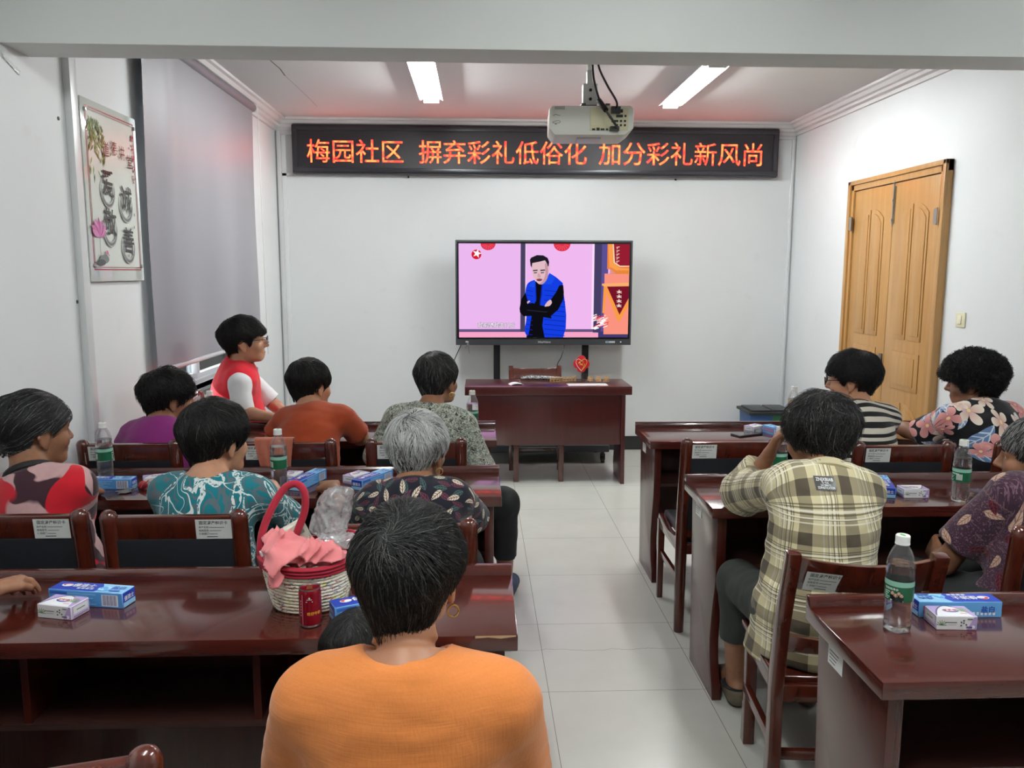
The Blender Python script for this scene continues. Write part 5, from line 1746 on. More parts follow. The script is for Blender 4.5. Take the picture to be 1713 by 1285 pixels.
def cl_blots(name, ground, a, b):
    q = NT(name); u, v, o, s = box2d(q)
    p = q.comb(u, v, 0.0)
    n = q.noise(q.vmath('MULTIPLY', p, (1, 1.6, 1)), 4.6, 2, .4, .5)
    n2 = q.noise(q.vmath('ADD', p, (5.3, 1.4, 0)), 6.0, 1, .3, .4)
    c = q.mix(q.step(n, .455, .47), ground, q.mix(q.noise(p, 40, 2), a, tuple(x * .75 for x in a[:3]) + (1,)))
    c = q.mix(q.step(n2, .575, .583), c, b)
    q.base(c)
    return weave(q, o, 700, .15)
def cl_stripes(name, a, b, period=.031):
    q = NT(name); u, v, o, s = box2d(q)
    w = q.math('ADD', v, q.math('MULTIPLY', q.noise(o, 5, 2), .012))
    f = q.math('GREATER_THAN', q.math('FRACT', q.math('DIVIDE', w, period)), .5)
    q.base(q.mix(f, a, b))
    return weave(q, o)
def cl_plaid(name):
    q = NT(name); u, v, o, s = box2d(q)
    base = S(204, 192, 154); dk_, bk, wh = S(96, 84, 66), S(50, 43, 38), S(230, 224, 206)
    def band(x, per, off, w):
        return q.math('LESS_THAN', q.math('ABSOLUTE', q.math('SUBTRACT', q.math('FRACT', q.math('ADD', q.math('DIVIDE', x, per), off)), .5)), w)
    x = q.math('ADD', u, q.math('MULTIPLY', q.noise(o, 4, 2), .012)); y = q.math('ADD', v, q.math('MULTIPLY', q.noise(o, 4.3, 2), .012))
    PER = .122
    c = base
    for ax in (x, y):
        c = q.mix(q.math('MULTIPLY', band(ax, PER, .0, .15), .68), c, dk_)
        for off in (.28, .33, .42, .52): c = q.mix(q.math('MULTIPLY', band(ax, PER, off, .012), .7), c, bk)
        for off in (.38, .5, .62): c = q.mix(q.math('MULTIPLY', band(ax, PER, off, .018), .75), c, wh)
    both = q.math('MULTIPLY', band(x, PER, .0, .15), band(y, PER, .0, .15))
    c = q.mix(q.math('MULTIPLY', both, .7), c, bk)
    q.base(c)
    return weave(q, o, 600, .35)

# ------------------------------------------------------------------ a seated person
def A3(*p): return np.array(p, float)
def lerp(a, b, t): return a + (b - a) * t

def person(label, base, yaw, hip, neck, head, arms, skin='mid', g=1.0, hw=.165, res=.0062, legs=None, hair=None, top=None, pants=None, shoes=None, fat=1.0, scale=1.0, avoid=(), crease=False, sh_drop=.07):
    """every target is a room coordinate; head = (centre, yaw, pitch, roll, size)"""
    ph = R(yaw); B0_ = A3(base[0], base[1], 0)
    Ri = rotz(-ph)
    def lo_(p): return Ri @ (np.asarray(p, float) - B0_)
    boxes = [(lo_(c), A3(*h), rz - ph) for c, h, rz in avoid]
    H, N = lo_(hip), lo_(neck)
    hd_ = Head(lo_(head[0]), R(head[1]) - ph, R(head[2]), R(head[3]), head[4])
    X = A3(1, 0, 0)
    Z = unit(N - H); Y = unit(np.cross(Z, X)); X2 = np.cross(Y, Z)
    Afr = np.stack([X2, Y, Z])
    L = np.linalg.norm(N - H) / .42
    back = A3(0, -.025, 0)
    sc = scale
    sh = {s: N + X2 * s * hw + A3(0, .005, -sh_drop * sc) for s in (-1, 1)}
    torso = [(('el', H + A3(0, .015, .0), Afr, A3(.158 * g, .125 * g, .115) * sc), .0),
             (('el', lerp(H, N, .33) + A3(0, .012, 0), Afr, A3(.142 * g, .114 * g, .14 * L) * sc), .06 * sc),
             (('el', lerp(H, N, .66) + back * .7, Afr, A3(.142 * g, .100 * g, .16 * L) * sc), .06 * sc),
             (('rc', sh[-1] + X2 * .03, sh[1] - X2 * .03, .056 * sc, .056 * sc), .06 * sc)]
    for s in (-1, 1):
        torso.append((('rc', N + A3(0, -.012, -.026 * sc), lerp(N, sh[s], .75), .046 * sc, .038 * sc), .05 * sc))
    nk0 = N + A3(0, -.008, -.02); nk1 = hd_.w((0, -.028, -.052))
    neck_p = ('rc', nk0, nk1, .054 * sc, .050 * hd_.s)
    arm_p, hand_p, fing_p, AR = [], [], [], {}
    for key, s in (('L', -1), ('R', 1)):
        el, wr, hdir, palm, curl = arms[key]
        e, w = lo_(el), lo_(wr)
        AR[key] = (sh[s], e, w)
        arm_p += [(('rc', sh[s], e, .047 * sc, .038 * sc), .03), (('rc', e, lerp(e, w, .3), .038 * sc, .037 * sc), .015), (('rc', lerp(e, w, .3), w, .037 * sc, .0245 * sc), .015)]
        o, f = hand_prims(w, Ri @ unit(hdir), Ri @ unit(palm), sc * .98, curl, left=(s < 0))
        hand_p += o; fing_p += f
    leg_p, LG = [], {}
    for key, s in (('L', -1), ('R', 1)):
        hj = H + A3(s * .085 * sc * g, .03, -.015)
        if legs and key in legs:
            kn, an, toe = [lo_(p) for p in legs[key]]
        else:
            kn = H + A3(s * .11 * sc, .385 * sc, -.03); an = A3(kn[0], kn[1] + .02, .085 * sc); toe = an + A3(s * .01, .15 * sc, -.05 * sc)
        LG[key] = (hj, kn, an, toe)
        leg_p += [(('rc', hj, kn, .083 * g * sc, .056 * sc), .04), (('rc', kn, lerp(kn, an, .35), .054 * sc, .052 * sc), .02), (('rc', lerp(kn, an, .35), an, .052 * sc, .034 * sc), .02),
                  (('rc', an + A3(0, -.025, -.035 * sc) , lerp(an, toe, .5) + A3(0, 0, -.012), .034 * sc, .034 * sc), .02), (('rc', lerp(an, toe, .5) + A3(0, 0, -.012), toe, .033 * sc, .026 * sc), .02)]
    hp = head_prims(hd_, fat); ep = ear_prims(hd_)
    allp = [p for p, _ in torso] + [neck_p] + [p for p, _ in arm_p] + hand_p + fing_p + [p for p, _ in leg_p] + [p for p, _ in hp]
    bb = np.array([prim_box(p) for p in allp])
    F = Field(bb[:, 0].min(0) - .03, bb[:, 1].max(0) + .03, res)
    for p, k in torso: F.add(p, k, -.004)
    F.add(neck_p, .04)
    for p, k in hp: F.add(p, k)
    if crease:
        ax_ = unit(nk1 - nk0); c_ = nk0 + ax_ * .055; u_ = unit(np.cross(ax_, A3(1, 0, 0))); v_ = np.cross(ax_, u_)
        pts_ = [c_ + (u_ * math.cos(a) + v_ * math.sin(a)) * .0535 + A3(0, 0, .004 * math.cos(2 * a)) for a in np.linspace(0, 2 * PI, 33)]
        for a, b in zip(pts_[:-1], pts_[1:]): F.sub(('rc', a, b, .0035, .0035), .010)
    for s in (-1, 1): F.sub(hd_.el((s * .031, .100, .004), (.017, .012, .010)), .012)
    for p, k in ep: F.add(p, k)
    for s in (-1, 1): F.sub(hd_.el((s * .088, -.004, -.012), (.006, .009, .014)), .004)
    for p, k in leg_p: F.add(p, k)
    for p, k in arm_p: F.add(p, k)
    for p in hand_p: F.add(p, .014)
    fd = Field(F.lo, F.lo + F.res * F.n, res)
    fd.D = np.full_like(F.D, 1.0)
    for p in fing_p: fd.add(p, .003)
    F.D = smin(F.D, fd.D[:F.n[0], :F.n[1], :F.n[2]], .006)
    carve(F, boxes)
    V, Q = F.mesh()
    V = relax(V, Q, 1, .4)
    body = mesh_np('person', V, Q, None, [SKIN[skin]])
    body.location = tuple(B0_); body.rotation_euler = (0, 0, ph)
    tag(body, label, 'person')
    # eyes
    for s in (-1, 1):
        c = hd_.w((s * .0305, .0755, .004))
        eo = MB(); r_ = .0118 * hd_.s
        eo.lathe([(max(.0004, r_ * math.sin(a)), -r_ * math.cos(a)) for a in np.linspace(0, PI, 9)], 14, cap=False)
        e_ = eo.build('eye', eye_m, body); e_.location = tuple(c)
        io = MB().lathe([(.0004, 0), (.0052, .0006), (.0004, .0022)], 12, cap=False)
        i_ = io.build('iris', iris_m, e_)
        d = hd_.M @ A3(0, 1, 0)
        i_.rotation_euler = Vector(d).to_track_quat('Z', 'Y').to_euler(); i_.location = tuple(d * (r_ - .0008))
        br = MB().tube([tuple(hd_.w((s * .016, .0975, .0285))), tuple(hd_.w((s * .032, .0965, .0305))), tuple(hd_.w((s * .049, .084, .0235)))], [.0022, .003, .0015], 6)
        br.build('eyebrow', iris_m, body)
    lp = MB().tube([tuple(hd_.w((-.021, .0925, -.0625))), tuple(hd_.w((-.008, .0955, -.0615))), tuple(hd_.w((.008, .0955, -.0615))), tuple(hd_.w((.021, .0925, -.0625)))], [.001, .0022, .0022, .001], 6)
    lp.build('mouth', LIPS, body)
    # hair
    if hair: make_hair(body, Hair(hd_, **hair[0]), rng=np.random.default_rng(len(label)), **hair[1])
    # top garment
    if top: garment(body, top, torso, neck_p, AR, H, N, Afr, sh, sc, g, res, hd_, boxes)
    if pants: trousers(body, pants, torso[0][0], LG, sc, g, res, H, boxes)
    if shoes: shoe_pair(body, shoes, LG, sc, res)
    return body, hd_, dict(H=H, N=N, sh=sh, AR=AR, LG=LG, Afr=Afr, lo=lo_, boxes=boxes)
LIPS = plain('lip_line', S(120, 66, 60), .4)

def garment(body, t, torso, neck_p, AR, H, N, Afr, sh, sc, g, res, hd_, boxes=()):
    grow = t.get('grow', .010)
    sl = t.get('sleeve', .75)          # 1.0 = elbow, 2.0 = wrist
    loose = t.get('loose', .012)
    pr_, ks = [], []
    for p, k in torso: pr_.append(p); ks.append(k)
    lo = np.array([prim_box(p, .05)[0] for p in pr_]).min(0); hi = np.array([prim_box(p, .05)[1] for p in pr_]).max(0)
    arms = []
    if sl > 0:
        for key, (s0, e, w) in AR.items():
            r0, r1 = .050 * sc + grow * .5, .041 * sc + grow * .5 + loose
            if sl <= 1.0:
                end = lerp(s0, e, sl)
                arms.append(('rc', s0, end, r0, lerp(r0, r1, sl), True))
            else:
                end = lerp(e, w, sl - 1)
                arms.append(('rc', s0, e, r0, r1)); arms.append(('rc', e, end, r1, .034 * sc + grow * .5 + loose * .8, True))
        lo = np.minimum(lo, np.array([prim_box(p, .02)[0] for p in arms]).min(0)); hi = np.maximum(hi, np.array([prim_box(p, .02)[1] for p in arms]).max(0))
    drop = t.get('hem', .10)
    lo[2] = min(lo[2], H[2] - drop - .02)
    F = Field(lo - .03, hi + .03, res * .95)
    for p, k in zip(pr_, ks): F.add(p, k, grow)
    if drop > .1:
        sk = t.get('skirt', 1.0)
        F.add(('rc', H + A3(0, -.01, .03), H + A3(0, .02, -drop), .138 * g * sc + grow, .145 * g * sc * sk + grow), .06)
    for a in arms: F.add(a, .028)
    sd = t.get('seed', 1.0); amp = t.get('fold', .0035) * .65
    hemz = H[2] - drop
    def fin(P, D):
        dd = D + amp * wob(P * A3(1, 1, .55), 26, sd) + amp * .6 * wob(P * A3(.8, 1, 1.6), 52, sd + 2)
        dd = dd - amp * 1.1 * np.exp(-((P[..., 2] - H[2] - .08) / .10) ** 2) * np.sin(P[..., 2] * 80 + 3.5 * wob(P, 16, sd + 1))
        dd = smax(dd, hemz - P[..., 2], .006)
        if t.get('hemy') is not None: dd = smax(dd, P[..., 1] - t['hemy'], .01)
        return dd
    F.apply(fin)
    for a in arms:
        if len(a) > 5:       # flat opening at each sleeve end
            e_ = a[2]; dr = unit(a[2] - a[1]); rr = a[4] + .03
            s, P = F.region(e_ - .12, e_ + .12)
            if s is not None:
                q_ = P - e_; t_ = q_ @ dr
                rad = np.sqrt(np.maximum((q_ ** 2).sum(-1) - t_ ** 2, 0))
                F.D[s] = np.where((rad < rr + .02) & (t_ < .05), smax(F.D[s], t_, .004), F.D[s])
    nr = t.get('neck', .006)
    nd = unit(neck_p[2] - neck_p[1])
    F.sub(('rc', neck_p[1] + nd * t.get('nlow', .012), neck_p[2] + nd * .03, neck_p[3] + nr, neck_p[4] + nr), .010)
    carve(F, boxes, .0025)
    V, Q = F.mesh(); V = relax(V, Q, 1, .4)
    near_ = (np.abs(prim_eval(('rc', neck_p[1] + nd * t.get('nlow', .012), neck_p[2] + nd * .03, neck_p[3] + nr, neck_p[4] + nr), V)) < .012)
    V2 = relax(V, Q, 16, .5); V = np.where(near_[:, None], V2, V)
    # pattern coordinates: back and front unrolled over the shoulder line, sleeves unrolled round the arm
    zc, yc, r0 = sh[1][2] - .03, sh[1][1], .085
    th = np.arctan2(V[:, 0] - H[0], -(V[:, 1] - yc - .01))
    w_ = np.clip((V[:, 2] - zc + .05) / .10, 0, 1)
    uu = (1 - w_) * .155 * g * th + w_ * (V[:, 0] - H[0])
    ta = np.arctan2(V[:, 2] - zc, yc - V[:, 1])
    vv = np.where(V[:, 2] > zc, r0 * ta, np.where(V[:, 1] < yc, V[:, 2] - zc, V[:, 2] - zc))
    dt = np.full(len(V), 1.0)
    for p in pr_: dt = np.minimum(dt, prim_eval(p, V, grow))
    for i_, a in enumerate(arms):
        da = prim_eval(a, V)
        ab = a[2] - a[1]; L_ = np.linalg.norm(ab); ax = ab / L_
        q_ = V - a[1]; al = q_ @ ax
        rx_ = unit(np.cross(ax, A3(0, 1, 0))); ry_ = np.cross(ax, rx_)
        an_ = np.arctan2(q_ @ rx_, q_ @ ry_)
        m_ = (da < dt - .004) & (al > .025)
        uu = np.where(m_, an_ * .06 + .37 * (i_ + 1), uu); vv = np.where(m_, -al, vv)
        dt = np.where(m_, da, dt)
    pat = np.stack([uu, vv, np.zeros(len(V))], -1)
    o = mesh_np(t.get('name', 'shirt'), V, Q, body, [t['mat']], None, True, pat)
    if t.get('collar'):
        c = t['collar']
        ring = MB(); n = 26; hgt = c.get('h', .03)
        ax = nd; u_ = unit(np.cross(ax, A3(1, 0, 0))); v_ = np.cross(ax, u_)
        Vv, Fv = [], []
        gap = c.get('gap', .35)
        fwd = -1 if (u_ @ A3(0, 1, 0)) < 0 else 1
        for i in range(n + 1):
            a = gap + (2 * PI - 2 * gap) * i / n
            dr = u_ * fwd * math.cos(a) + v_ * math.sin(a)
            b0 = neck_p[1] + ax * c.get('z', .010)
            r_ = neck_p[3] + nr
            backness = .5 - .5 * math.cos(a)
            for (rr, zz) in ((r_ + .022, -.010), (r_ + .002, hgt * (.55 + .45 * backness)), (r_ + .0055, hgt * (.55 + .45 * backness) + .002), (r_ + .030, -.006)):
                Vv.append(b0 + dr * rr + ax * zz)
        for i in range(n):
            for k in range(4):
                a = i * 4 + k; b = i * 4 + (k + 1) % 4
                Fv.append((a, b, b + 4, a + 4))
        Fv += [(3, 2, 1, 0), (n * 4, n * 4 + 1, n * 4 + 2, n * 4 + 3)]
        ring.add(Vv, Fv); ring.build('collar', c.get('mat', t['mat']), o)
    if t.get('ring'):
        ax = nd; u_ = unit(np.cross(ax, A3(1, 0, 0))); v_ = np.cross(ax, u_)
        pts = [tuple(neck_p[1] + ax * t.get('rz', .022) + (u_ * math.cos(a) + v_ * math.sin(a)) * (neck_p[3] + nr + .004)) for a in np.linspace(0, 2 * PI, 33)[:-1]]
        MB().tube(pts, t.get('rr', .007), 8, closed=True).build('neckband', t['ring'], o)
    return o

def trousers(body, t, pelvis, LG, sc, g, res, H, boxes=()):
    grow = .010
    ln = t.get('length', 1.0)
    P_ = [(('el', pelvis[1], pelvis[2], pelvis[3] * .98), 0)]
    for key, (hj, kn, an, toe) in LG.items():
        end = lerp(kn, an, ln * .93)
        P_ += [(('rc', hj, kn, .086 * g * sc, .063 * sc), .05), (('rc', kn, end, .063 * sc, lerp(.063, .048, ln) * sc, True), .03)]
    bb = np.array([prim_box(p, .03) for p, _ in P_])
    F = Field(bb[:, 0].min(0) - .03, bb[:, 1].max(0) + .03, res * 1.15)
    for p, k in P_: F.add(p, k, grow if p[0] == 'el' else grow * .6)
    def fin(P, D):
        d = D + .003 * wob(P, 30, 5.0) + .0015 * wob(P, 60, 2.0)
        return smax(d, P[..., 2] - (H[2] + .10) - 1.5 * np.maximum(0, P[..., 1] - H[1] - .04) - 1.5 * np.maximum(0, np.abs(P[..., 0] - H[0]) - .14), .01)
    F.apply(fin)
    carve(F, boxes, .0025)
    V, Q = F.mesh(); V = relax(V, Q, 1, .4)
    return mesh_np('trousers', V, Q, body, [t['mat']])

def shoe_pair(body, t, LG, sc, res):
    for key, (hj, kn, an, toe) in LG.items():
        heel = an + A3(0, -.028, -.05 * sc); heel[2] = max(heel[2], .036)
        tip = toe.copy(); tip[2] = max(tip[2], .030)
        P_ = [(('rc', heel, tip, .040 * sc, .036 * sc), 0), (('rc', lerp(an, heel, .5), lerp(an, tip, .55), .036 * sc, .034 * sc), .02)]
        bb = np.array([prim_box(p, .02) for p, _ in P_])
        F = Field(bb[:, 0].min(0) - .02, bb[:, 1].max(0) + .02, .0055)
        for p, k in P_: F.add(p, k, .004)
        F.apply(lambda P, D: smax(smax(D, .001 - P[..., 2], .003), P[..., 2] - .095 * sc, .004))
        F.sub(('rc', an + A3(0, 0, -.02), an + A3(0, 0, .1), .033 * sc, .034 * sc), .004)
        if t.get('open'):
            F.apply(lambda P, D: smax(D, P[..., 2] - (.050 + .02 * (P[..., 1] < an[1] - .0)), .004))
        V, Q = F.mesh(); V = relax(V, Q, 1, .4)
        so_ = mesh_np('shoe', V, Q, body, [t['mat']])
        if t.get('sole'):
            F = Field(bb[:, 0].min(0) - .02, np.append(bb[:, 1].max(0)[:2] + .02, .06), .0055)
            F.add(P_[0][0], 0, .007); F.apply(lambda P, D: smax(smax(D, -P[..., 2] + .0005, .003), P[..., 2] - .024, .003))
            V, Q = F.mesh(); mesh_np('sole', V, Q, so_, [t['sole']])
        if t.get('strap'):
            pts = [tuple(an + A3(.043 * math.cos(a), .046 * math.sin(a) - .006, -.022)) for a in np.linspace(0, 2 * PI, 25)[:-1]]
            MB().tube(pts, .010, 8, closed=True, flat=(.35, 1)).build('strap', t['strap'], so_)

def earrings(body, hd_, sides, r=.011):
    for s in sides:
        c = hd_.w((s * .080, .000, -.052 - r))
        u_ = hd_.M @ A3(0, 1, 0); v_ = hd_.M @ A3(0, 0, 1)
        u_ = unit(u_ * .5 + (hd_.M @ A3(s, 0, 0)) * .8)
        MB().tube([tuple(c + (u_ * math.cos(a) + v_ * math.sin(a)) * r * hd_.s) for a in np.linspace(0, 2 * PI, 21)[:-1]], .0017, 6, closed=True).build('earring', M['gold'], body)

def glasses(body, hd_, frame):
    e = empty('glasses'); e.parent = body
    for s in (-1, 1):
        c = A3(s * .034, .116, .002)
        pts = [tuple(hd_.w(c + A3(.025 * math.cos(a), -.004 * abs(math.cos(a)), .019 * math.sin(a)))) for a in np.linspace(0, 2 * PI, 25)[:-1]]
        rim = MB().tube(pts, .0017, 6, closed=True); rim.build('rim', frame, e)
        ln = MB(); ln.add(pts, [tuple(range(24))]); ln.build('lens', M['lens'], e)
        MB().tube([tuple(hd_.w(p)) for p in ((s * .059, .110, .008), (s * .080, .08, .010), (s * .086, .0, .008), (s * .087, -.025, -.008))], .0019, 6).build('temple', frame, e)
    MB().tube([tuple(hd_.w(p)) for p in ((-.010, .115, .006), (0, .119, .010), (.010, .115, .006))], .0016, 6).build('bridge', frame, e)
# ------------------------------------------------------------------ the people
DOWN = (0, 0, -1)
BLACKH, GREYH, WHITEH = (.0075, .0068, .0068, 1), (.20, .195, .19, 1), (.36, .36, .36, 1)
DK = plain('dark_trouser_cloth', S(30, 32, 34), .85, bump=.1, bscale=500)
OLV = plain('olive_black_trouser_cloth', S(44, 48, 44), .85, bump=.1, bscale=500)
SHOE = plain('black_shoe', S(30, 30, 32), .5)
NAVY = plain('navy_canvas_shoe', S(40, 56, 84), .8)
SOLE = plain('rubber_sole', S(60, 60, 62), .7)
TAUPE = plain('taupe_sandal', S(96, 86, 70), .6)
def tablehands(xl, xr, y, z=.785, ye=None, ze=.77, curl=.6, spread=.10, palm=DOWN):
    ye = y - .22 if ye is None else ye
    return {'L': ((xl - spread, ye, ze), (xl, y, z), (.45, 1, 0), palm, curl), 'R': ((xr + spread, ye, ze), (xr, y, z), (-.45, 1, 0), palm, curl)}
P = {}
# furniture the sitters must not sink into: seat, back pad, posts; table top, shelf, panels
def chair_boxes(x, y, rz=0.0, wood=False):
    b = [((0, .01, .40), (.20, .20, .046)), ((0, -.232, .66), (.20, .030, .26)), ((-.19, .19, .2), (.024, .024, .2)), ((.19, .19, .2), (.024, .024, .2))]
    if wood: b = [((0, .02, .385), (.205, .205, .046)), ((0, -.285, .77), (.22, .035, .09)), ((-.195, -.25, .62), (.022, .06, .2)), ((.195, -.25, .62), (.022, .06, .2)), ((0, -.225, .54), (.2, .02, .04)), ((-.17, .185, .2), (.021, .021, .2)), ((.17, .185, .2), (.021, .021, .2)), ((-.183, 0, .2), (.012, .19, .02)), ((.183, 0, .2), (.012, .19, .02))]
    m = rotz(rz)
    return [(A3(x, y, 0) + m @ A3(*c), h, rz) for c, h in b]
def table_boxes(x, y):
    return [(A3(x + .9, y + .2, .730), (.9, .2, .0205), 0.0), (A3(x + .9, y + .373, .76), (.9, .028, .02), 0.0), (A3(x + .9, y + .2, .508), (.84, .142, .010), 0.0), (A3(x + .9, y + .3425, .455), (.84, .010, .256), 0.0),
            (A3(x + .0475, y + .2, .355), (.019, .19, .356), 0.0), (A3(x + 1.7525, y + .2, .355), (.019, .19, .356), 0.0), (A3(x + .629, y + .2, .61), (.010, .136, .1), 0.0), (A3(x + 1.174, y + .2, .61), (.010, .136, .1), 0.0)]
TB = {'L1': table_boxes(-1.71, 4.0), 'L2': table_boxes(-1.715, 2.965), 'L3': table_boxes(-1.71, 1.787), 'R1': table_boxes(.86, 3.95), 'R2': table_boxes(.84, 2.79)}
AV = {'orange': chair_boxes(-.125, 1.27, 0, True) + TB['L3'], 'farleft': chair_boxes(-1.38, 2.62) + TB['L2'], 'purple': chair_boxes(-1.47, 3.63) + TB['L1'], 'redvest': chair_boxes(-1.40, 4.665, R(-84)) + TB['L1'],
      'rust': chair_boxes(-.82, 3.63) + TB['L1'], 'grey': chair_boxes(-.267, 3.63) + TB['L1'], 'teal': chair_boxes(-.905, 2.6) + TB['L2'], 'silver': chair_boxes(-.22, 2.49) + TB['L2'],
      'striped': chair_boxes(1.79, 3.51) + TB['R1'], 'floral': chair_boxes(2.40, 3.51) + TB['R1'], 'plaid': chair_boxes(1.07, 2.34, R(-5), True) + TB['R2'], 'maroon': chair_boxes(1.71, 2.37) + TB['R2'],
      'arm': chair_boxes(-1.35, 1.25) + TB['L3'], 'child': TB['L3']}
# orange blouse, nearest the camera
P['orange'] = person('person in an orange blouse seen from behind, nearest the camera', (-.125, 1.27), -2, (-.125, 1.265, .545), (-.118, 1.245, .955), ((-.118, 1.325, 1.081), -12, -4, 0, .95),
    {'L': ((-.315, 1.36, .69), (-.375, 1.57, .655), (.1, 1, 0), (1, 0, -.3), .5), 'R': ((.050, 1.36, .69), (-.005, 1.58, .66), (-.1, 1, 0), (-1, 0, -.3), .5)}, 'tan', 1.05, .166, .005, crease=True,
    legs={'L': ((-.22, 1.645, .515), (-.22, 1.66, .085), (-.22, 1.80, .04)), 'R': ((-.05, 1.645, .515), (-.05, 1.66, .085), (-.05, 1.80, .04))},
    avoid=AV['orange'], hair=(dict(t=.017, nape=-.098, thin=.35, taper=.65, side=-.006, ear=True, vol=.002, back=.002), dict(n=8000, L=.075, dark=(.011, .0105, .011, 1), grey=(.075, .072, .068, 1), greymix=.13, res=.0032, rad=.00042, lift=.005, mess=.18, wave=.3, whorl=(-.004, -.088, .072))),
    top=dict(mat=cl_linen('orange_linen', S(206, 122, 60)), sleeve=.9, loose=.034, grow=.012, fold=.0032, neck=.012, nlow=.02, seed=2.0, hem=.06, name='blouse'), pants=dict(mat=DK), shoes=dict(mat=SHOE), sh_drop=.066)
earrings(P['orange'][0], P['orange'][1], (1, -1), .0105)

P['farleft'] = person('person in a red and pink blotched top with tied-back greying hair, left edge', (-1.40, 2.62), -14, (-1.40, 2.63, .54), (-1.465, 2.655, .925), ((-1.495, 2.735, 1.055), -38, -3, 0, 1.06),
    tablehands(-1.55, -1.43, 2.93, spread=.07), 'dark', 1.0, .165,
    avoid=AV['farleft'], hair=(dict(t=.017, nape=-.065, side=.012, ear=True, back=.008, taper=.4, lump=.005, bun=[((0, -.125, -.055), (.05, .045, .05))]), dict(n=2600, L=.10, dark=(.011, .0105, .011, 1), grey=(.13, .13, .13, 1), greymix=.08, flow=(0, -.13, -.05), lift=.001, mess=.08, rad=.0006)),
    top=dict(mat=cl_blots('maroon_pink_red_print', S(52, 28, 36), S(196, 156, 156), S(186, 26, 40)), sleeve=.9, ring=plain('black_neckband', S(22, 20, 22), .8), neck=.012, rz=.03, rr=.012, fold=.003, name='blouse'), pants=dict(mat=DK), shoes=dict(mat=SHOE), sh_drop=.06)

P['purple'] = person('person in a plain magenta top by the window, behind the teal blouse', (-1.47, 3.63), -16, (-1.47, 3.63, .54), (-1.45, 3.69, .905), ((-1.435, 3.765, 1.005), -55, -4, 0, 1.0),
    tablehands(-1.55, -1.34, 3.98), 'mid', 1.0, .165,
    avoid=AV['purple'], hair=(dict(t=.022, nape=-.088, side=-.014, ear=True, vol=.005, back=.006, lump=.006), dict(n=2200, L=.07, dark=BLACKH, grey=GREYH, greymix=.0, lift=.012, mess=.35, rad=.0008)),
    top=dict(mat=cl_plain('magenta_jersey', S(134, 44, 116)), sleeve=.85, fold=.0035, neck=.006), pants=dict(mat=DK), shoes=dict(mat=SHOE))

redm = cl_plain('red_vest_cloth', S(222, 34, 50), None, .3)
P['redvest'] = person('person in a red volunteer vest and white polo sitting by the window', (-1.42, 4.65), -76, (-1.40, 4.665, .55), (-1.365, 4.645, 1.055), ((-1.325, 4.635, 1.195), -80, 4, 0, 1.07),
    {'L': ((-1.24, 4.86, .80), (-1.12, 4.66, .78), (1, -.5, 0), DOWN, .5), 'R': ((-1.30, 4.44, .82), (-1.08, 4.31, .812), (1, -.3, 0), DOWN, .5)}, 'fair', 1.08, .19,
    avoid=AV['redvest'], hair=(dict(t=.020, nape=-.060, side=.010, ear=True, vol=.006, back=.008, front=.014, taper=.4, lump=.005), dict(n=2400, L=.06, dark=BLACKH, grey=GREYH, greymix=.0, lift=.007, mess=.25, rad=.0007)),
    top=dict(mat=cl_plain('white_polo_cloth', S(222, 224, 226)), sleeve=.92, loose=.02, fold=.003, collar=dict(h=.03, z=.02), name='polo_shirt', seed=4.0), pants=dict(mat=DK), shoes=dict(mat=SHOE),
    legs={'L': ((-1.02, 4.78, .52), (-1.0, 4.80, .09), (-.85, 4.80, .04)), 'R': ((-1.02, 4.56, .52), (-1.0, 4.56, .09), (-.85, 4.56, .04))})
b, h, k = P['redvest']
N_, H_, A_ = k['N'], k['H'], k['Afr']
tor = [(('el', H_ + A3(0, .015, 0), A_, A3(.178, .140, .115)), 0), (('el', lerp(H_, N_, .33) + A3(0, .012, 0), A_, A3(.163, .129, .14)), .06), (('el', lerp(H_, N_, .66) + A3(0, -.018, 0), A_, A3(.164, .115, .18)), .06),
       (('rc', k['sh'][-1] + A_[0] * .06, k['sh'][1] - A_[0] * .06, .058, .058), .05)]
for s in (-1, 1): tor.append((('rc', N_ + A3(0, -.012, -.012), lerp(N_, k['sh'][s], .6), .052, .046), .05))
vest_neck = ('rc', N_ + A3(0, -.008, -.02), h.w((0, -.028, -.052)), .054, .052)
garment(b, dict(mat=redm, sleeve=0, grow=.024, fold=.004, neck=.014, nlow=.0, hem=.05, collar=dict(h=.05, z=.024, gap=.5), name='vest', seed=7.0), tor, vest_neck, k['AR'], H_, N_, A_, k['sh'], 1.0, 1.0, .0062, h, k['boxes'])
glasses(b, h, plain('dark_glasses_frame', S(36, 32, 32), .3, .5))

P['rust'] = person('person in a rust-brown T-shirt leaning on the front table', (-.81, 3.63), -14, (-.81, 3.62, .54), (-.79, 3.84, .935), ((-.822, 3.945, 1.04), -36, -6, 0, 1.0),
    {'L': ((-1.0, 3.90, .79), (-.92, 4.10, .785), (.6, 1, 0), DOWN, .5), 'R': ((-.58, 3.90, .79), (-.60, 4.10, .785), (-.6, 1, 0), DOWN, .5)}, 'fair', 1.0, .155,
    avoid=AV['rust'], hair=(dict(t=.018, nape=-.078, side=-.012, ear=True, vol=.002), dict(n=2200, L=.07, dark=BLACKH, grey=GREYH, greymix=.0, lift=.003, mess=.12, rad=.0007)),
    top=dict(mat=cl_plain('rust_cotton', S(160, 66, 34)), sleeve=.82, loose=.018, fold=.004, ring=plain('rust_neckband', S(150, 60, 32), .85), rr=.006, neck=.006, seed=3.0, name='shirt'), pants=dict(mat=DK), shoes=dict(mat=SHOE), sh_drop=.05)

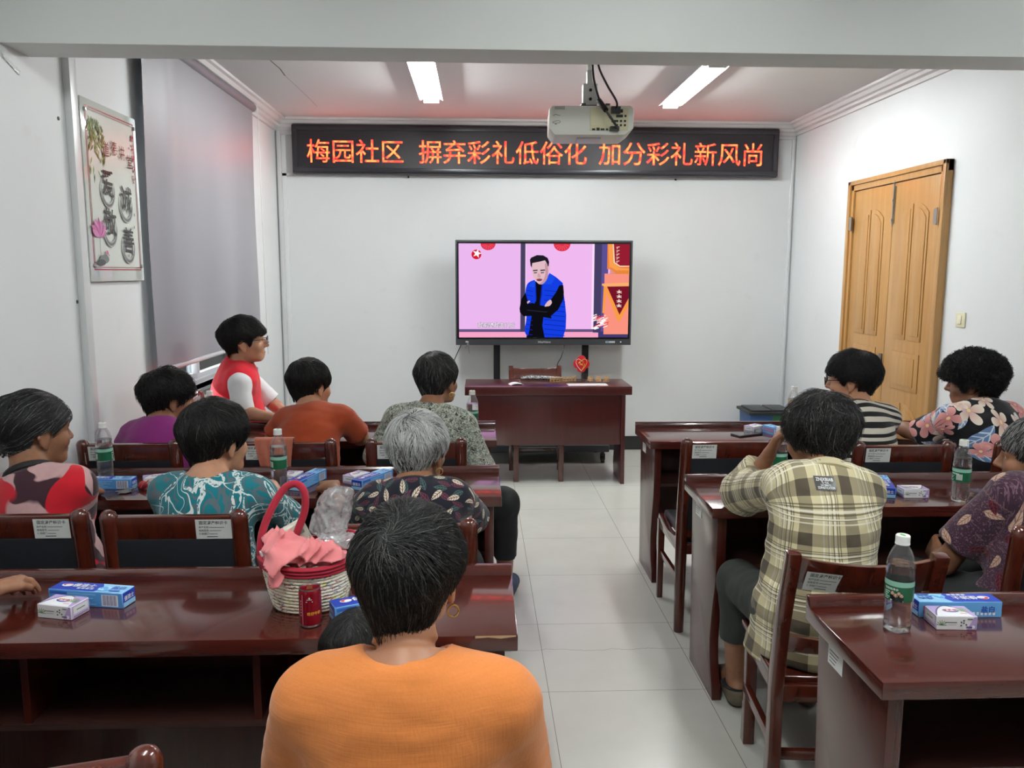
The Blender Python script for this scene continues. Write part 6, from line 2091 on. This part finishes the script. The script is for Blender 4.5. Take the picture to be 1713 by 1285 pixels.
P['grey'] = person('person in a grey scribble-patterned blouse with gold earring, facing the television', (-.26, 3.63), -8, (-.26, 3.62, .54), (-.225, 3.67, .965), ((-.192, 3.755, 1.09), -30, -3, 0, 1.0),
    {'L': ((-.47, 3.72, .74), (-.36, 3.97, .785), (.6, 1, 0), DOWN, .5), 'R': ((.005, 3.62, .70), (-.02, 3.84, .64), (-.4, 1, 0), DOWN, .5)}, 'mid', 1.0, .165,
    avoid=AV['grey'], hair=(dict(t=.017, nape=-.088, side=-.012, ear=True, vol=.002), dict(n=2600, L=.075, dark=(.016, .015, .015, 1), grey=(.12, .12, .12, 1), greymix=.14, lift=.003, mess=.14, rad=.0007)),
    top=dict(mat=cl_scribble('grey_scribble_print', S(132, 130, 118), S(60, 62, 56), S(178, 184, 172)), sleeve=1.5, loose=.016, grow=.012, fold=.004, seed=5.0, neck=.008, name='blouse'), pants=dict(mat=plain('black_capri_cloth', S(16, 17, 20), .85), length=.72), shoes=dict(mat=NAVY, sole=SOLE),
    legs={'L': ((-.36, 3.98, .51), (-.36, 4.0, .09), (-.36, 4.14, .04)), 'R': ((.118, 3.70, .515), (.125, 3.76, .10), (.165, 3.91, .045))}, sh_drop=.06)
earrings(P['grey'][0], P['grey'][1], (1, -1), .012)

P['teal'] = person('person in a teal blouse with white swirls in the middle row', (-.905, 2.6), -8, (-.905, 2.59, .535), (-.895, 2.665, .905), ((-.895, 2.745, 1.018), -33, -5, 0, 1.03),
    {'L': ((-1.055, 2.78, .75), (-1.04, 2.98, .785), (.6, 1, 0), DOWN, .5), 'R': ((-.695, 2.79, .735), (-.775, 2.985, .79), (-1, .55, .05), (-.1, .2, -1), .95)}, 'fair', 1.0, .165,
    avoid=AV['teal'], hair=(dict(t=.022, nape=-.080, side=-.012, ear=True, vol=.005, back=.002), dict(n=3200, L=.075, dark=BLACKH, grey=(.07, .065, .06, 1), greymix=.06, lift=.004, mess=.16, rad=.0006)),
    top=dict(mat=cl_swirl('teal_swirl_print', S(22, 108, 118), S(206, 214, 212), S(84, 98, 104)), sleeve=1.05, loose=.02, fold=.0035, neck=.022, nlow=.005, seed=6.0, name='blouse'), pants=dict(mat=DK), shoes=dict(mat=SHOE), sh_drop=.055)

P['silver'] = person('person with short silver hair in a navy leaf-print blouse', (-.21, 2.52), -6, (-.205, 2.53, .535), (-.215, 2.635, .885), ((-.205, 2.715, .985), -24, -6, 0, 1.0),
    {'L': ((-.43, 2.74, .75), (-.545, 2.955, .79), (-.35, 1, 0), DOWN, .55), 'R': ((-.015, 2.74, .73), (-.10, 2.98, .785), (-.5, 1, 0), DOWN, .5)}, 'mid', 1.0, .145,
    avoid=AV['silver'], hair=(dict(t=.020, nape=-.084, side=-.012, ear=True, vol=.005, back=.002), dict(n=4200, L=.08, dark=(.035, .035, .036, 1), grey=(.52, .52, .51, 1), greymix=.62, lift=.007, mess=.17, rad=.0006)),
    top=dict(mat=cl_leaves('navy_leaf_print', S(20, 20, 32), [((.2, .46, 0), S(70, 96, 96)), ((.4, .23, 0), S(104, 54, 72)), ((0, 0, 0), S(214, 196, 174))], S(60, 50, 52), 19.0), sleeve=.95, loose=.016, fold=.003, ring=plain('navy_neckband', S(24, 24, 36), .8), neck=.008, rr=.008, seed=8.0, name='blouse'), pants=dict(mat=DK), shoes=dict(mat=SHOE), sh_drop=.055)
earrings(P['silver'][0], P['silver'][1], (1, -1), .0115)

P['striped'] = person('person in a black and cream striped top with glasses', (1.79, 3.52), 6, (1.79, 3.51, .54), (1.775, 3.675, .965), ((1.78, 3.76, 1.085), 60, -5, 0, 1.0),
    {'L': ((1.60, 3.80, .77), (1.74, 4.02, .785), (.45, 1, 0), DOWN, .6), 'R': ((1.93, 3.80, .77), (1.88, 4.02, .785), (-.5, 1, 0), DOWN, .6)}, 'fair', 1.0, .17,
    avoid=AV['striped'], hair=(dict(t=.024, nape=-.070, side=.008, ear=True, vol=.005, back=.006, lump=.006), dict(n=2600, L=.08, dark=(.010, .009, .0095, 1), grey=GREYH, greymix=.0, lift=.009, mess=.35, rad=.0008)),
    top=dict(mat=cl_stripes('striped_jersey', S(206, 198, 184), S(26, 24, 26)), sleeve=.9, fold=.003, ring=plain('brown_neckband', S(60, 44, 40), .8), rr=.009, neck=.008, name='shirt'), pants=dict(mat=DK), shoes=dict(mat=SHOE), sh_drop=.055)
earrings(P['striped'][0], P['striped'][1], (-1, 1), .009)
glasses(P['striped'][0], P['striped'][1], plain('black_glasses_frame', S(20, 20, 22), .3))

P['floral'] = person('person with black curly hair in a floral blouse, arms crossed on the table', (2.40, 3.51), 10, (2.40, 3.49, .54), (2.365, 3.665, .965), ((2.365, 3.755, 1.07), 58, -5, 0, .96),
    {'L': ((2.12, 3.74, .82), (2.05, 3.98, .85), (.5, .8, .25), (.8, -.3, -.4), .8), 'R': ((2.60, 3.86, .79), (2.22, 4.02, .80), (-1, .1, .15), (-.1, -.5, -1), .7)}, 'dark', 1.08, .185,
    avoid=AV['floral'], hair=(dict(t=.030, nape=-.088, side=.004, ear=True, vol=.012, back=.010, puff=.010), dict(n=5200, L=.07, dark=(.009, .0085, .0085, 1), grey=GREYH, greymix=.0, lift=.014, mess=.6, curl=.0095, rad=.0010)),
    top=dict(mat=cl_floral('black_floral_print', S(18, 17, 22)), sleeve=.95, loose=.03, grow=.018, fold=.004, neck=.014, seed=9.0, name='blouse'), pants=dict(mat=DK), shoes=dict(mat=SHOE), sh_drop=.06)

P['plaid'] = person('person in a beige plaid shirt resting chin on hand, seated on the slat-back chair', (1.07, 2.34), -2, (1.045, 2.345, .545), (1.085, 2.43, .965), ((1.098, 2.525, 1.065), 16, -14, 3, 1.03),
    {'L': ((.955, 2.80, .805), (1.015, 2.735, .955), (.25, -.35, 1), (.9, -.5, -.2), .55), 'R': ((1.285, 2.72, .79), (1.20, 2.93, .785), (-.6, .8, 0), DOWN, .5)}, 'mid', 1.04, .128,
    legs={'L': ((.925, 2.735, .50), (.955, 2.80, .095), (.965, 2.96, .04)), 'R': ((1.20, 2.735, .50), (1.21, 2.79, .095), (1.21, 2.95, .04))},
    avoid=AV['plaid'], hair=(dict(t=.022, nape=-.070, side=-.03, ear=False, vol=.006, back=.004), dict(n=3400, L=.085, dark=(.016, .015, .015, 1), grey=(.11, .105, .10, 1), greymix=.06, lift=.012, mess=.3, rad=.0006, whorl=(0, -.05, .1))),
    top=dict(mat=cl_plaid('beige_plaid'), sleeve=1.72, loose=.026, grow=.019, fold=.0055, collar=dict(h=.028, z=.02, gap=.5), neck=.010, hem=.135, skirt=1.25, seed=10.0, name='shirt'), pants=dict(mat=OLV, length=.62), shoes=dict(mat=TAUPE, open=True, strap=plain('dark_strap', S(34, 36, 42), .7)), sh_drop=.05)
b, h, k = P['plaid']
pl = Print((-.030, 0, .965), (1, 0, .03), (0, 0, 1), .0008)
for i in range(8):
    for j in range(6): pl.rect(-.028 + i * .007, -.018 + j * .006, -.021 + i * .007, -.012 + j * .006, S(22, 22, 24), i + j == 0)
for t_, y, sz in (('ZNJXBIAB', .006, .0115), ('O THE', -.0005, .006), ('ULTIMATE', -.006, .006), ('SOPHISTICATION', -.0135, .0088)):
    v, f = glyphs(t_, .02); wdt = max(p[0] for p in v) * sz
    sx = min(1.0, .046 / wdt); pl.text(t_, -wdt * sx / 2, y, sz, S(226, 226, 226), sx=sx)
shirt = next(c for c in b.children if c.name.startswith('shirt'))
from mathutils.bvhtree import BVHTree
sme = shirt.data
tree = BVHTree.FromPolygons([v.co.copy() for v in sme.vertices], [tuple(p.vertices) for p in sme.polygons])
def cling(p):
    hit = tree.ray_cast(Vector((p.x, -.5, p.z)), Vector((0, 1, 0)))
    return Vector((p.x, (hit[0].y if hit[0] else -.12) + p.y - .0012, p.z))
pl.build('back_patch', shirt, 'print', cling)

P['maroon'] = person('person in a maroon leaf-print blouse at the right edge', (1.74, 2.38), 12, (1.75, 2.375, .535), (1.85, 2.445, .895), ((1.832, 2.525, .992), 55, -4, 0, 1.03),
    {'L': ((1.555, 2.53, .635), (1.64, 2.72, .60), (.3, 1, 0), (1, 0, -.3), .4), 'R': ((2.12, 2.6, .72), (2.0, 2.76, .785), (-.5, 1, 0), DOWN, .5)}, 'mid', 1.1, .19,
    avoid=AV['maroon'], hair=(dict(t=.016, nape=-.078, side=.004, ear=True, vol=.003), dict(n=2800, L=.065, dark=(.02, .02, .02, 1), grey=(.26, .255, .25, 1), greymix=.38, lift=.005, mess=.2, rad=.0006)),
    top=dict(mat=cl_leaves('maroon_leaf_print', S(50, 28, 42), [((.1, 0, 0), S(176, 144, 124)), ((.5, .33, 0), S(98, 30, 44))], S(120, 92, 84), 14.0, .22, .42, S(112, 84, 96), .45), sleeve=.75, loose=.034, grow=.016, fold=.003, neck=.006, seed=11.0, name='blouse'), pants=dict(mat=DK), shoes=dict(mat=SHOE), sh_drop=.05)
earrings(P['maroon'][0], P['maroon'][1], (-1, 1), .006)

P['arm'] = person('person outside the left edge whose forearm and hand rest on the table', (-1.35, 1.27), -6, (-1.35, 1.26, .54), (-1.36, 1.27, .95), ((-1.36, 1.36, 1.085), -10, -5, 0, 1.0),
    {'L': ((-1.60, 1.40, .78), (-1.5, 1.66, .78), (.2, 1, 0), DOWN, .5), 'R': ((-1.24, 1.60, .80), (-1.195, 1.925, .815), (.12, 1, -.03), (.25, .05, -1), .75)}, 'mid', 1.0, .18, .0055,
    avoid=AV['arm'], hair=(dict(t=.018, nape=-.085), dict(n=1200, L=.07, dark=BLACKH, grey=GREYH, greymix=.1, rad=.0008)),
    top=dict(mat=cl_plain('grey_cotton', S(110, 112, 118)), sleeve=.7, fold=.003), pants=dict(mat=DK), shoes=dict(mat=SHOE))

P['child'] = person('dark-haired child sitting in front of the person in orange', (-.235, 1.47), -25, (-.225, 1.475, .685), (-.23, 1.52, .757), ((-.238, 1.545, .815), -30, -20, 6, .74),
    {'L': ((-.315, 1.53, .68), (-.29, 1.62, .68), (.2, 1, 0), (1, 0, 0), .5), 'R': ((-.14, 1.55, .68), (-.17, 1.64, .68), (-.2, 1, 0), (-1, 0, 0), .5)}, 'fair', .9, .085, .005,
    legs={'L': ((-.275, 1.735, .655), (-.275, 1.748, .46), (-.275, 1.79, .43)), 'R': ((-.18, 1.735, .655), (-.18, 1.748, .46), (-.18, 1.79, .43))},
    avoid=AV['child'], hair=(dict(t=.020, nape=-.12, side=-.06, ear=False, vol=.006), dict(n=2600, L=.11, dark=BLACKH, grey=GREYH, greymix=.0, lift=.004, mess=.14, rad=.0006)),
    top=dict(mat=cl_plain('dark_child_top', S(44, 40, 50)), sleeve=.7, fold=.002, grow=.008, loose=.006, hem=.04), scale=.55, sh_drop=.04)
# ------------------------------------------------------------------ rope basket and what is in it
bk_ = thing('rope_basket', 'cream rope basket with red rim and handles on the nearest left table', 'basket', (-.432, 1.992, .7505), R(4))
def mat_rope():
    q = NT('cream_rope'); o = q.obj(); s = q.sep(o)
    n = q.noise(q.vmath('MULTIPLY', o, (1, 1, 3.2)), 75, 2)
    n2 = q.noise(q.vmath('ADD', q.vmath('MULTIPLY', o, (1, 1, 3.0)), (4, 2, 1)), 70, 2)
    c = q.mix(q.step(n, .60, .64), S(236, 230, 208), S(176, 84, 96))
    c = q.mix(q.step(n2, .62, .66), c, S(128, 140, 148))
    c = q.mix(q.step(q.noise(q.vmath('ADD', o, (7, 1, 2)), 40, 2), .64, .68), c, S(222, 214, 120))
    tw = q.noise(q.vmath('MULTIPLY', o, (220, 220, 120)), 1.0, 1)
    q.base(c).set(Roughness=.85); q.bump(tw, .5, .004)
    return q.m
def shell(z0, z1, rows, r0, r1, e=.82, amp=.0030, base=False, tilt=.0, seg=72, wall=.007, bot=.0):
    V, F = [], []
    K = rows * 6
    prof = []
    for j in range(K + 1):
        t = j / K
        rr = r0 + (r1 - r0) * (t ** .8)
        prof.append((rr + amp * abs(math.sin(PI * rows * t)), z0 + (z1 - z0) * t))
    inner = [(r_ - wall - amp, z) for r_, z in prof[::-3]]
    inner[-1] = (inner[-1][0], z0 + bot)
    full = prof + inner
    if base: full = [(.001, z0)] + full + [(.001, z0 + bot)]
    n = len(full)
    for i in range(seg):
        a = 2 * PI * i / seg
        for r_, z in full:
            V.append((r_ * math.cos(a), r_ * e * math.sin(a), z + tilt * (z / .14) * math.sin(a) + .004 * math.sin(2 * a + 1) * z / .14))
    for i in range(seg):
        k = (i + 1) % seg
        for j in range(n - 1): F.append((i * n + j, k * n + j, k * n + j + 1, i * n + j + 1))
        if not base: F.append((i * n + n - 1, k * n + n - 1, k * n, i * n))
    mb = MB(); mb.add(V, F); return mb
ropem = mat_rope(); redrope = cl_plain('red_rope_cloth', S(158, 34, 52), None, .3)
shell(.0, .110, 11, .088, .116, base=True, tilt=.010, bot=.008).build('rope_body', ropem, bk_, ang=60)
shell(.110, .140, 3, .117, .124, tilt=.010, amp=.0055, wall=.009).build('red_rim', redrope, bk_, ang=60)
MB().tube(curve_pts([(-.108, -.02, .10), (-.116, -.02, .15), (-.105, .0, .215), (-.068, .03, .285), (-.035, .035, .305), (-.012, .03, .285), (-.012, .03, .235), (-.035, .025, .17), (-.045, .05, .12)], 8), .0098, 10).build('handle', redrope, bk_)
MB().tube(curve_pts([(.06, .085, .12), (.085, .085, .155), (.12, .06, .15), (.13, .02, .11), (.118, .0, .06), (.112, .0, .02)], 8), .0085, 10).build('handle', redrope, bk_)
gd = MB()
for i in range(9): gd.tube([(.112 + .004 * (i % 3), -.01 + .006 * i, .10), (.114 + .003 * (i % 2), -.012 + .006 * i, .045)], .0035, 6)
gd.build('gold_tassel', plain('gold_thread', S(176, 142, 60), .5, .4), bk_)

def blob(name, label, cat, prims, lo, hi, res, fn, m, parent=None, rel=1):
    F = Field(A3(*lo), A3(*hi), res)
    for p, k in prims: F.add(p, k)
    F.apply(fn)
    V, Q = F.mesh(); V = relax(V, Q, rel, .4)
    c = A3((V[:, 0].min() + V[:, 0].max()) / 2, (V[:, 1].min() + V[:, 1].max()) / 2, V[:, 2].min())
    o = mesh_np(name, V - c, Q, None, [m]); o.location = tuple(c)
    return tag(o, label, cat)
I3 = np.eye(3)
def clothfn(P, D):
    a = P[..., 0] * 60 + P[..., 2] * 75 + 2.2 * wob(P, 22, 1.0)
    r1 = np.abs(np.sin(P[..., 0] * 52 - P[..., 2] * 60 + P[..., 1] * 30 + 2.6 * wob(P, 24, 5.0)))
    r2 = np.abs(np.sin(P[..., 0] * 30 + P[..., 2] * 80 - P[..., 1] * 60 + 2.2 * wob(P, 30, 2.0)))
    return D - .012 + .013 * (1 - r1) ** .5 * 0 + .012 * r1 ** .6 + .010 * r2 ** .7 + .003 * wob(P, 80, 3.0)
pinkcl = cl_plain('pink_cotton', S(222, 134, 136), S(204, 112, 116), .3)
blob('pink_cloth', 'crumpled pink cloth spilling over the front rim of the rope basket', 'cloth',
     [(('el', A3(-.475, 1.945, .905), I3, A3(.060, .052, .036)), 0), (('el', A3(-.40, 1.945, .897), I3, A3(.070, .042, .030)), .03), (('rc', A3(-.49, 1.90, .905), A3(-.492, 1.876, .850), .030, .012), .02), (('el', A3(-.50, 1.96, .93), I3, A3(.032, .03, .026)), .02), (('el', A3(-.43, 1.93, .915), I3, A3(.05, .03, .02)), .02)],
     (-.58, 1.84, .82), (-.30, 2.03, .98), .0035, clothfn, pinkcl)
def bagfn(P, D):
    return D + .006 * wob(P, 45, 2.0) + .004 * np.abs(wob(P, 90, 4.0)) + .003 * np.abs(np.sin(P[..., 2] * 90 + P[..., 0] * 120 + 3 * wob(P, 40, 1.0)))
def mat_bag():
    q = NT('thin_white_plastic_film')
    tr = q.n('ShaderNodeBsdfTransparent', {0: (.97, .97, .98, 1)})
    df = q.n('ShaderNodeBsdfDiffuse', {0: (.95, .95, .97, 1)}); tl = q.n('ShaderNodeBsdfTranslucent', {0: (.95, .95, .97, 1)})
    gl_ = q.n('ShaderNodeBsdfGlossy', {0: (1, 1, 1, 1), 'Roughness': .16})
    a = q.n('ShaderNodeMixShader', {0: .5, 1: df.outputs[0], 2: tl.outputs[0]})
    fac = q.math('ADD', .20, q.math('MULTIPLY', q.step(q.noise(q.obj(), 40, 3), .4, .7), .25))
    b = q.n('ShaderNodeMixShader', {0: fac, 1: tr.outputs[0], 2: a.outputs[0]})
    fr_ = q.n('ShaderNodeFresnel', {0: 1.5})
    c = q.n('ShaderNodeMixShader', {0: fr_.outputs[0], 1: b.outputs[0], 2: gl_.outputs[0]})
    q.t.links.new(c.outputs[0], q.out.inputs[0])
    return q.m
blob('plastic_bag', 'crumpled clear plastic bag sticking up out of the rope basket', 'bag',
     [(('el', A3(-.378, 2.055, .975), I3, A3(.050, .040, .062)), 0), (('el', A3(-.40, 2.05, .935), I3, A3(.045, .04, .035)), .03), (('el', A3(-.355, 1.995, .915), I3, A3(.060, .038, .026)), .03), (('rc', A3(-.36, 2.05, 1.0), A3(-.34, 2.05, 1.025), .03, .02), .02)],
     (-.48, 1.93, .87), (-.26, 2.13, 1.07), .0038, bagfn, mat_bag())
wc = thing('white_carton', 'small white carton with a clear window in the rope basket under the handle', 'box', (-.478, 2.035, .885), R(25))
wb_ = MB().box((0, 0, .03), (.075, .03, .06), Matrix.Rotation(R(-24), 3, 'Y')); wb_.build('carton', plain('cream_carton', S(220, 214, 200), .5), wc, .003)
MB().box((.008, -.0158, .044), (.028, .001, .018), Matrix.Rotation(R(-24), 3, 'Y')).build('window', plain('carton_window', S(150, 150, 146), .3), wc)
wh_ = thing('white_case', 'small white case with a dark edge tucked at the left rim of the rope basket', 'case', (-.523, 1.965, .878), R(30))
MB().box((0, 0, .022), (.05, .02, .018), Matrix.Rotation(R(-14), 3, 'Y')).build('case', plain('white_case', S(226, 228, 230), .4), wh_, .003)
MB().box((.004, .0, .006), (.046, .018, .014), Matrix.Rotation(R(-14), 3, 'Y')).build('dark_edge', M['black_plastic'], wh_, .002)

# ------------------------------------------------------------------ pink garment over the chair back
n_, m_ = 26, 34
V, F = [], []
for side in (0, 1):
    for j in range(m_ + 1):
        for i in range(n_ + 1):
            u = i / n_; v = j / m_           # v: 0 bottom (room side) .. over the rail .. far side
            x = -.125 + .160 * u
            L_ = v * .36
            if L_ < .19: y, z = -.250, .878 - .19 + L_
            elif L_ < .24:
                a = (L_ - .19) / .05 * PI; y, z = -.236 - .014 * math.cos(a), .880 + .012 * math.sin(a)
            else: y, z = -.217, .878 - (L_ - .24)
            hang = max(0, .19 - L_) / .19
            x += hang * ((-.085 + .10 * u) - x)
            fold = (.014 if z > .80 else .008) * math.sin(19 * (u * .8 - v * 2.2) + 1.2 * math.sin(7 * u)) * (.25 + hang) + .003 * math.sin(40 * (u - v) + 2)
            if L_ > .24: fold = min(0, fold * .2)
            y -= (abs(fold) + .001) if L_ < .215 else -.0
            if side: y -= .004 if L_ < .215 else -.004; z += .004 if .19 <= L_ < .24 else 0
            V.append((x, y, z))
w1 = n_ + 1; K = w1 * (m_ + 1)
for side in (0, 1):
    for j in range(m_):
        for i in range(n_):
            a = side * K + j * w1 + i
            F.append((a, a + 1, a + w1 + 1, a + w1) if side else (a, a + w1, a + w1 + 1, a + 1))
for j in range(m_):
    for i in (0, n_):
        a = j * w1 + i; F.append((a, a + w1, K + a + w1, K + a))
for i in range(n_):
    for j in (0, m_):
        a = j * w1 + i; F.append((a, a + 1, K + a + 1, K + a))
mb = MB(); mb.add(V, F)
sc_ = mb.build('draped_garment', cl_plain('salmon_cloth', S(176, 104, 84), S(160, 90, 72), .25), None, ang=80)
sc_.location = (-.82, 3.63, 0)
tag(sc_, 'salmon pink garment hanging over the chair back behind the rust-brown T-shirt', 'garment')
